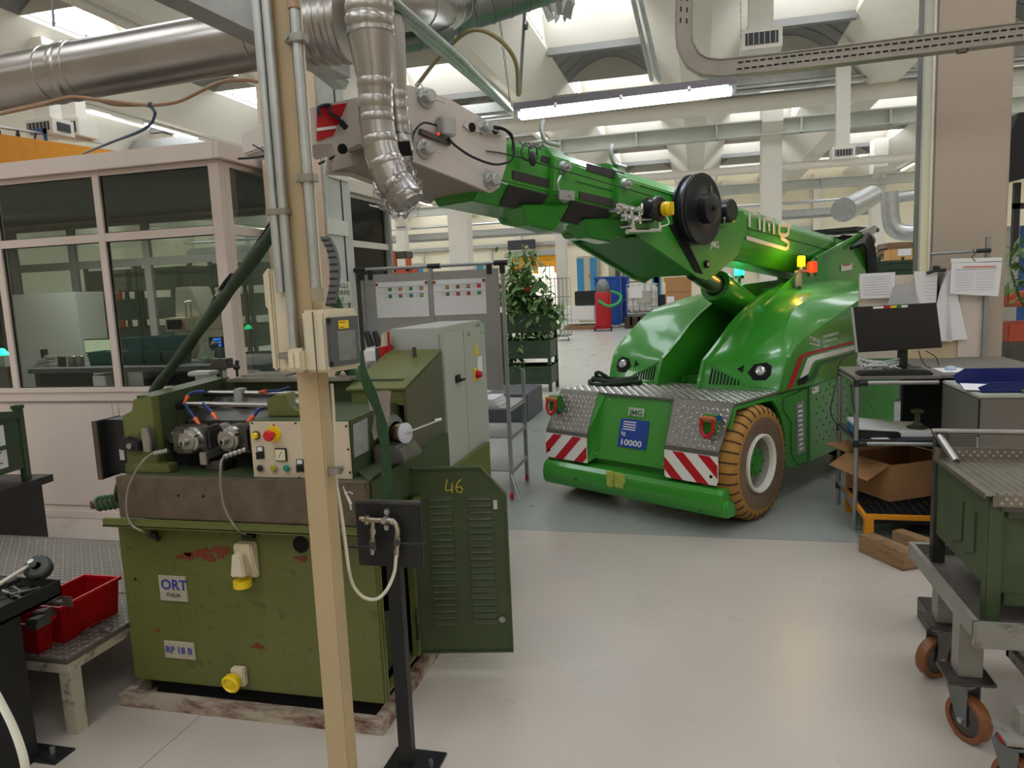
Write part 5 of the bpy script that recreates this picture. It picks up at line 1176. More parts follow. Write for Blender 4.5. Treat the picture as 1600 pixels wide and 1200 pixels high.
bx = [at(228, 400, YB).x, at(112, 400, YB).x, at(20, 400, YB).x, -8.2]
b = MB()
for x in bx + [XC - .07, XL]: b.box(x, x + .09, YB - .05, YB, 0, ZF)
b.box(XL, XC, YB - .048, YB, ZT - .04, ZT + .05); b.box(XL, XC, YB - .048, YB, ZH, ZF)
Bd(b, 'rear_frame', m_fr2); Bd(MB().box(XL, XC, YB - .04, YB, 0, 1.0), 'rear_panel', m_fr2)
Bd(MB().box(XL, XC - .05, YB - .028, YB - .024, 1.0, ZH), 'pane', glass('rear_glass', (.8, .84, .82), .04), smooth=False)
Bd(MB().box(XL, XL + .05, 4.55, YB, 0, ZF), 'end_wall', m_white)
l = area('cabin_fill', (-5.5, 6.0, 2.5), (2.4, .4), 32, (1, .97, .9))  # added area light to brighten the cabin inside, no fitting drawn
# inside the cabin
m_bench = mat('bench_grey', (86, 88, 88), .5)
wb = thing('workbench', 'long dark grey workbench inside the glazed cabin', 'bench', (-4.6, 5.4, 0))
q = at(100, 575, 5.15); ZB = q.z
MB().box(-5.6, -3.3, 5.1, 5.75, ZB - .04, ZB, .003).build('bench_top', m_bench, wb)
for x in (-5.55, -4.45, -3.36): MB().box(x, x + .05, 5.12, 5.7, 0, ZB - .04).build('leg', m_black, wb)
MB().box(-5.5, -3.35, 5.15, 5.7, .55, .58).build('bench_shelf', mat('shelf_green', (120, 130, 110), .6), wb)
def bin_(x0, x1, y0, y1, z0, z1, m, name, label, cat='bin', group=None, taper=.012, rim=.008):
    t = thing(name, label, cat, ((x0 + x1) / 2, (y0 + y1) / 2, z0), group=group); w = .004
    b = MB(); c = [(x0 + taper, y0 + taper), (x1 - taper, y0 + taper), (x1 - taper, y1 - taper), (x0 + taper, y1 - taper)]; T = [(x0, y0), (x1, y0), (x1, y1), (x0, y1)]
    rows_o = [[(p[0], p[1], z0) for p in c + c[:1]], [(p[0], p[1], z1) for p in T + T[:1]]]
    b.grid(rows_o); b.ngon([(p[0], p[1], z0 + .001) for p in c]); bmesh.ops.solidify(b.b, geom=b.b.faces[:], thickness=w)
    b.build('tub', m, t)
    b = MB(); b.box(x0 - rim, x1 + rim, y0 - rim, y0 + .002, z1 - .012, z1); b.box(x0 - rim, x1 + rim, y1 - .002, y1 + rim, z1 - .012, z1); b.box(x0 - rim, x0 + .002, y0, y1, z1 - .012, z1); b.box(x1 - .002, x1 + rim, y0, y1, z1 - .012, z1)
    b.build('rim', m, t); return t
m_teal = mat('teal_plastic', (34, 112, 110), .45)
tb = [(137, 165, 546, 569, 0, 'first from the left'), (163, 186, 548, 567, 0, 'second from the left'), (193, 222, 546, 571, 1, 'third from the left, in the lower row'), (224, 250, 546, 568, 1, 'fourth from the left, in the lower row'), (252, 276, 545, 565, 1, 'rightmost of the lower row before the sling'), (196, 221, 524, 545, 2, 'upper left of the stack'), (223, 246, 521, 544, 2, 'upper middle of the stack'), (247, 274, 519, 543, 2, 'upper right of the stack'), (336, 356, 540, 562, 0, 'alone at the right beside the blue screen')]
for i, (a_, b_, t_, m_, row, w_) in enumerate(tb):
    Y_ = 5.35; p, q = at(a_, m_, Y_), at(b_, t_, Y_); z0 = ZB if row < 2 else ZB + .118
    bin_(p.x + .004, q.x - .004, Y_, Y_ + .2, z0 + .001, z0 + .115, m_teal, 'storage_bin', 'teal plastic bin on the cabin bench, ' + w_, 'bin', 'teal bins on the cabin bench')
# instruments
q = at(70, 565, 5.3)
vs = thing('machine_vice', 'small pale cast vice and clamp set on the cabin bench at left', 'vice', (q.x, 5.3, ZB))
MB().box(q.x - .09, q.x + .09, 5.25, 5.4, ZB, ZB + .03, .006).box(q.x - .07, q.x + .06, 5.27, 5.38, ZB + .03, ZB + .07, .012).box(q.x + .02, q.x + .06, 5.27, 5.38, ZB + .07, ZB + .1, .006).build('vice_body', m_ral, vs)
MB().prism([(q.x - .10, ZB + .06), (q.x - .10, ZB + .15), (q.x - .06, ZB + .15), (q.x - .05, ZB + .06)], 1, 5.36, 5.4).build('jaw_rack', m_black, vs)
for i, px in enumerate((97, 113, 125)):
    q = at(px, 565, 5.3); one(MB().lathe([(0, 0), (.032, 0), (.034, .004), (.034, .085), (.03, .09), (0, .09)], (q.x, 5.3, ZB), (0, 0, 1), 20), 'steel_cylinder', m_steel if i else m_steel_d, ('dark', 'bright', 'bright')[i] + ' turned steel cylinder on the cabin bench, ' + ('beside the vice', 'middle of three', 'next to the teal bins')[i], 'cylinder', 'turned cylinders on the cabin bench')
a_, c_ = at(135, 546, 5.72), at(178, 530, 5.72)
mo = thing('monitor', 'monitor with a pale lit page above the teal bins inside the cabin', 'monitor', ((a_.x + c_.x) / 2, 5.7, ZB))
MB().box(a_.x, c_.x, 5.7, 5.72, a_.z - .06, c_.z + .01, .004).build('housing', m_black, mo); MB().box(a_.x + .008, c_.x - .008, 5.698, 5.70, a_.z - .05, c_.z).build('screen', emit('screen_page', (200, 210, 170), .5), mo); MB().box(a_.x + .08, a_.x + .12, 5.7, 5.72, ZB, a_.z - .05).build('stand', m_black, mo)
a_, c_ = at(327, 545, 5.9), at(352, 526, 5.9)
mo = thing('monitor', 'small monitor showing a blue button grid at the cabin right', 'monitor', ((a_.x + c_.x) / 2, 5.9, ZB))
MB().box(a_.x, c_.x, 5.9, 5.92, a_.z - .02, c_.z, .003).build('housing', m_black, mo); MB().box(a_.x + .05, a_.x + .08, 5.9, 5.92, 0, a_.z - .02).build('stand', m_black, mo)
b = MB()
for i in range(4):
    for j in range(3): b.box(a_.x + .05 + i * .022, a_.x + .066 + i * .022, 5.897, 5.9, c_.z - .03 - j * .028, c_.z - .012 - j * .028)
b.build('screen', emit('screen_blue', (50, 110, 220), 1.2), mo)
q0, q1 = at(256, 497, 5.9), at(306, 517, 5.9)
pp = thing('profile_projector', 'beige optical measuring instrument with dark display in the cabin', 'instrument', ((q0.x + q1.x) / 2, 6.0, 0))
MB().box(q0.x, q1.x, 5.9, 6.3, q1.z, q0.z, .008).build('display_head', m_plastic, pp); MB().box(q0.x + .03, q0.x + .19, 5.893, 5.9, q1.z + .02, q0.z - .02).build('display', m_dark, pp); MB().box(q0.x + .195, q0.x + .215, 5.893, 5.9, q1.z + .02, q0.z - .03).build('key_strip', mat('salmon', (206, 120, 96), .5), pp)
MB().box(q0.x + .08, q1.x, 5.92, 6.3, ZB - .1, q1.z - .004, .006).box(q0.x + .12, q1.x - .03, 5.91, 5.92, q1.z - .055, q1.z - .035).build('base_unit', m_plastic, pp)
q2 = at(288, 455, 6.0); MB().hexa([(q2.x - .13, 6.0, q0.z), (q1.x, 6.0, q0.z), (q1.x, 6.3, q0.z), (q2.x - .13, 6.3, q0.z), (q2.x - .10, 6.0, q2.z + .04), (q2.x + .06, 6.0, q2.z + .04), (q2.x + .06, 6.3, q2.z + .04), (q2.x - .10, 6.3, q2.z + .04)], .01).build('column_head', mat('head_grey', (168, 164, 150), .5), pp)
b = MB()
for px in (290, 298): a = at(px, 480, 5.88); b.cyl((a.x, 5.88, q0.z), (a.x, 5.88, a.z + .03), .01, n=8)
a = at(295, 472, 5.88); b.sph((a.x, 5.88, a.z), .035, (1.2, 1, .5)); b.build('objective', m_galv, pp)
a_, c_ = at(30, 575, 6.6), at(116, 456, 6.6)
gc = thing('steel_cupboard', 'tall plain grey steel cupboard inside the glazed cabin', 'cupboard', ((a_.x + c_.x) / 2, 6.8, 0))
MB().box(a_.x, c_.x, 6.6, 7.0, 0, c_.z, .01).build('body', m_ral, gc); MB().box(a_.x - .0, a_.x + .012, 6.597, 6.6, 0.1, c_.z - .02).build('door_gap', m_ink, gc)
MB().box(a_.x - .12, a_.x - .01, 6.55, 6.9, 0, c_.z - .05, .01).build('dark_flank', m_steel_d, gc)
q = at(150, 592, 5.2); one(MB().box(q.x + .02, q.x + .15, 5.14, 5.4, .581, ZB - .07, .004), 'white_box', m_signwhite, 'white carton on the shelf under the cabin bench', 'box')
for px, s in ((50, 1), (74, -1)):
    q = at(px, 592, 5.2); one(MB().tube(bez([(q.x - .02 * s, 5.2, .585), (q.x - .02 * s, 5.2, .66), (q.x + .01 * s, 5.2, .72), (q.x + .03 * s, 5.2, .74)]), .018, 8), 'yellow_spray_can' if 0 else 'yellow_tool', mat('tool_yellow', (206, 160, 30), .4), 'yellow handled tool leaning %s under the cabin bench' % ('left' if s > 0 else 'right'), 'tool')
q = at(322, 555, 5.4); b = MB(); b.lathe([(.0, 0), (.06, 0), (.075, .04), (.05, .1), (.012, .17), (.02, .2)], (q.x, 5.4, ZB), (0, 0, 1), 12)
one(b, 'plastic_bag', mat('clear_bag', (200, 206, 200), .2, alpha=.45), 'knotted clear plastic bag on the bench right of the sling', 'bag')
one(MB().sph((q.x + .01, 5.4, ZB + .03), .045, (1, 1, .5)), 'green_cloth', mat('lime', (150, 190, 60), .7), 'lime green cloth inside the clear plastic bag', 'cloth')
# green signal lamp seen through the leftmost pane
q = at(4, 555, 5.4); g_ = thing('signal_lamp', 'glowing green signal lamp behind the leftmost cabin pane', 'lamp', (q.x, 5.4, q.z)); MB().lathe([(0, .0), (.05, 0), (.06, .015), (.04, .03), (.02, .06), (0, .065)], (q.x, 5.4, q.z), (0, 0, 1), 16).build('lens', emit('green_lamp', (20, 255, 150), 5), g_); MB().box(q.x - .06, q.x + .06, 5.36, 5.44, ZB, q.z).build('lamp_base', m_ral, g_)
# ================= left foreground =================
# stacking crate helper
def crate(name, label, loc, rot, w, d, h, m, cat='crate', group=None, foot=.1, post=.03):
    t = thing(name, label, cat, loc, rot, group); L_ = dict(local=True)
    b = MB(); z0 = foot; th = .004
    b.box(-w / 2, w / 2, -d / 2, -d / 2 + th, z0, h); b.box(-w / 2, w / 2, d / 2 - th, d / 2, z0, h); b.box(-w / 2, -w / 2 + th, -d / 2, d / 2, z0, h); b.box(w / 2 - th, w / 2, -d / 2, d / 2, z0, h); b.box(-w / 2, w / 2, -d / 2, d / 2, z0, z0 + th)
    b.build('shell', m, t, **L_)
    b = MB()
    for s in (-1, 1):
        b.box(-w / 2, w / 2, s * d / 2 - .008, s * d / 2 + .008, h - .035, h, .002); b.box(s * w / 2 - .008, s * w / 2 + .008, -d / 2, d / 2, h - .035, h, .002)
        b.box(-w / 2 + .1 * w, w / 2 - .1 * w, s * d / 2 - .010, s * d / 2 + .010, h * .52, h * .58, .003)
    b.build('rim_rail', m, t, **L_)
    for sx in (-1, 1):
        for sy in (-1, 1):
            x, y = sx * (w / 2 - post * .3), sy * (d / 2 - post * .3)
            MB().box(x - post / 2, x + post / 2, y - post / 2, y + post / 2, 0, h + .02, .003).box(x - post * .62, x + post * .62, y - post * .62, y + post * .62, h + .02, h + .045, .003).build('corner_post', m, t, **L_)
    return t
tp = gd(78, 853, 0); dv = Vector((-math.sin(math.radians(6)), math.cos(math.radians(6)), 0)); rv = Vector((dv.y, -dv.x, 0)); zt_t = at(90, 744, tp.y).z
def rbox(l0, l1, s0, s1, z0, z1): return MB().hexa([tp + dv * a_ + rv * b_ + Vector((0, 0, z)) for z in (z0, z1) for a_, b_ in ((l0, s0), (l1, s0), (l1, s1), (l0, s1))], .003)
tt = thing('side_table', 'black steel side table carrying a green crate at the left edge', 'table', tp - dv * .6 - rv * .3)
rbox(-1.6, .05, -.75, .05, zt_t - .05, zt_t).build('table_top', m_black, tt); rbox(-1.5, 0, -.65, 0, 0, zt_t - .05).build('pedestal', m_black, tt)
cr0 = crate('stacking_crate', 'dark green steel stacking crate with paper label on the black side table', tp - dv * .57 - rv * .30 + Vector((0, 0, zt_t)), math.radians(96), 1.0, .56, at(76, 640, tp.y).z - zt_t, m_cratg2, foot=.08, post=.045)
hc = at(76, 640, tp.y).z - zt_t
lb = MB().box(.02, .34, -.283 , -.279, .12, hc - .06).build('label', m_paper, cr0, local=True)
b = MB()
for i in range(5): b.box(.05, .30 - .04 * (i % 2), -.2845, -.283, .15 + i * .034, .157 + i * .034)
b.build('print', m_ink, lb, local=True)
# checker plate platform
pf = thing('step_platform', 'worn checker plate step platform left of the rolling machine', 'platform', (-2.9, 2.7, 0))
for y0_, y1_ in ((2.09, 2.66), (2.665, 3.3)):
    tp_ = MB().box(-4.2, -2.285, y0_, y1_, .285, .305, .002).build('tread_plate', m_checker_old, pf); lozenges(tp_, Matrix.Translation((0, 0, .3052)), [(-4.0, y0_ + .004), (-2.29, y0_ + .004), (-2.29, y1_ - .004), (-4.0, y1_ - .004)], .030, m_checker_old_top, h=.002)
m_pfr = mat('scuffed_cream', (176, 168, 148), .6, var=.1, dirt=(60, 54, 46), dscale=14, damt=.45)
MB().box(-4.2, -2.285, 2.09, 2.12, .25, .286).box(-2.315, -2.287, 2.121, 3.3, .25, .2845).build('platform_frame', m_pfr, pf)
for x, y in ((-2.34, 2.10), (-2.34, 3.2), (-3.3, 3.2)): MB().box(x - .0, x + .05, y, y + .052, 0, .249).build('leg', m_pfr, pf)
b1 = bin_(-2.57, -2.395, 2.19, 2.49, .306, .462, m_red, 'storage_bin', 'red plastic bin nearest the machine, empty, on the step platform', 'bin', 'red bins on the step platform')
b2 = bin_(-2.62, -2.42, 1.94 + .16, 2.18, .306, .43, m_red, 'storage_bin', 'red plastic bin holding dark parts, half behind the black stand', 'bin', 'red bins on the step platform')
q = at(119, 937, 2.20); lab_ = MB().box(q.x - .045, q.x + .0, q.y - .02, q.y - .017, q.z - .02, q.z + .02).build('bin_label', mat('bin_label', (92, 84, 70), .7), b1)
r_ = random.Random(4)
for i, (px, py) in enumerate(((70, 962), (84, 945), (98, 948), (60, 975))):
    q = gd(px, py, .43); b = MB(); b.hexa([(q.x - .04, q.y - .03, .42), (q.x + .03, q.y - .04, .425), (q.x + .045, q.y + .02, .43), (q.x - .03, q.y + .035, .43), (q.x - .035, q.y - .02, .455), (q.x + .03, q.y - .03, .46), (q.x + .03, q.y + .02, .465), (q.x - .02, q.y + .02, .455)], .004)
    one(b, 'machined_block', m_steel_d, 'dark oily machined block in the red bin, ' + ('lowest', 'second', 'rightmost', 'leftmost')[i], 'part', 'oily blocks in the red bin')
b = MB()
for i in range(26):
    c = gd(112 + r_.random() * 62, 968 + r_.random() * 26, .306); rr = .008 + .012 * r_.random(); a0 = r_.random() * 6
    b.tube([c + Vector((rr * math.cos(a0 + t) * (1 + .1 * t), rr * math.sin(a0 + t), .004 + .003 * t)) for t in [k * .7 for k in range(7)]], .0022, 5)
sw_ = b.build('metal_swarf', mat('swarf', (100, 96, 90), .4, .7)); sw_['kind'] = 'stuff'; sw_['label'] = 'curled metal swarf scattered on the platform beside the red bins'; sw_['category'] = 'swarf'
# black stand bottom left with tray of tools
bs = thing('tool_stand', 'black sheet steel tool stand at the bottom left corner', 'stand', (-2.6, 1.7, 0))
MB().box(-3.3, -2.312, 1.2, 1.952, 0, .54).build('stand_body', m_black, bs)
b = MB(); b.box(-3.3, -2.312, 1.2, 2.13, .54, .55); b.box(-2.316, -2.312, 1.2, 2.13, .54, .60); b.box(-3.3, -2.312, 2.126, 2.13, .54, .60); b.build('tray', m_black, bs)
MB().box(-2.40, -2.22, 1.93, 2.02, 0, .008).build('foot_plate', m_black, bs); MB().cyl((-2.28, 1.98, .008), (-2.28, 1.98, .03), .009, n=8).build('anchor_bolt', m_galv, bs)
b = MB(); a = gd(52, 880, .64); c = gd(0, 912, .66); b.cyl(a, c + (c - a) * .8, .0075, n=10); one(b, 'coated_tube', m_hose, 'cream coated tube lying across the black tool tray', 'tube')
one(MB().cyl(gd(46, 884, .63), gd(56, 872, .63), .012, n=12), 'rubber_grip', m_black, 'black rubber grip at the end of the cream tube', 'grip')
cs = thing('spare_caster', 'black ribbed wheel lying at the back of the tool tray', 'wheel', gd(58, 892, .6)); q = gd(60, 888, .63)
MB().lathe([(.015, -.02), (.04, -.022), (.048, -.015), (.048, .015), (.04, .022), (.015, .02)], q, (.3, -.6, .75), 24).build('wheel', mat('wheel_dark', (46, 50, 44), .5, bump=.3, bscale=120), cs); MB().cyl(q + Vector((0, -.02, .02)), q + Vector((.0, -.03, .04)), .012, n=10).build('axle_bolt', m_galv, cs)
one(MB().box(-2.62, -2.40, 2.0, 2.05, .62, .635, .002).xf(Matrix.Identity(4)), 'flat_bar', m_black, 'black flat bar across the back of the tool tray', 'bar')
for i in range(9):
    c = gd(6 + r_.random() * 62, 908 + r_.random() * 22 - i * .3, .562); a0 = -.5 + r_.random() * 1.4; L_ = .05 + .07 * r_.random(); d = Vector((math.cos(a0), math.sin(a0), 0)) * L_
    if c.x + d.x > -2.33 or c.x - d.x > -2.33: c.x = -2.33 - abs(d.x) - .01
    one(MB().tube([c - d + Vector((0, 0, 0)), c + d], .005, 6).box(c.x - .008, c.x + .008, c.y - .008, c.y + .008, c.z - .006, c.z + .008), 'hand_tool', m_steel_d if i % 2 else m_steel, 'small steel hand tool lying in the black tool tray', 'tool', 'loose tools in the black tray')
b = MB(); b.tube(bez([at(-30, 1040, 1.75), at(0, 1095, 1.7), at(22, 1140, 1.66), at(38, 1190, 1.62), at(44, 1250, 1.6)]), .013, 8, flat=(0, 1, 0)); one(b, 'white_strap', m_hose, 'dirty cream strap curving down in the bottom left corner', 'strap')
# ================= notice board trolley =================
Yb = 5.3
nb = thing('notice_board', 'double grey notice board trolley with two printed charts behind the electrical cabinet', 'notice board', (-1.95, Yb, 0))
xl, xm, xr = at(566, 430, Yb).x, at(673, 430, Yb).x, at(785, 425, Yb).x; zt = at(680, 420, Yb).z
m_bgrey = mat('board_grey', (160, 160, 160), .38, .55, var=.08, vscale=3); m_joint = mat('joint_black', (30, 30, 30), .6)
MB().cyl((xl - .03, Yb, zt + .02), (xr + .02, Yb, zt + .02), .0135, n=12).build('top_rail', m_bgrey, nb)
b = MB()
for x in (xl - .02, xm + .03, xr - .01): b.cyl((x - .05, Yb, zt + .02), (x + .05, Yb, zt + .02), .02, n=12)
b.build('rail_sleeve', m_joint, nb, kind='stuff')
for x in (xl + .07, xr - .1, xr, xl): MB().box(x - .018, x + .018, Yb - .02, Yb + .02, zt - .06, zt + .01, .004).build('clamp', m_joint, nb)
for x0, x1 in ((xl, xm - .01), (xm + .01, xr - .03)): MB().box(x0, x1, Yb - .004, Yb + .004, .85, zt - .02).build('board_panel', m_bgrey, nb)
for x in (xl, xm, xr): MB().box(x - .014, x + .014, Yb - .014, Yb + .014, .04 if x != xm else .8, zt + .01, .003).build('upright', m_bgrey, nb)
MB().box(xr - .014, xr + .014, Yb + .5, Yb + .53, .04, .95, .003).build('upright', m_bgrey, nb)
for z in (.22, .48, .70):
    MB().box(xr - .55, xr + .012, Yb - .0, Yb + .53, z, z + .012).build('shelf', m_bgrey, nb)
    MB().box(xr - .012, xr + .012, Yb, Yb + .53, z - .02, z + .004).build('shelf_rail', m_bgrey, nb)
for y in (Yb, Yb + .52): MB().cyl((xr - .01, y, .04), (xr + .01, y, .04), .035, n=16).build('caster', m_red, nb)
MB().cyl((xr, Yb - .01, .2), (xr + .07, Yb - .05, .02), .012, n=8).build('brace', m_bgrey, nb)
cols = {'g': (60, 140, 70), 'o': (176, 130, 60), 'y': (190, 180, 60), 'r': (200, 40, 50), 't': (30, 130, 90), 'b': (130, 100, 70), 'm': (160, 70, 60)}
def chart(px0, py0, px1, py1, cells, label):
    Y_ = Yb - .008; a, c = at(px0, py1, Y_), at(px1, py0, Y_)
    t = thing('printed_chart', label, 'poster', ((a.x + c.x) / 2, Y_, a.z)); s = (at(px1, py0, Y_).z - at(px0, py0, Y_).z)
    MB().box(a.x, c.x, Y_, Y_ + .002, a.z, c.z).build('sheet', m_paper, t); w = c.x - a.x
    for i, row in enumerate(cells):
        for j, k in enumerate(row):
            x = a.x + w * (.24 + .2 * j); z = c.z - .055 - i * .052
            o = MB().box(x, x + .03, Y_ - .001, Y_, z - .015, z + .012).build('photo_print', mat('print_' + k[0], cols[k[0]], .6), t)
            if len(k) > 1: MB().box(x, x + .03, Y_ - .0015, Y_ - .001, z - .005, z + .003).build('band', mat('print_' + k[1], cols[k[1]], .6), o)
            for q in range(3): MB().box(x - .035, x - .006, Y_ - .001, Y_, z - .012 + q * .009, z - .0105 + q * .009).build('text_line', mat('print_line', (150, 160, 190), .7), t)
        MB().box(a.x + .02, c.x - .01, Y_ - .001, Y_, c.z - .038 - i * .052, c.z - .035 - i * .052).build('text_line', mat('print_line', (150, 160, 190), .7), t)
    for x in (a.x + .012, c.x - .012): MB().cyl((x, Y_ - .006, c.z - .016), (x, Y_, c.z - .016), .011, n=14).build('magnet', mat('magnet', (150, 20, 40), .4), t)
chart(590, 438, 668, 497, [['g', 'o', 'gt', 'by'], ['t', 'b', 't', 'gy']], 'printed chart with green squares on the left notice board')
chart(679, 434, 758, 493, [['by', 'bm', 'by', 'r'], ['bg', 'm', 'm', 'g']], 'printed chart with a bright red square on the right notice board')
q = at(772, 600, 5.45)
b = MB()
for i in range(5): b.box(q.x - .14 + .01 * i, q.x + .06 - .01 * i, 5.35, 5.65, .713 + i * .012, .722 + i * .012, .003)
one(b, 'paper_stack', m_paper, 'untidy stack of papers on the notice board trolley shelf', 'papers')
one(MB().slab([at(768, 555, 5.6), at(775, 570, 5.6), at(782, 592, 5.5), at(772, 592, 5.5)], (0, .004, 0)), 'loose_sheet', m_paper, 'white sheet leaning on the trolley behind the electrical cabinet', 'paper')
# planter box
a = gd(825, 660)
one(MB().box(a.x - .55, a.x, a.y, a.y + .9, 0, .34, .01), 'planter_box', mat('planter_grey', (74, 76, 80), .6), 'dark grey rectangular planter box on the floor behind the notice board', 'planter')
# ================= crates with plants =================
def leafy(name, label, base, pts, n, seed, spread=.35, ll=.16):
    t = thing(name, label, 'plant', base); r = random.Random(seed); sb = MB(); tips = []
    for p in pts:
        path = bez([base, Vector(base).lerp(Vector(p), .5) + Vector((r.uniform(-.1, .1), r.uniform(-.1, .1), .08)), p], 4); sb.tube(path, .008, 5); tips.append(path)
    sb.build('stem', mat('stem_green', (86, 104, 60), .6), t); lb = MB()
    for i in range(n):
        path = r.choice(tips); k = min(len(path) - 1, int(len(path) * (.35 + .65 * r.random()))); o = path[k] + Vector((r.gauss(0, spread * .3), r.gauss(0, spread * .3), r.gauss(0, spread * .25)))
        d = Vector((r.uniform(-1, 1), r.uniform(-1, 1), r.uniform(-.9, .4))).normalized(); s = d.cross(Vector((r.uniform(-.3, .3), r.uniform(-.3, .3), 1))).normalized(); L_ = ll * r.uniform(.6, 1.2); w = L_ * .2
        m_ = o + d * L_ * .5 - Vector((0, 0, .01)); lb.ngon([o, m_ + s * w, o + d * L_ - Vector((0, 0, .03 * r.random()))]); lb.ngon([o, o + d * L_ - Vector((0, 0, .02)), m_ - s * w])
    lb.build('foliage', mat('leaf', (84, 118, 62)), t, smooth=False, kind='stuff'); return t
Yp = 11.0
X1 = at(860, 540, Yp).x; cw_ = .78
zs = [0, .40, .80]; labs = ('bottom crate of the dark green stack holding the plants', 'middle crate of the dark green stack holding the plants', 'top crate of the dark green stack holding the plants')
for z, l_ in zip(zs, labs): crate('stacking_crate', l_, (X1 - cw_ / 2 - .02, Yp + .35, z), 0, cw_, .6, .40, m_cratg2, group='crates stacked under the plants', foot=.12, post=.05)
T_ = lambda x, y, Y=Yp + .2: at(x, y, Y)
leafy('potted_plant', 'tall leafy plant growing from the top green crate beside the notice board', T_(815, 500), [T_(800, 400), T_(808, 420), T_(830, 395), T_(845, 440), T_(795, 450), T_(855, 470), T_(820, 440), T_(800, 470), T_(835, 470)], 800, 3, .30, .20)
leafy('potted_plant', 'bushy plant spilling over the right edge of the top green crate', T_(838, 505), [T_(850, 480), T_(868, 475), T_(872, 495), T_(860, 505), T_(835, 530), T_(822, 520)], 420, 5, .25, .17)
leafy('potted_plant', 'trailing plant hanging down the left of the green crate stack', T_(800, 530), [T_(800, 560), T_(808, 575), T_(797, 545), T_(806, 540)], 220, 8, .2, .16)
q = T_(824, 452, Yp + .1); one(MB().sph(q, .055, (1.1, .4, 1)), 'orange_flower_pot', mat('terracotta', (226, 96, 46), .6), 'orange pot among the leaves of the tall plant', 'pot')
# hand truck style cage beside the plants (wire roll containers)
m_wire = mat('wire_grey', (130, 134, 136), .5, .5)
def cage(name, label, x, y, w, d, h, group=None):
    t = thing(name, label, 'cage', (x, y, 0), group=group); b = MB()
    for i in range(7): b.cyl((-w / 2 + w * i / 6, -d / 2, .15), (-w / 2 + w * i / 6, -d / 2, h), .008, n=5); b.cyl((-w / 2 + w * i / 6, d / 2, .15), (-w / 2 + w * i / 6, d / 2, h), .008, n=5)
    for i in range(4): z = .2 + (h - .25) * i / 3; b.cyl((-w / 2, -d / 2, z), (w / 2, -d / 2, z), .009, n=5); b.cyl((-w / 2, d / 2, z), (w / 2, d / 2, z), .009, n=5)
    b.build('mesh_panel', m_wire, t, local=True)
    MB().box(-w / 2, w / 2, -d / 2, d / 2, .12, .16).build('cage_base', m_wire, t, local=True)
    for sx in (-1, 1): MB().cyl((sx * w / 2, -d / 2, .05), (sx * w / 2 + .02, -d / 2, .05), .05, n=10).build('caster', m_rubber, t, local=True)
    return t
q = gd(875, 520); q2 = gd(858, 505)
cage('roll_cage', 'tall grey wire roll cage beside the white wrapped pallet', at(872, 500, 22).x, 22, .7, .7, 1.9)
cage('roll_cage', 'grey wire roll cage farther back, half hidden by the plants', at(845, 490, 26).x, 26, .9, .7, 2.4)
# ================= far aisle =================
Yf = 27.0
def fb_(x0, y0, x1, y1, Y_, d, bev=.02): a, c = at(x0, y1, Y_), at(x1, y0, Y_); return MB().box(a.x, c.x, Y_, Y_ + d, max(0, a.z), c.z, bev), a, c
b, a, c = fb_(882, 478, 928, 501, Yf, 1.0); a_ = a.z
wp = thing('wrapped_pallet', 'white film wrapped low pallet load in the far aisle', 'pallet', ((a.x + c.x) / 2, Yf, 0)); b.build('wrapped_load', m_signwhite, wp)
MB().box(a.x, c.x, Yf, Yf + 1.2, .0, .16).build('pallet', m_wood, wp)
b, a, c = fb_(898, 454, 930, 470, Yf + .3, .6); b2_ = one(MB().box(a.x, c.x, Yf + .3, Yf + .9, at(900, 478, Yf).z + .001, c.z, .02), 'black_case', m_black, 'black case lying on top of the white wrapped pallet', 'case')
for i, (x0, x1, y0, Y_, nm) in enumerate(((931, 968, 430, 27.6, 'left'), (966, 980, 431, 28.6, 'right'))):
    b, a, c = fb_(x0, y0, x1, 505, Y_, 1.1, .03)
    t = thing('plastic_container', 'large blue plastic container behind the red drum vacuum, ' + nm + ' one', 'container', ((a.x + c.x) / 2, Y_, 0), group='blue containers in the far aisle')
    for k in range(2):
        z0 = .1 + k * (c.z - .1) / 2; z1 = z0 + (c.z - .1) / 2 - .03; tb_ = MB().box(a.x, c.x, Y_, Y_ + 1, z0, z1, .03).build('tub', mat('blue_plastic', (20, 76, 160), .45), t)
        MB().box(a.x - .04, c.x + .04, Y_ - .04, Y_ + 1.04, z1 - .08, z1, .01).build('rim', MATS['blue_plastic'], tb_)
        for x in range(4): xx = a.x + (c.x - a.x) * (x + .5) / 4; MB().box(xx - .02, xx + .02, Y_ - .03, Y_, z0, z1 - .08).build('rib', MATS['blue_plastic'], tb_)
q = at(943, 500, 26); vc = thing('drum_vacuum', 'red industrial drum vacuum with green hose in the far aisle', 'vacuum', (q.x, 26, 0))
h = at(943, 456, 26).z; MB().lathe([(0, .15), (.26, .15), (.28, .2), (.28, h - .05), (.25, h), (0, h)], (q.x, 26, 0), (0, 0, 1), 24).build('drum', m_red, vc)
ht = at(943, 436, 26).z; MB().lathe([(.24, h), (.26, h + .1), (.18, ht - .1), (.1, ht), (0, ht)], (q.x, 26, 0), (0, 0, 1), 20).build('motor_head', m_galv_dark, vc)
MB().tube(bez([at(935, 470, 25.7), at(950, 478, 25.5), at(965, 474, 25.6), at(970, 462, 25.8), at(955, 455, 25.9)]), .05, 8).build('suction_hose', mat('hose_green', (40, 150, 80), .5), vc)
for px in (930, 955): q_ = at(px, 510, 26); MB().cyl((q_.x, 25.8, .08), (q_.x + .05, 25.8, .08), .08, n=12).build('wheel', m_rubber, vc)
MB().box(q.x - .4, q.x + .3, 25.75, 26.3, .08, .14).build('trolley', m_red, vc)
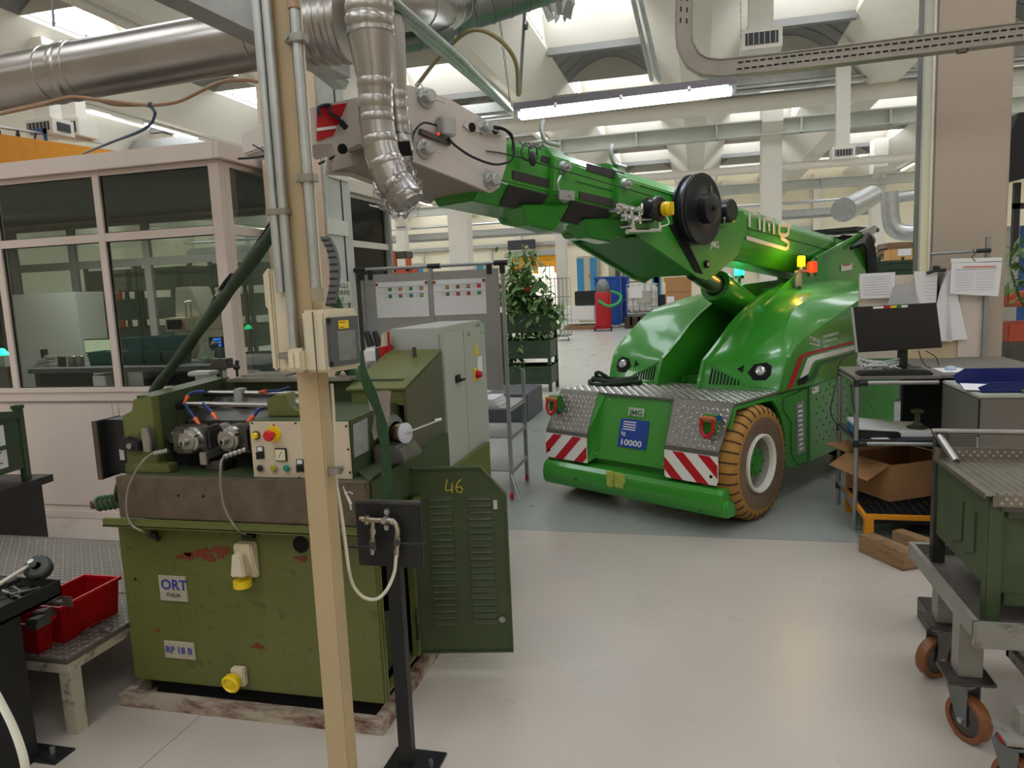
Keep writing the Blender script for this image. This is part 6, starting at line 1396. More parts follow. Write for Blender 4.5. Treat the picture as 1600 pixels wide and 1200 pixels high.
a, c = at(980, 490, Yf), at(1027, 443, Yf); ib = thing('liquid_container', 'white caged liquid container on a dark pallet in the far aisle', 'container', ((a.x + c.x) / 2, Yf, 0))
MB().box(a.x + .03, c.x - .03, Yf + .03, Yf + 1.1, a.z + .05, c.z - .03, .08).build('bottle', m_signwhite, ib)
b = MB()
for i in range(6): x = a.x + (c.x - a.x) * i / 5; b.cyl((x, Yf, a.z), (x, Yf, c.z), .018, n=6)
for i in range(5): z = a.z + (c.z - a.z) * i / 4; b.cyl((a.x, Yf, z), (c.x, Yf, z), .018, n=6)
b.build('cage', m_galv, ib); MB().box(a.x, c.x, Yf, Yf + 1.1, a.z - .12, a.z + .02).build('pallet', m_galv_dark, ib)
MB().box(a.x + .1, a.x + .55, Yf - .03, Yf - .01, a.z + .55, a.z + .95).build('label', m_paper, ib); MB().box(a.x + .35, a.x + .85, Yf - .025, Yf - .015, a.z + .35, a.z + .75).build('plate', m_ral, ib)
b = MB()
for i in range(5): b.box(a.x - .1 + i * .28, a.x + .1 + i * .28, Yf - .1, Yf + 1.1, .1, a.z - .13)
for i in range(4): b.box(a.x - .1, c.x + .2, Yf - .1 + i * .36, Yf + .05 + i * .36, 0, .1)
one(b, 'timber_pallet', mat('dark_timber', (70, 56, 44), .8), 'dark timber skid under the caged liquid container', 'pallet')
b, a, c = fb_(1031, 460, 1042, 500, Yf + .4, .6); one(b, 'dark_bin', mat('navy', (30, 40, 70), .6), 'narrow dark blue bin between liquid container and cardboard boxes', 'bin')
b, a, c = fb_(1040, 455, 1080, 500, 26, 1.0); zc = c.z; o = one(MB().box(a.x, c.x, 26, 27, 0, zc, .01), 'cardboard_box', m_card, 'large cardboard box, lower of the far stack beside the crane', 'box', 'cardboard boxes in the far aisle')
MB().box(a.x + .05, a.x + .3, 25.99, 26.0, zc - .5, zc - .15).build('label', m_paper, o)
b, a, c = fb_(1040, 432, 1080, 455, 26, 1.0); one(MB().box(a.x, c.x, 26, 27, zc + .002, c.z, .01), 'cardboard_box', m_card, 'large cardboard box, upper of the far stack beside the crane', 'box', 'cardboard boxes in the far aisle')
# machines against the far wall
m_mach = mat('machine_cream', (196, 188, 164), .6); m_mblue = mat('machine_blue', (60, 140, 190), .5)
def far_machine(x0, y0, x1, Y_, label, stripe):
    a, c = at(x0, 500, Y_), at(x1, y0, Y_); t = thing('far_machine', label, 'machine', ((a.x + c.x) / 2, Y_, 0))
    MB().box(a.x, c.x, Y_, Y_ + 1.4, 0, c.z, .03).build('housing', m_mach, t)
    if stripe:
        for x in (a.x, c.x - .3): MB().box(x, x + .3, Y_ - .03, Y_, .2, c.z - .1).build('blue_stripe', m_mblue, t)
        MB().box(a.x + .5, a.x + .7, Y_ - .02, Y_, c.z - 1.0, c.z - .8).build('orange_mark', m_orange, t)
    else: MB().box(a.x + .3, c.x - .2, Y_ - .03, Y_, 1.6, 2.4).build('window', m_steel_d, t)
far_machine(904, 399, 932, 33, 'cream cabinet with blue stripes against the far wall', True)
far_machine(953, 391, 975, 34, 'tall cream machine with dark window left of the stacked boxes', False)
far_machine(1020, 405, 1032, 33, 'narrow cream machine with blue stripes behind the crane nose', True)
far_machine(725, 410, 755, 32, 'cream machine partly hidden behind the notice board', True)
far_machine(640, 411, 660, 32, 'small cream cabinet behind the white column', True)
for i, (x, y, l_) in enumerate(((976, 398, 'black crate on the far rack, upper left'), (976, 412, 'brown crate on the far rack, lower left'), (992, 395, 'cardboard box on top of the far rack'), (992, 412, 'black crate on the far rack, lower right'))):
    a = at(x, y + 12, 32); c = at(x + 14, y, 32); one(MB().box(a.x + .02, c.x - .02, 32, 32.8, a.z, c.z, .02), 'rack_box', (m_black, m_card, m_card, m_black)[i], l_, 'box')
rk = thing('storage_rack', 'steel storage rack with boxes in front of the far wall', 'rack', (at(990, 450, 32.4).x, 32.4, 0))
for px in (975, 1008): q = at(px, 450, 31.95); MB().box(q.x - .04, q.x + .04, 31.9, 31.98, 0, at(px, 395, 31.95).z).build('upright', m_galv_dark, rk); 
for py in (424, 440): q0, q1 = at(975, py, 31.95), at(1008, py, 31.95); MB().box(q0.x, q1.x, 31.95, 32.9, q0.z - .06, q0.z).build('shelf', m_galv_dark, rk)
# yellow strip curtain at a goods door, daylight beyond
a, c = at(803, 470, 39.5), at(873, 389, 39.5)
sc = thing('strip_curtain', 'bright yellow strip curtain over the goods door in the far wall', 'curtain', ((a.x + c.x) / 2, 39.5, c.z - 1.2)); n = 9
for i in range(n):
    x0 = a.x + (c.x - a.x) * i / n; x1 = a.x + (c.x - a.x) * (i + 1) / n; zz = c.z - (.9 if i % 4 else 1.25); MB().box(x0, x1 - .01, 39.5 + .02 * (i % 2), 39.52 + .02 * (i % 2), zz, c.z - .3).build('strip', mat('curtain_yellow', (250, 172, 10), .5), sc)
MB().box(a.x - .2, c.x + .2, 39.4, 39.6, c.z - .3, c.z - .02).build('curtain_box', m_galv, sc)
dd = MB().box(a.x + 1.0, c.x - .1, 39.9, 39.98, 0, c.z - .9).build('door_1', emit('daylight_door', (250, 240, 214), 1.6)); dd['kind'] = 'structure'
q = at(805, 383, 39); one(MB().box(q.x - .4, q.x + 1.1, 38.9, 39.1, q.z - .25, q.z + .25, .03), 'hanging_sign', m_ink, 'small dark display hanging before the far wall', 'sign')
# orange forklift mast bits seen above the notice board
q0, q1 = at(612, 425, 15), at(640, 405, 15)
one(MB().box(q0.x, q1.x, 15, 15.5, 0, q0.z + .1, .02).box(q0.x, q0.x + .1, 15, 15.1, q0.z, q1.z + .15).box(q1.x - .1, q1.x, 15, 15.1, q0.z, q1.z + .02), 'orange_crate', mat('crate_orange', (184, 76, 46), .5), 'orange steel crate seen above the left notice board', 'crate')
q0, q1 = at(611, 404, 15), at(632, 392, 15); one(MB().box(q0.x, q1.x, 15.05, 15.5, q0.z, q1.z, .02), 'grey_crate', m_steel_d, 'dark grey crate standing on the orange crate', 'crate')
# crates behind the cabin
crs = None
m_corange = MATS['crate_orange']
def stack(px0, px1, pyb, Y_, rows, colsn, m, label, group, h):
    global crs
    x0, x1 = at(px0, 450, Y_).x, at(px1, 450, Y_).x; w = (x1 - x0) / colsn
    proto = None
    for i in range(colsn):
        for j in range(rows):
            l_ = label + ', ' + ('bottom', 'second', 'third', 'fourth', 'top')[j] + ' level' + ('' if colsn == 1 else (' left', ' right')[i])
            if proto is None: proto = crate('stacking_crate', l_, (x0 + w / 2, Y_, 0), 0, w * .95, .8, h - .02, m, group=group, foot=.1, post=.05)
            else: dup(proto, (x0 + w * (i + .5), Y_, j * h), label=l_, group=group)
stack(165, 330, 500, 9.6, 5, 2, m_cratg, 'green steel crate seen through the cabin glass', 'green crates behind the cabin', .43)
stack(355, 420, 500, 9.4, 5, 1, m_cratg, 'green steel crate behind the cabin corner', 'green crates behind the cabin corner', .43)
stack(112, 163, 500, 10.4, 4, 1, m_corange, 'orange steel crate seen through the cabin glass', 'orange crates behind the cabin', .46)
stack(20, 105, 500, 12.4, 4, 1, m_corange, 'orange steel crate behind the cabin cupboard', 'orange crates behind the cupboard', .46)
# overhead travelling crane girder, orange, beyond the cabin
q = at(40, 205, 10.5); og = thing('overhead_girder', 'orange overhead crane girder above the white cabin', 'girder', (q.x, 10.5, q.z - .3)); dq = at(160, 232, 12.5) - at(0, 208, 9.8)
pA, pB = at(-120, 192, 8.6), at(168, 234, 12.6)
b = MB(); b.hexa([pA + Vector((0, 0, -.55)), pB + Vector((0, 0, -.55)), pB + Vector((.1, .3, -.55)), pA + Vector((.1, .3, -.55)), pA, pB, pB + Vector((.1, .3, 0)), pA + Vector((.1, .3, 0))]); b.build('web', m_orange, og)
MB().tube([pA.lerp(pB, t) + Vector((-.05, -.05, .12)) for t in (0, .5, 1)], .03, 6).build('cable_rail', m_galv, og)
b = MB()
for i in range(2): c0 = pA.lerp(pB, .36 + i * .1) ; c1 = pA.lerp(pB, .46 + i * .1); b.tube(bez([c0 + Vector((0, -.08, .1)), c0.lerp(c1, .3) + Vector((0, -.1, -.35)), c0.lerp(c1, .6) + Vector((0, -.1, -.4)), c1 + Vector((0, -.08, .1))]), .018, 6)
b.build('festoon_cable', m_cable, og); q = pA.lerp(pB, .62); MB().box(q.x - .3, q.x + .02, q.y - .12, q.y - .08, q.z + .12, q.z + .2).box(q.x - .02, q.x + .02, q.y - .12, q.y - .08, q.z - .2, q.z + .2).build('cable_trolley', mat('trolley_blue', (30, 80, 140), .5), og)
# ================= desk and its things =================
dk = thing('tube_desk', 'tubular steel desk with two shelves at the foot of the big column', 'desk', (1.2, 5.1, 0))
m_tube = mat('tube_grey', (150, 150, 148), .4, .5, var=.1, vscale=8); m_dtop = mat('desk_top', (110, 104, 96), .5)
for x, y in ((.947, 4.863), (.947, 5.42), (1.9, 5.42)): MB().cyl((x, y, 0), (x, y, .965), .014, n=12).build('leg', m_tube, dk)
MB().box(.935, 1.41, 4.855, 5.45, .955, .972, .003).box(1.41, 2.1, 4.9, 5.9, .955, .972).build('desk_top', m_dtop, dk)
for z in (.935, .555): MB().cyl((.947, 4.863, z), (1.40, 4.863, z), .013, n=10).cyl((.947, 4.863, z), (.947, 5.42, z), .013, n=10).build('rail', m_tube, dk)
MB().cyl((.947, 4.863, .14), (.947, 5.42, .16), .012, n=10).build('rail', m_tube, dk)
MB().box(.935, 1.41, 4.87, 5.42, .57, .582, .003).build('shelf', mat('shelf_navy', (52, 56, 66), .5), dk)
b = MB()
for x, y, z in ((.947, 4.863, .935), (.947, 4.863, .555), (.947, 5.42, .555), (.947, 5.42, .14), (.947, 5.42, .935)): b.cyl((x, y, z - .022), (x, y, z + .022), .019, n=12); b.cyl((x, y, z), (x + .06, y, z), .018, n=12) if y < 5 else None
b.build('joint', m_joint, dk, kind='stuff')
Ym = 5.16; P4 = [at(1340, 551, Ym), at(1472, 543, Ym), at(1463, 473, Ym), at(1332, 480, Ym)]
mo = thing('monitor', 'black flat monitor with colour strip on its top edge on the tubular desk', 'monitor', (1.25, 5.2, .972))
MB().slab(P4, (0, .03, 0)).build('housing', m_black, mo, smooth=False)
ins = [P4[0].lerp(P4[2], .012), P4[1].lerp(P4[3], .012), P4[2].lerp(P4[0], .012), P4[3].lerp(P4[1], .012)]; ins = [p + Vector((0, -.001, 0)) for p in ins]; ins[0].z += .012; ins[1].z += .012
MB().slab(ins, (0, -.0015, 0)).build('screen', mat('screen_off', (30, 28, 28), .3), mo, smooth=False)
MB().slab([at(1330, 480, Ym - .002), at(1333, 480, Ym - .002), at(1341, 551, Ym - .002), at(1338, 551, Ym - .002)], (0, .034, 0)).build('side_trim', m_ral, mo, smooth=False)
for i, (c, w0, w1) in enumerate(((m_signwhite, 0, .3), (m_red, .3, .5), (m_yellow, .5, .68), (m_crane_s, .68, .82), (m_signwhite, .82, 1))):
    a, c_ = at(1364, 481, Ym), at(1418, 478.5, Ym); p, q = a.lerp(c_, w0), a.lerp(c_, w1); MB().slab([p + Vector((0, -.004, -.006)), q + Vector((0, -.004, -.006)), q + Vector((0, -.004, .008)), p + Vector((0, -.004, .008))], (0, .01, 0)).build('colour_strip', c, mo, smooth=False)
q = at(1410, 570, 5.2); MB().box(q.x - .025, q.x + .03, 5.2, 5.23, .972, 1.13).box(q.x - .1, q.x + .1, 5.12, 5.3, .972, .98, .003).build('stand', m_black, mo)
kb = thing('keyboard', 'black keyboard in front of the monitor on the tubular desk', 'keyboard', (1.18, 4.98, .972)); MB().box(.97, 1.38, 4.90, 5.04, .972, .99, .004).build('key_base', m_black, kb)
b = MB()
for i in range(15):
    for j in range(5): b.box(.985 + i * .026, 1.006 + i * .026, 4.91 + j * .025, 4.93 + j * .025, .99, .996, .0)
b.build('keys', m_rubber, kb, kind='stuff')
b = MB(); r_ = random.Random(12)
for i in range(7):
    p = [Vector((1.0 + r_.random() * .26, 5.08 + r_.random() * .12, .985 + r_.random() * .07)) for _ in range(6)]; b.tube(bez(p, 5), .0035, 5)
one(b, 'tangled_cables', mat('cable_white', (190, 190, 190), .4), 'tangle of pale cables under the monitor on the desk', 'cable')
b = MB()
for pts in ([(1435, 548), (1440, 562), (1447, 572), (1455, 575)], [(1412, 552), (1405, 566), (1420, 572), (1440, 574)], [(1330, 555), (1316, 562), (1308, 575)], [(1446, 548), (1462, 558), (1467, 572)]): b.tube(bez([at(x, y, 5.12) for x, y in pts]), .003, 5)
b.tube(bez([at(1310, 573, 5.0), at(1306, 600, 4.9), at(1298, 640, 4.88), at(1305, 660, 4.88), at(1315, 666, 4.9)]), .003, 5); b.tube(bez([at(1330, 600, 4.85), at(1332, 625, 4.85), at(1336, 645, 4.85)]), .003, 5)
one(b, 'black_cables', m_cable, 'loose black cables hanging from the desk and behind the monitor', 'cable')
q = gd(1485, 576, .985); ms = thing('computer_mouse', 'pale blue computer mouse on a white sheet beside the keyboard', 'mouse', q); MB().sph(q + Vector((0, 0, .0)), .035, (1, .8, .55)).build('shell', mat('mouse_blue', (170, 186, 206), .4), ms)
one(MB().box(q.x - .07, q.x + .09, q.y - .1, q.y + .12, .973, .976), 'paper_sheet', m_paper, 'white paper sheet lying under the computer mouse', 'paper')
# document pouch rail with hanging papers
Yr = 5.85; z = at(1500, 394, Yr).z
rl = thing('document_rail', 'grey tubular document rail standing in front of the big column', 'rail', (1.8, Yr, .97))
a, c = at(1453, 397, Yr), at(1548, 391, Yr); MB().cyl(a, c, .011, n=12).build('rail_tube', m_tube, rl); MB().cyl(a.lerp(c, .76), c, .015, n=12).build('joint', m_joint, rl)
q = at(1544, 370, Yr + .02); MB().box(q.x - .012, q.x + .018, Yr + .01, Yr + .04, .97, q.z, .002).build('rail_post', m_tube, rl)
MB().box(at(1342, 450, Yr + .05).x, at(1500, 450, Yr + .05).x, Yr + .05, Yr + .056, .975, at(1400, 430, Yr + .05).z).build('back_panel', mat('panel_beige', (204, 194, 178), .5, var=.05), rl)
MB().box(at(1497, 520, Yr + .04).x, at(1540, 520, Yr + .04).x, Yr + .04, Yr + .05, .975, 1.42).build('side_panel', m_white, rl)
MB().slab([at(1420, 510, Yr + .045), at(1492, 508, Yr + .045), at(1492, 560, Yr + .045), at(1415, 562, Yr + .045)], (0, .002, 0)).build('beige_sheet', mat('beige_sheet', (206, 186, 150), .6), rl)
def sheet(px, label, lines=(), Y_=Yr, m=m_paper, name='paper_sheet', clip=None):
    pts = [at(x, y, Y_) for x, y in px]; t = thing(name, label, 'paper', (sum((p.x for p in pts)) / 4, Y_, min(p.z for p in pts))); MB().slab(pts, (0, .0015, 0)).build('sheet', m, t, smooth=False)
    ux = (pts[1] - pts[0]); uy = (pts[3] - pts[0])
    b = MB()
    for (x0, x1, y, th) in lines:
        p, q = pts[0] + ux * x0 + uy * y, pts[0] + ux * x1 + uy * y; b.slab([p + Vector((0, -.0005, -th)), q + Vector((0, -.0005, -th)), q + Vector((0, -.0005, th)), p + Vector((0, -.0005, th))], (0, -.001, 0))
    if lines: b.build('print', mat('print_grey', (150, 150, 158), .7), t, smooth=False)
    return t
L1 = [(.1, .85, .15 + .1 * i, .0008) for i in range(8)]
sheet([(1343, 428), (1399, 425), (1397, 465), (1344, 467)], 'white sheet hung left of the plastic pouch behind the monitor', L1)
sheet([(1428, 424), (1480, 425), (1488, 534), (1440, 530)], 'long white sheet hung with a black clip behind the monitor', [(.25, .7, .15 + .05 * i, .0008) for i in range(6)])
sheet([(1438, 424), (1486, 420), (1512, 510), (1512, 536)] if 0 else [(1465, 424), (1487, 422), (1512, 530), (1460, 534)], 'white sheet hanging at an angle beside the printed table', ())
t_ = sheet([(1487, 410), (1566, 408), (1560, 463), (1484, 459)], 'printed table with a red heading hung from the document rail', [(.08, .92, .24, .0016)] + [(.1, .45, .33 + .08 * i, .0008) for i in range(8)] + [(.5, .88, .33 + .08 * i, .0008) for i in range(8)], Y_=Yr - .03)
MB().slab([at(1486, 404, Yr - .03), at(1566, 402, Yr - .03), at(1566, 409, Yr - .03), at(1486, 411, Yr - .03)], (0, .002, 0)).build('perforated_edge', m_signwhite, t_, smooth=False)
MB().slab([at(1505, 416, Yr - .032), at(1556, 415, Yr - .032), at(1556, 417.5, Yr - .032), at(1505, 418.5, Yr - .032)], (0, -.001, 0)).build('red_heading', mat('heading_red', (210, 130, 120), .7), t_, smooth=False)
b = MB(); b.tube(bez([at(1520, 389, Yr - .02), at(1523, 396, Yr - .03), at(1519, 402, Yr - .03), at(1524, 408, Yr - .03)]), .003, 6); one(b, 'wire_hook', m_cable, 'thin wire hook holding the printed table on the rail', 'hook')
sheet([(1395, 448), (1428, 444), (1438, 478), (1386, 480)], 'clear plastic pouch hung between the two white sheets', (), Yr - .01, mat('pouch', (200, 200, 204), .15, alpha=.5), 'plastic_pouch')
one(MB().tube([at(1448, 427, Yr - .02), at(1462, 422, Yr - .02), at(1478, 422, Yr - .02)], .012, 8).cyl(at(1458, 418, Yr - .02), at(1468, 418, Yr - .02), .014, n=8), 'bulldog_clip', m_black, 'black bulldog clip on the long white sheet', 'clip')
# binder and papers on the shelf
q = gd(1345, 668, .60)
bf = thing('ring_binder', 'thick black ring binder with loose white pages on the desk shelf', 'binder', (1.12, 4.98, .583)); MB().hexa([(.97, 4.89, .583), (1.22, 4.93, .583), (1.20, 5.2, .583), (.95, 5.16, .583), (.97, 4.89, .635), (1.22, 4.93, .615), (1.20, 5.2, .625), (.95, 5.16, .65)], .004).build('cover', m_black, bf)
MB().hexa([(.965, 4.90, .637), (1.21, 4.94, .617), (1.19, 5.2, .627), (.95, 5.17, .652), (.965, 4.90, .655), (1.2, 4.94, .632), (1.18, 5.2, .645), (.955, 5.17, .67)]).build('pages', m_paper, bf); MB().box(.945, .962, 4.93, 5.12, .6, .65).build('blue_spine', mat('spine_blue', (60, 110, 160), .5), bf)
one(MB().box(1.2, 1.40, 4.93, 5.25, .583, .625, .006), 'wrapped_papers', m_paper, 'plastic wrapped bundle of white papers beside the ring binder', 'papers')
one(MB().box(1.04, 1.14, 4.872, 4.925, .5825, .584), 'shelf_card', m_paper, 'small white card lying at the front edge of the desk shelf', 'card')
one(MB().lathe([(0, 0), (.06, 0), (.062, .008), (.03, .02), (.015, .04), (.015, .09), (.03, .095), (.04, .11), (.03, .12), (0, .12)], (1.33, 5.02, .626), (0, 0, 1), 24), 'green_stand', m_olive_d, 'dark green cast pedestal standing on the wrapped papers', 'stand')
# gray pedestal cabinet with blue tray
gcb = thing('drawer_cabinet', 'grey steel drawer cabinet right of the desk behind the crate trolley', 'cabinet', (1.75, 4.6, 0))
m_gc = mat('cabinet_grey', (118, 112, 104), .45, .2, var=.05, vscale=3); MB().box(1.425, 2.2, 4.3, 4.88, 0.02, .925, .004).build('body', m_gc, gcb); MB().box(1.42, 2.2, 4.29, 4.88, .925, .945, .006).build('cabinet_top', m_ral, gcb)
b = MB(); b.box(1.43, 1.436, 4.294, 4.30, .1, .92); b.build('door_gap', m_dark, gcb); MB().box(1.424, 1.432, 4.288, 4.298, .64, .72).build('hinge', m_galv, gcb)
bt = thing('letter_tray', 'dark blue plastic letter tray with papers on the grey drawer cabinet', 'tray', (1.7, 4.55, .945)); m_navy = mat('navy_plastic', (24, 36, 100), .35)
b = MB(); b.box(1.46, 1.95, 4.35, 4.75, .946, .950); b.prism([(1.44, .975), (1.50, 1.0), (1.95, 1.0), (1.95, .946), (1.46, .946)], 1, 4.35, 4.354); b.prism([(1.44, .99), (1.50, 1.03), (1.95, 1.03), (1.95, .946), (1.46, .946)], 1, 4.746, 4.75); b.build('tray', m_navy, bt)
one(MB().slab([(1.40, 4.42, .952), (1.52, 4.36, .952), (1.6, 4.6, .953), (1.45, 4.66, .953)], (0, 0, .004)), 'paper_sheet', m_paper, 'creased white paper sticking out of the blue letter tray', 'paper')
one(MB().box(1.64, 1.75, 4.30, 4.38, .9505, .962, .003), 'green_packet', mat('packet', (110, 130, 60), .6), 'small green and yellow packet at the front of the grey cabinet', 'packet')
# cardboard box, orange pallet, timbers
n0, l0, r0 = gd(1390, 784, .17), gd(1322, 760, .17), gd(1390, 784, .17)
e1 = (l0 - n0); e2 = Vector((.86, .5, 0)).normalized() * .52; h = .235
cb_ = thing('cardboard_box', 'open brown cardboard box with bent flaps on the orange pallet under the desk', 'box', n0)
b = MB(); Z = Vector((0, 0, 1)); c4 = [n0, n0 + e2, n0 + e2 + e1, l0]
for i in range(4): p, q = c4[i], c4[(i + 1) % 4]; d_ = (q - p).normalized(); nn = Vector((d_.y, -d_.x, 0)) * .004; b.slab([p, q, q + Z * h, p + Z * h], nn)
b.slab(c4, (0, 0, .005)); b.build('carton', m_card, cb_)
up = [p + Z * h for p in c4]; d1 = e1.normalized(); d2 = e2.normalized()
MB().slab([up[0], up[3], up[3] - d2 * .14 - Z * .07, up[0] - d2 * .16 - Z * .09 + d1 * .02], (0, 0, .004)).build('flap', m_card, cb_)
MB().slab([up[3], up[2], up[2] + d1 * .14 + Z * .06, up[3] + d1 * .14 - d2 * .06 + Z * .04], (0, 0, .004)).build('flap', m_card, cb_)
MB().slab([up[1], up[2], up[2] - d2 * .12 + Z * .03, up[1] - d2 * .12 + Z * .03], (0, 0, .004)).build('flap', m_card, cb_)
pl = thing('spill_pallet', 'orange steel pallet with black grating under the desk', 'pallet', (1.25, 5.0, 0))
MB().box(.955, 1.75, 4.66, 4.68, .135, .165, .002).box(.955, .975, 4.68, 5.3, .135, .165).box(.955, 1.75, 5.28, 5.3, .135, .165).build('pallet_frame', m_orange, pl)
for x, y in ((.965, 4.66), (.965, 5.24), (1.66, 5.24)): MB().box(x, x + .05, y, y + .05, 0, .135, .002).build('leg', m_orange, pl)
for i in range(16): MB().box(.98 + i * .048, .988 + i * .048, 4.68, 5.28, .145, .168).build('grating_bar', m_black, pl)
b = MB()
for i in range(12): b.box(.978, 1.74, 4.70 + i * .05, 4.706 + i * .05, .142, .165)
b.build('cross_bars', m_black, pl, kind='stuff'); MB().box(.978, 1.74, 4.69, 5.27, .10, .105).build('sump', m_dark, pl)
def timber(a, c, w, h, label, dz=0):
    d = (c - a).normalized(); n = Vector((-d.y, d.x, 0)) * w; b = MB(); b.hexa([a, c, c + n, a + n, a + Vector((0, 0, h)), c + Vector((0, 0, h)), c + n + Vector((0, 0, h)), a + n + Vector((0, 0, h))], .004); return one(b, 'timber_block', m_wood, label, 'timber', 'timber blocks by the desk')
timber(gd(1341, 861), gd(1411, 893), .105, .10, 'thick old timber block lying in front of the orange pallet')
timber(gd(1393, 850), gd(1475, 880), .08, .085, 'second old timber block, running in under the crate trolley')
# ================= crate trolley (right foreground) =================
ct_ = thing('crate_trolley', 'grey steel trolley with brown casters carrying a green crate at the right edge', 'trolley', (1.2, 2.85, 0)); m_tf = mat('trolley_steel', (146, 142, 134), .5, .4, var=.1, dirt=(70, 62, 52), dscale=9, damt=.4)
fz = .43
MB().box(.84, .86, 2.5, 3.25, fz, fz + .06, .002).box(.84, 2.0, 2.48, 2.51, fz - .02, fz + .06, .002).box(.86, 2.0, 3.22, 3.25, fz, fz + .06).build('frame', m_tf, ct_)
MB().slab([(.86, 2.52, fz + .02), (1.9, 2.52, fz + .02), (1.9, 3.22, fz + .02), (.86, 3.22, fz + .02)], (0, 0, -.005)).build('deck', mat('swarf_floor', (104, 98, 90), .5, .4, var=.4, vscale=90, bump=.5, bscale=150), ct_)
def caster(c, rz, par, R_=.08):
    c = Vector(c); ax = Vector((math.cos(rz), math.sin(rz), 0)); bk = Vector((-ax.y, ax.x, 0)); k = R_ / .08
    w_ = MB().lathe([(.012, -.02 * k), (.045 * k, -.02 * k), (.062 * k, -.014 * k), (.062 * k, .014 * k), (.045 * k, .02 * k), (.012, .02 * k)], c, ax, 28).build('wheel_core', m_steel_d, par)
    MB().lathe([(.060 * k, -.021 * k), (.076 * k, -.022 * k), (.080 * k, -.014 * k), (.080 * k, .014 * k), (.076 * k, .022 * k), (.060 * k, .021 * k)], c, ax, 32, closed=True).build('wheel_tyre', m_pur, w_)
    for s in (-1, 1):
        o = ax * .028 * s * k; t = ax * .004
        b = MB(); q = [c + o - bk * .018 - Vector((0, 0, .02)), c + o + bk * .018 - Vector((0, 0, .02)), c + o + bk * .075 + Vector((0, 0, .115 * k)), c + o - bk * .015 + Vector((0, 0, .115 * k))]; b.slab(q, t); b.build('fork', m_galv_dark, par)
    MB().cyl(c - ax * .04, c + ax * .04, .010, n=10).build('axle', m_galv, par); h_ = c + bk * .03
    MB().cyl(h_ + Vector((0, 0, .112 * k)), h_ + Vector((0, 0, .122 * k)), .045, n=20).build('swivel_plate', m_galv_dark, par); MB().cyl(h_ + Vector((0, 0, .122 * k)), h_ + Vector((0, 0, .132 * k)), .034, n=20).build('swivel_seal', m_red, par)
    return h_.x, h_.y, h_.z + .132 * k
for px_, py_, rz in ((1459, 1056, -1.0), (1512, 1156, .5)):
    g0 = gd(px_, py_, 0); hx, hy, hz = caster((g0.x, g0.y, .08), rz, ct_)
    MB().box(hx - .06, hx + .085, hy - .06, hy + .085, hz, hz + .012, .002).build('caster_plate', m_steel_d, ct_); MB().box(hx - .02, hx + .055, hy - .02, hy + .055, hz + .012, fz, .002).build('leg', m_tf, ct_)
cl0 = gd(1541, 962, fz + .02); zc = at(1531, 770, 2.62).z
gcx = .905; big = thing('steel_crate', 'worn green steel crate with perforated top tray on the right trolley', 'crate', (1.4, 2.9, fz + .02))
y0, y1 = 2.60, 3.10; z0, z1 = fz + .02, zc
yb_ = 3.14
b = MB(); b.box(gcx + .01, 2.0, y0, y0 + .006, z0 + .10, z1 - .05); b.box(gcx, gcx + .006, y0, yb_, z0 + .12, z1); b.box(gcx, 2.0, yb_ - .006, yb_, z0 + .1, z1); b.build('shell', m_cratg, big)
MB().box(gcx + .05, 2.0, y0 - .012, y0 + .01, z1 - .075, z1 - .045, .003).box(gcx + .05, 2.0, y0 - .012, y0 + .01, z0 + .06, z0 + .10, .003).build('rib', m_cratg, big)
for y in (2.70, 2.82): MB().hexa([(gcx - .006, y, z0 + .2), (gcx, y, z0 + .2), (gcx, y + .1, z0 + .16), (gcx - .006, y + .1, z0 + .16), (gcx - .006, y, z0 + .34), (gcx, y, z0 + .34), (gcx, y + .1, z0 + .3), (gcx - .006, y + .1, z0 + .3)]).build('pressed_panel', m_cratg, big)
for x, y in ((gcx - .005, y0 - .015), (gcx - .01, yb_ - .02)): MB().box(x, x + .045, y, y + .045, z0, z1 + (.0 if y < 3 else .10), .003).build('corner_post', m_cratg if y < 3 else m_steel_d, big)
MB().box(gcx + .03, gcx + .12, y0 - .02, y0 - .01, z1 - .05, z1 + .0).build('lock_tab', m_steel_d, big)
MB().cyl((gcx - .02, yb_, z1 + .10), (2.0, yb_, z1 + .085), .011, n=10).cyl((gcx, yb_, z1 + .09), (gcx + .03, yb_ - .12, z1 + .01), .014, n=8).build('top_bar', m_steel, big)
m_perf = mat('perforated_steel', (132, 124, 112), .42, .75, var=.15, vscale=12)
pt = thing('perforated_tray', 'perforated ribbed steel tray lying on top of the green crate', 'tray', (1.4, 2.85, z1))
tx0 = gcx - .02; MB().box(tx0, 2.0, y0 - .03, yb_ - .04, z1 + .002, z1 + .005).build('tray_floor', m_perf, pt)
for i in range(34): MB().prism([(tx0 + .03 + i * .026, z1 + .005), (tx0 + .036 + i * .026, z1 + .012), (tx0 + .042 + i * .026, z1 + .005)], 1, y0 - .02, yb_ - .07).build('ridge', m_perf, pt)
MB().box(tx0 + .02, 2.0, y0 - .034, y0 - .03, z1 - .03, z1 + .008).box(tx0, 2.0, yb_ - .045, yb_ - .04, z1 + .002, z1 + .045).box(tx0 - .003, tx0, y0 - .03, yb_ - .04, z1 - .006, z1 + .012).build('tray_rim', m_perf, pt)
b = MB()
for i in range(36):
    for j in range(2): b.cyl((tx0 + .045 + i * .026 + j * .013, y0 - .0355, z1 - .018 + j * .014), (tx0 + .045 + i * .026 + j * .013, y0 - .034, z1 - .018 + j * .014), .0045, n=8); b.cyl((tx0 + .045 + i * .026 + j * .013, yb_ - .0465, z1 + .015 + j * .014), (tx0 + .045 + i * .026 + j * .013, yb_ - .045, z1 + .015 + j * .014), .0045, n=8)
b.build('perforations', m_ral, pt, kind='stuff')
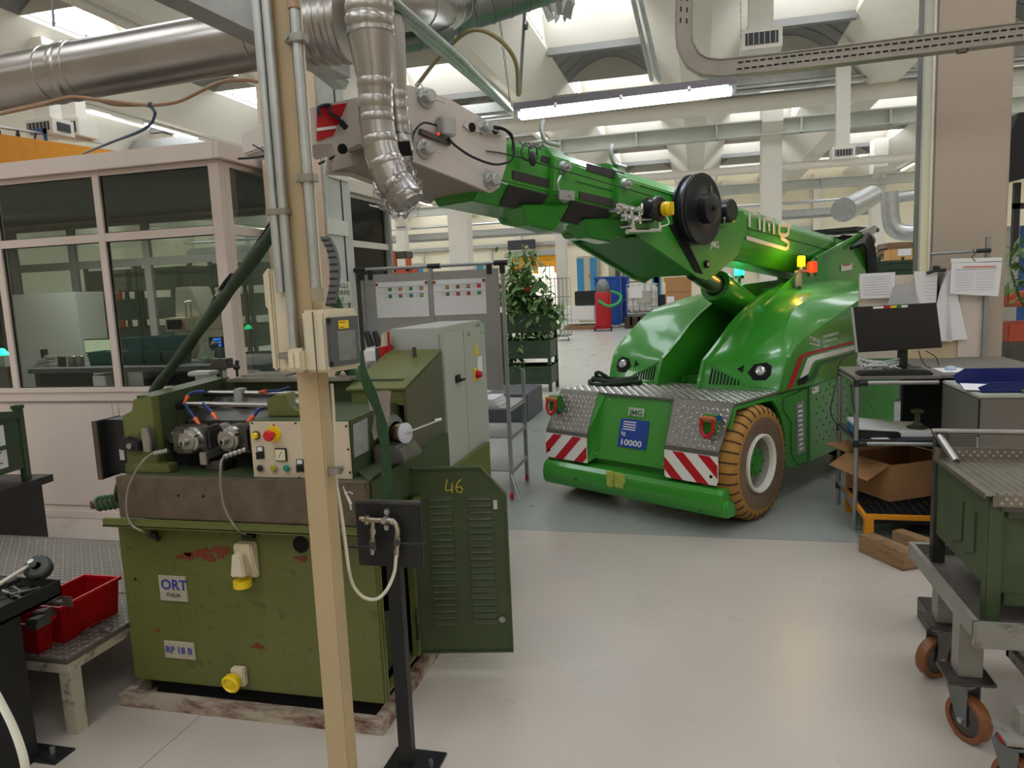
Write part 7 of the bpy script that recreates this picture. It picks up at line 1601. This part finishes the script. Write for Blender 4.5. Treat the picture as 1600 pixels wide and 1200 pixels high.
# second trolley corner
t2 = thing('crate_trolley', 'corner of a second grey trolley with brown caster at the bottom right', 'trolley', (1.2, 2.2, 0)); a = gd(1572, 1015, .30)
MB().box(a.x, a.x + .02, 1.9, a.y, .28, .32, .002).box(a.x, a.x + .8, a.y - .02, a.y, .28, .32).build('frame', m_tf, t2)
c = at(1592, 1225, 2.3); c.z = .08; hx, hy, hz = caster(c, .5, t2); MB().box(hx - .03, hx + .1, hy - .05, hy + .07, hz, hz + .01).box(hx + .02, hx + .08, hy, hy + .05, hz, .29).build('caster_leg', m_tf, t2)
q = at(1445, 630, 5.75); one(MB().box(at(1412, 630, 5.75).x, at(1500, 630, 5.75).x, 5.75, 5.84, 0, .94, .01), 'dark_filler', m_dark, 'near-black box filling the dark area behind the tubular desk', 'cabinet')  # near-black box added to fill the dark area behind the desk
one(MB().box(.98, 1.16, 3.42, 3.62, 0, .10, .004).cyl((1.1, 3.5, .10), (1.1, 3.5, .40), .035, n=16).box(1.12, 1.6, 3.4, 3.5, 0, .06), 'steel_pedestal', m_steel_d, 'dark round pedestal on a steel block under the crate trolley', 'pedestal')
# things right of / behind the big column
q = at(1590, 225, 7.5); one(MB().prism([(at(1576, 230, 7.5).x, at(1576, 285, 7.5).z), (at(1576, 230, 7.5).x, at(1576, 215, 7.5).z), (at(1592, 180, 7.5).x, at(1592, 176, 7.5).z), (at(1640, 170, 7.5).x, at(1640, 170, 7.5).z), (at(1640, 170, 7.5).x, at(1640, 268, 7.5).z)], 1, 7.5, 7.9), 'cable_bundle', m_rubber, 'black bundle of hanging hoses at the right edge above the blue machine', 'cable')
a, c = at(1578, 430, 8.0), at(1640, 350, 8.0); bm_ = thing('blue_machine', 'blue and grey machine casing right of the big column', 'machine', (2.7, 8.2, 0)); MB().box(a.x, c.x, 8, 8.5, .9, c.z, .01).build('casing', mat('machine_blue_dark', (28, 84, 140), .4), bm_); MB().box(a.x - .05, a.x + .06, 7.98, 8.3, .9, c.z).build('grey_side', m_ral, bm_); MB().box(a.x, c.x, 8, 8.5, 0, .9).build('machine_base', m_steel_d, bm_)
for i, (y0_, y1_) in enumerate(((455, 480), (505, 535), (575, 610))):
    a, c = at(1574, y1_, 7.2), at(1640, y0_, 7.2); one(MB().box(a.x, c.x, 7.2, 7.7, a.z, c.z, .01), 'orange_crate', MATS['crate_orange'], 'orange steel crate behind the big column at right, ' + ('top', 'middle', 'bottom')[i], 'crate', 'orange crates right of the big column')
T2 = lambda x, y, Y=6.9: at(x, y, Y)
leafy('potted_plant', 'leafy plant showing past the right side of the big column', T2(1600, 480), [T2(1590, 380), T2(1597, 400), T2(1602, 440), T2(1592, 470)], 90, 21, .12, .10)
q = at(1588, 330, 7.6); one(MB().box(q.x - .02, q.x + .03, 7.6, 7.65, q.z - .4, q.z + .25).box(q.x - .02, q.x + .5, 7.6, 7.65, q.z + .02, q.z + .07).box(q.x + .1, q.x + .15, 7.6, 7.65, q.z - .2, q.z + .05), 'rack_bracket', m_black, 'black steel bracket beside the right edge of the big column', 'bracket')
# left of big column: piled material, cartons, grey ducts
a, c = at(1381, 405, 14), at(1440, 376, 14); b = MB(); 
for i in range(9): z = a.z + (c.z - a.z) * i / 9; b.box(a.x + .03 * (i % 3), c.x, 14, 14.8, z, z + (c.z - a.z) / 9 * .8)
one(b, 'board_pile', mat('kraft_pile', (140, 120, 96), .85, var=.2), 'pile of flattened cartons beyond the crane rear', 'cartons')
a, c = at(1390, 410, 13.5), at(1428, 388, 13.5); o = one(MB().box(a.x, c.x, 13.5, 13.9, a.z, c.z, .01), 'cardboard_box', mat('card_bright', (206, 156, 96), .8), 'bright cardboard box with white label beyond the crane rear', 'box'); MB().box(a.x + .12, a.x + .32, 13.49, 13.5, a.z + .1, c.z).build('label', m_paper, o)
a, c = at(1372, 440, 10), at(1432, 405, 10); crate('stacking_crate', 'dark olive steel crate behind the crane rear beside the big column', ((a.x + c.x) / 2, 10.3, a.z), 0, c.x - a.x, .6, c.z - a.z, m_cratg2, foot=.05)
one(MB().box(a.x, c.x, 10, 10.8, 0, a.z - .01, .02), 'loading_bench', m_steel_d, 'dark steel bench carrying crates and cartons behind the crane', 'bench')
a, c = at(1375, 405, 14.4), at(1440, 405, 14.4); zb_ = at(1400, 409, 13.5).z; one(MB().box(a.x, c.x, 13.5, 14.8, 0, zb_ - .003, .02), 'carton_stand', m_steel_d, 'grey steel stand under the pile of flattened cartons', 'stand')
b = MB(); b.tube(bez([at(1390, 300, 16), at(1392, 340, 16), at(1398, 358, 16), at(1415, 363, 16), at(1440, 362, 16)]), .16, 14); b.tube([at(1392, 310, 16.2), at(1440, 303, 16.2)], .11, 12); one(b, 'exhaust_duct', m_galv, 'galvanised exhaust duct elbow seen left of the big column', 'duct')
b = MB(); p = [at(1318, 328, 20), at(1340, 318, 22), at(1362, 306, 24.5)]; b.tube(p, .3, 14); one(b, 'exhaust_duct', m_galv, 'pale flexible duct under the roof behind the white column', 'duct')
# ================= services under the roof =================
def spiral(path, r, name, label, bands, group=None, m=None, n=28):
    t = thing(name, label, 'duct', path[0], group=group); MB().tube(path, r, n).build('duct_tube', m or m_duct, t); P3 = [Vector(p) for p in path]
    for s, k in bands:
        i = min(int(s), len(P3) - 2); p = P3[i].lerp(P3[i + 1], s - i); d = (P3[i + 1] - P3[i]).normalized()
        rr = r if not isinstance(r, list) else r[i] + (r[i + 1] - r[i]) * (s - i)
        MB().lathe([(rr * 1.0, -.02 * k), (rr * 1.035, -.012 * k), (rr * 1.035, .012 * k), (rr * 1.0, .02 * k)], p, d, n).build('seam_band', m or m_duct, t)
    return t
# big horizontal duct
Yd = 3.5; a, c = at(0, 132, Yd), at(415, 58, Yd); d = (c - a); a2 = a - d * .6; c2 = a + d * 1.35
t = spiral([a2, c2], .148, 'ventilation_duct', 'large horizontal steel duct above the white cabin', [(.42, .6), (.455, 1.4), (.475, .6), (.805, .5), (.84, 1.2)])
b = MB()
for px in (75, 112): pass
q = at(83, 35, Yd); b.cyl((q.x, Yd, q.z - .02), (q.x - .05, Yd + .3, 5.6), .006, n=6); b.build('hanger', m_galv_dark, t)
# manifold of ducts at top centre
R1 = .17; Yv = 3.25
p0 = at(470, 60, Yv); p1 = at(900, -60, Yv + 2.4)
spiral([at(482, 45, 3.3), at(545, 38, 3.3)], .165, 'ventilation_duct', 'ribbed duct joint just right of the cream post', [(.1, 1), (.35, 1), (.6, 1), (.9, 1)])
spiral(bez([at(520, 20, 3.4), at(600, 10, 3.5), at(660, 8, 3.8), at(690, 15, 4.2), at(712, 0, 4.6), at(720, -40, 4.6)], 5), .12, 'ventilation_duct', 'curved duct elbow at the top centre', [(5, .8), (9, .8), (13, .8), (16, .8), (19, .8)])
a, c = at(650, 45, 4.6), at(850, -22, 5.0)
spiral([a, c, c + (c - a) * .8], .115, 'ventilation_duct', 'ribbed duct running away to the upper right with chain hangers', [(i * .14, .5) for i in range(1, 12)], m=m_galv_dark)
spiral([at(600, 72, 3.8), at(700, 50, 4.1)], .06, 'ventilation_duct', 'thin dark duct underneath the ribbed duct', [(.5, 1)], m=m_galv_dark)
dn = [at(577, -20, 2.85), at(578, 40, 2.85), at(579, 52, 2.85), at(586, 128, 2.85), at(587, 165, 2.85), at(590, 200, 2.85), at(597, 240, 2.85), at(613, 280, 2.85), at(632, 305, 2.85), at(640, 318, 2.85)]
rr = [.094, .094, .092, .070, .068, .068, .070, .072, .070, .067]
spiral(dn, rr, 'extraction_duct', 'bright steel extraction duct curving down with film over its end, front one', [(.6, 1), (.95, 1), (2, .6), (3.1, 1), (3.9, 1.2), (4.6, .8), (5.5, .8), (6.4, .8), (7.4, .8), (8.3, .8)], n=28)
dn2 = [at(604, 30, 3.08), at(607, 60, 3.08), at(617, 150, 3.08), at(621, 180, 3.08), at(628, 238, 3.08)]
spiral(dn2, [.075, .072, .052, .048, .052], 'extraction_duct', 'steel extraction duct with taped film end behind the front one', [(2, 1), (2.6, 1), (3.2, 1)], n=24)
m_film = glass('clear_film', (.93, .92, .94), .07, .2, .2)
r_ = random.Random(2)
def film(c, r, sc, name, label):
    b = MB(); b.sph(c, r, sc, n=20)
    for v in b.b.verts: v.co += (v.co - Vector(c)).normalized() * r * r_.uniform(-.16, .16)
    return one(b, name, m_film, label, 'plastic film', smooth=False)
film(at(622, 298, 2.85), .108, (.85, .8, 1.0), 'plastic_film', 'crinkled clear film wrapped over the front duct end')
film(at(626, 222, 3.08), .072, (.8, .8, 1.6), 'plastic_film', 'crinkled clear film taped over the rear duct end')
one(MB().lathe([(.05, 0), (.054, .006), (.05, .012)], at(624, 212, 3.08), (.1, 0, 1), 20), 'black_tape', m_cable, 'black tape ring around the rear duct film', 'tape'); one(MB().hexa([at(610, 246, 3.02), at(644, 243, 3.02), at(644, 243, 3.14), at(610, 246, 3.14), at(609, 222, 3.02), at(640, 220, 3.02), at(640, 220, 3.14), at(609, 222, 3.14)]), 'black_tape', m_dark, 'wide black tape at the mouth of the rear duct', 'tape')
# beam passing over at the top left, behind the post
b = MB(); a, c = at(225, -40, 2.6), at(530, 108, 3.6); b.hexa([a + Vector((-.06, 0, -.05)), c + Vector((-.06, 0, -.05)), c + Vector((.06, 0, -.05)), a + Vector((.06, 0, -.05)), a + Vector((-.06, 0, .12)), c + Vector((-.06, 0, .12)), c + Vector((.06, 0, .12)), a + Vector((.06, 0, .12))]); g_ = b.build('trim_40', m_galv); g_['kind'] = 'structure'
# closed light fitting beyond the post (its housing)
def lamp(P0, P1, w, label, on=True, group=None, name='fluorescent_lamp', m_em=None):
    P0, P1 = Vector(P0), Vector(P1); t = thing(name, label, 'lamp', P0, group=group); d = (P1 - P0).normalized(); s = d.cross(Vector((0, 0, 1))).normalized() * w; u = Vector((0, 0, 1))
    rows = []
    for p in (P0, P1): rows.append([p - s, p - s * .75 + u * w * .7, p + s * .75 + u * w * .7, p + s, p - s])
    b = MB().grid(rows); b.ngon(rows[0][:4]); b.ngon(rows[1][:4]); b.build('housing', mat('lamp_housing', (110, 104, 112), .5), t)
    L_ = (P1 - P0).length
    if on:
        b = MB(); rows = []
        for p in (P0 + d * .03, P1 - d * .03): rows.append([p - s * .92, p - s * .6 - u * w * .6, p + s * .6 - u * w * .6, p + s * .92])
        b.grid(rows).build('diffuser', m_em or emit('lamp_light', (236, 246, 255), LAMP), t)
        for p, sg in ((P0, 1), (P1, -1)):
            b = MB(); b.hexa([p - s * .55 - u * w * .55, p + s * .55 - u * w * .55, p + s * .55 - u * w * .55 + d * .05 * sg, p - s * .55 - u * w * .55 + d * .05 * sg, p - s * .95, p + s * .95, p + s * .95 + d * .05 * sg, p - s * .95 + d * .05 * sg]); b.build('end_cap', mat('end_cap', (200, 206, 216), .3), t)
    else:
        b = MB(); rows = []
        for p in (P0, P1): rows.append([p - s * .92, p - s * .6 - u * w * .6, p + s * .6 - u * w * .6, p + s * .92])
        b.grid(rows).build('diffuser', mat('diffuser_off', (170, 168, 164), .3), t)
    for k in (.2, .5, .8): q = P0.lerp(P1, k); MB().cyl(q + s * .9 + u * .012, q + s * 1.08 - u * .01, .012, n=8).build('clip', m_galv, t)
    return t
lamp(at(806, 176, 5.2), at(1150, 135, 5.2), .075, 'long lit fluorescent lamp hanging over the crane boom')
lamp(at(480, 88, 4.2), at(530, 130, 4.9) , .07, 'unlit lamp fitting behind the cream post', on=False)
# hangers, conduits, wires
one(MB().cyl(at(812, 148, 5.25), at(820, 10, 5.25), .012, n=8).cyl(at(821, 40, 5.25), at(824, 40, 5.25), .03, n=8), 'hanger_rod', m_galv_dark, 'dark hanger rod above the left end of the long lamp', 'rod')
b = MB()
for o in ((0, 0), (10, -3), (20, -12)): b.tube([at(584 + o[0], -10, 2.9), at(700 + o[0], 92 + o[1] * .2, 3.7), at(795 + o[0] * .2, 172, 4.9)], .014, 10)
one(b, 'conduit_bundle', m_galv, 'bundle of steel conduits sloping down to the long lamp', 'conduit')
def chain(p, q, label):
    b = MB(); p, q = Vector(p), Vector(q); n = int((q - p).length / .028)
    for i in range(n):
        c = p.lerp(q, (i + .5) / n); ax = 0 if i % 2 else 1; b.tube([c + Vector(((.007 * math.cos(t), 0) if ax else (0, .007 * math.cos(t)))).to_3d() + Vector((0, 0, .016 * math.sin(t))) for t in [k * PI / 4 for k in range(8)]], .0022, 4, closed=True)
    return one(b, 'hanging_chain', m_galv_dark, label, 'chain')
chain(at(776, -5, 4.9), at(797, 158, 5.1), 'thin chain hanging to the left end of the long lamp')
chain(at(1157, -5, 8), at(1158, 60, 8), 'thin chain beside the white air heater')
chain(at(745, 0, 4.6), at(748, 38, 4.6), 'short chain holding the ribbed duct')
b = MB(); b.tube(bez([at(650, 135, 4.2), at(690, 85, 4.2), at(735, 48, 4.2), at(775, 58, 4.2), at(805, 95, 4.3), at(810, 150, 4.4)]), .012, 8); one(b, 'yellow_hose', mat('hose_tan', (150, 134, 96), .5), 'tan hose arching over the boom head below the ribbed duct', 'hose')
for i in range(2):
    one(MB().cyl(at(987 + i * 12, -10, 7), at(1018 + i * 12, 125, 8.4), .022, n=10), 'steel_conduit', m_galv, 'sloping steel conduit above the long lamp, ' + ('left', 'right') [i] + ' of the pair', 'conduit', 'pair of sloping conduits')
b = MB(); b.tube(bez([at(0, 178, 3.0), at(60, 165, 3.0), at(110, 152, 3.0), at(160, 157, 3.0), at(235, 165, 3.0)]), .008, 6); b.tube(bez([at(235, 165, 3.0), at(280, 158, 3.0), at(340, 130, 3.0), at(380, 125, 3.0), at(415, 130, 3.0)]), .008, 6); b.tube(bez([at(0, 176, 3.02), at(70, 160, 3.02), at(130, 152, 3.02), at(180, 164, 3.02), at(235, 164, 3.0)]), .006, 6)
one(b, 'air_line', mat('line_copper', (150, 116, 88), .4), 'brown looping air line strung below the large duct', 'hose')
b = MB(); b.tube(bez([at(236, 166, 3.0), at(242, 180, 3.0), at(225, 202, 3.1), at(175, 222, 3.6), at(130, 240, 4.4)]), .007, 6); b.sph(at(235, 164, 3.0), .014); one(b, 'blue_air_line', mat('line_blue', (50, 76, 104), .4), 'dark blue air line dropping from the brown line to the cabin roof', 'hose')
for pts, r_w, l_ in (([at(372, 248, 2.4), at(400, 246, 2.4), at(420, 242, 2.4)], .004, 'thin dark wire ending left of the cream post above the cabin corner'), ([at(395, 226, 2.5), at(410, 235, 2.5), at(420, 244, 2.5)], .003, 'short slanting wire left of the cream post by the arm tip'), ([at(498, 256, 3.4), at(520, 246, 3.4), at(545, 236, 3.4)], .006, 'thin dark line hanging below the striped board of the arm')):
    one(MB().tube(bez(pts), r_w, 6), 'thin_wire', m_cable, l_, 'wire')
# perforated cable tray: runs down, bends, and runs off to the right in front of the column
Yt = 5.3
tray = thing('cable_tray', 'perforated galvanised cable tray bending round to the right in front of the big column', 'cable tray', at(1300, 90, Yt)); m_tray = mat('tray_steel', (150, 144, 136), .4, .7, var=.1, vscale=6)
pth = [(1070, -30), (1068, 40), (1070, 70), (1082, 92), (1100, 103), (1125, 106), (1250, 93), (1600, 49), (1700, 37)]
ins_ = [at(x, y, Yt) for x, y in pth]; hw = .052
b = MB(); rows = [[], [], [], []]
for i, p in enumerate(ins_):
    d = (ins_[min(i + 1, len(ins_) - 1)] - ins_[max(i - 1, 0)]).normalized(); n = Vector((-d.z, 0, d.x)).normalized() * hw
    rows[0].append(p + n + Vector((0, .1, 0))); rows[1].append(p + n); rows[2].append(p - n); rows[3].append(p - n + Vector((0, .1, 0)))
b.grid([rows[0], rows[1]]); b.grid([rows[1], rows[2]]); b.grid([rows[2], rows[3]]); b.build('tray_body', m_tray, tray, smooth=False)
b = MB()
def slots(p, q, n):
    d = (q - p).normalized(); nn = Vector((-d.z, 0, d.x)).normalized()
    for i in range(n):
        c = p.lerp(q, (i + .5) / n)
        for s in (-.02, .02):
            cc = c + nn * s + Vector((0, -.003, 0)) + d * (.008 if s > 0 else 0); b.slab([cc - d * .016 - nn * .0045, cc + d * .016 - nn * .0045, cc + d * .016 + nn * .0045, cc - d * .016 + nn * .0045], (0, -.001, 0))
slots(ins_[6] - (ins_[6] - ins_[5]) * .8, ins_[7], 36); slots(ins_[0], ins_[1], 4)
b.build('tray_slots', m_dark, tray, kind='stuff')
MB().tube([p + Vector((0, -.002, 0)) + Vector((0, 0, .0)) for p in [r for r in rows[1]]], .006, 6).build('tray_lip', m_tray, tray); MB().tube([p for p in rows[2]], .006, 6).build('tray_lip', m_tray, tray)
one(MB().cyl(at(1190, 112, 5.4), at(1350, 96, 5.4), .016, n=8), 'dark_conduit', m_black, 'dark conduit slung under the perforated cable tray', 'conduit')
q = at(1504, 77, 5.3); one(MB().tube([(q.x - .03, 5.3, q.z), (q.x - .03, 5.3, q.z - .02), (q.x + .02, 5.3, q.z - .02), (q.x + .03, 5.3, q.z)], .006, 6), 'tray_clamp', m_black, 'small black clamp under the cable tray before the column', 'clamp')
# vertical conduit on the left face of the big column
q = at(1437, 300, 5.98); v = thing('column_conduit', 'dark conduit running up the left edge of the big column', 'conduit', (q.x, 5.98, .9)); MB().box(q.x - .03, q.x, 5.97, 6.0, .9, 6.3).build('channel', m_galv_dark, v); MB().box(q.x - .005, q.x + .008, 5.965, 6.0, .9, 6.3).build('cover', m_ral, v)
# air heaters
def heater(px0, py0, px1, py1, Y_, label, group='white air heaters under the roof', two=False):
    a, c = at(px0, py1, Y_), at(px1, py0, Y_); t = thing('air_heater', label, 'heater', ((a.x + c.x) / 2, Y_ + .3, a.z), group=group); w = c.x - a.x; h = c.z - a.z
    MB().box(a.x, c.x, Y_, Y_ + w * .8, a.z, c.z, .01).build('casing', m_concrete, t)
    MB().box(a.x + w * .2, c.x - w * .2, Y_ + .1, Y_ + w * .6, c.z, 6.3).build('duct_neck', m_concrete, t)
    g = MB().box(a.x + .06, c.x - .06, Y_ - .01, Y_ + .01, a.z + .07, c.z - .07).build('grille', m_ink, t)
    nn = max(6, int(w / .09))
    for i in range(nn): x = a.x + .06 + (w - .12) * (i + .5) / nn; MB().box(x - .006, x + .006, Y_ - .02, Y_ - .01, a.z + .07, c.z - .07).build('slat', m_ral, g)
    if two:
        MB().box(c.x, c.x + .02, Y_ + .1, Y_ + w * .8 - .1, a.z + .07, c.z - .07).build('side_grille', m_ink, t)
heater(1158, 38, 1223, 80, 12, 'white ceiling air heater with black grille above the cable tray bend'); heater(1300, 226, 1337, 250, 17, 'white ceiling air heater behind the pale steel beam'); heater(40, 182, 80, 213, 11, 'white ceiling air heater above the orange girder', two=True); heater(618, 350, 636, 360, 22, 'small distant white air heater left of the white column'); heater(84, 182, 121, 216, 11.8, 'second white ceiling air heater above the orange girder')
# destratification fan
c = at(872, 8, 9); fn = thing('ceiling_fan_unit', 'white ceiling fan unit with splayed blades above the long lamp', 'fan', c)
MB().lathe([(.17, .12), (.2, .1), (.2, .0), (.185, -.01), (.18, .0), (.17, .1)], c, (0, 0, 1), 28).build('fan_ring', m_signwhite, fn)
for i in range(8):
    a0 = i * PI / 4; a1 = a0 + .45; b = MB(); b.slab([c + Vector((.19 * math.cos(a0), .19 * math.sin(a0), -.0)), c + Vector((.19 * math.cos(a1), .19 * math.sin(a1), 0)), c + Vector((.15 * math.cos(a1), .15 * math.sin(a1), -.16)), c + Vector((.06 * math.cos(a0), .06 * math.sin(a0), -.13))], (0, 0, .005)); b.build('blade', mat('fan_grey', (176, 178, 174), .5), fn)
# long rows of roof lamps
rl_ = None; nrow = 0
m_tubes = emit('roof_tube', (255, 250, 240), 7.0)
for kx, zz in ((0.45, 6.0), (-4.0, 5.65), (4.68, 6.45), (-8.0, 5.65), (-12.0, 5.65), (-14.5, 6.4), (8.0, 5.65), (-16.5, 5.65)):
    for j in range(9):
        y = 3 + j * 4.2
        if y < 8 and abs(kx) < 5: continue
        lb_ = 'slim lit roof lamp'
        if rl_ is None:
            rl_ = thing('roof_lamp', 'slim lit roof lamp hung in a long row under the roof', 'lamp', (kx, y, zz), group='slim lamps under the roof'); MB().box(-.05, .05, -.9, .9, 0, .05).build('housing', m_signwhite, rl_, local=True); MB().box(-.035, .035, -.88, .88, -.03, 0).build('tube', m_tubes, rl_, local=True)
        else: dup(rl_, (kx, y, zz))
    struct(MB().box(kx - .03, kx + .03, 3, 39, zz + .05, zz + .1), 'trim_%d' % (50 + nrow), m_beam); nrow += 1
# general fill: unseen lamps added behind the viewer to light the foreground
for x, y in ((-2.2, -1.0), (1.5, -2.0), (-3.4, 1.2)):
    lamp((x - .7, y, 4.3), (x + .7, y, 4.3), .08, 'added fill lamp out of view behind the viewpoint', group='added fill lamps behind the viewpoint')
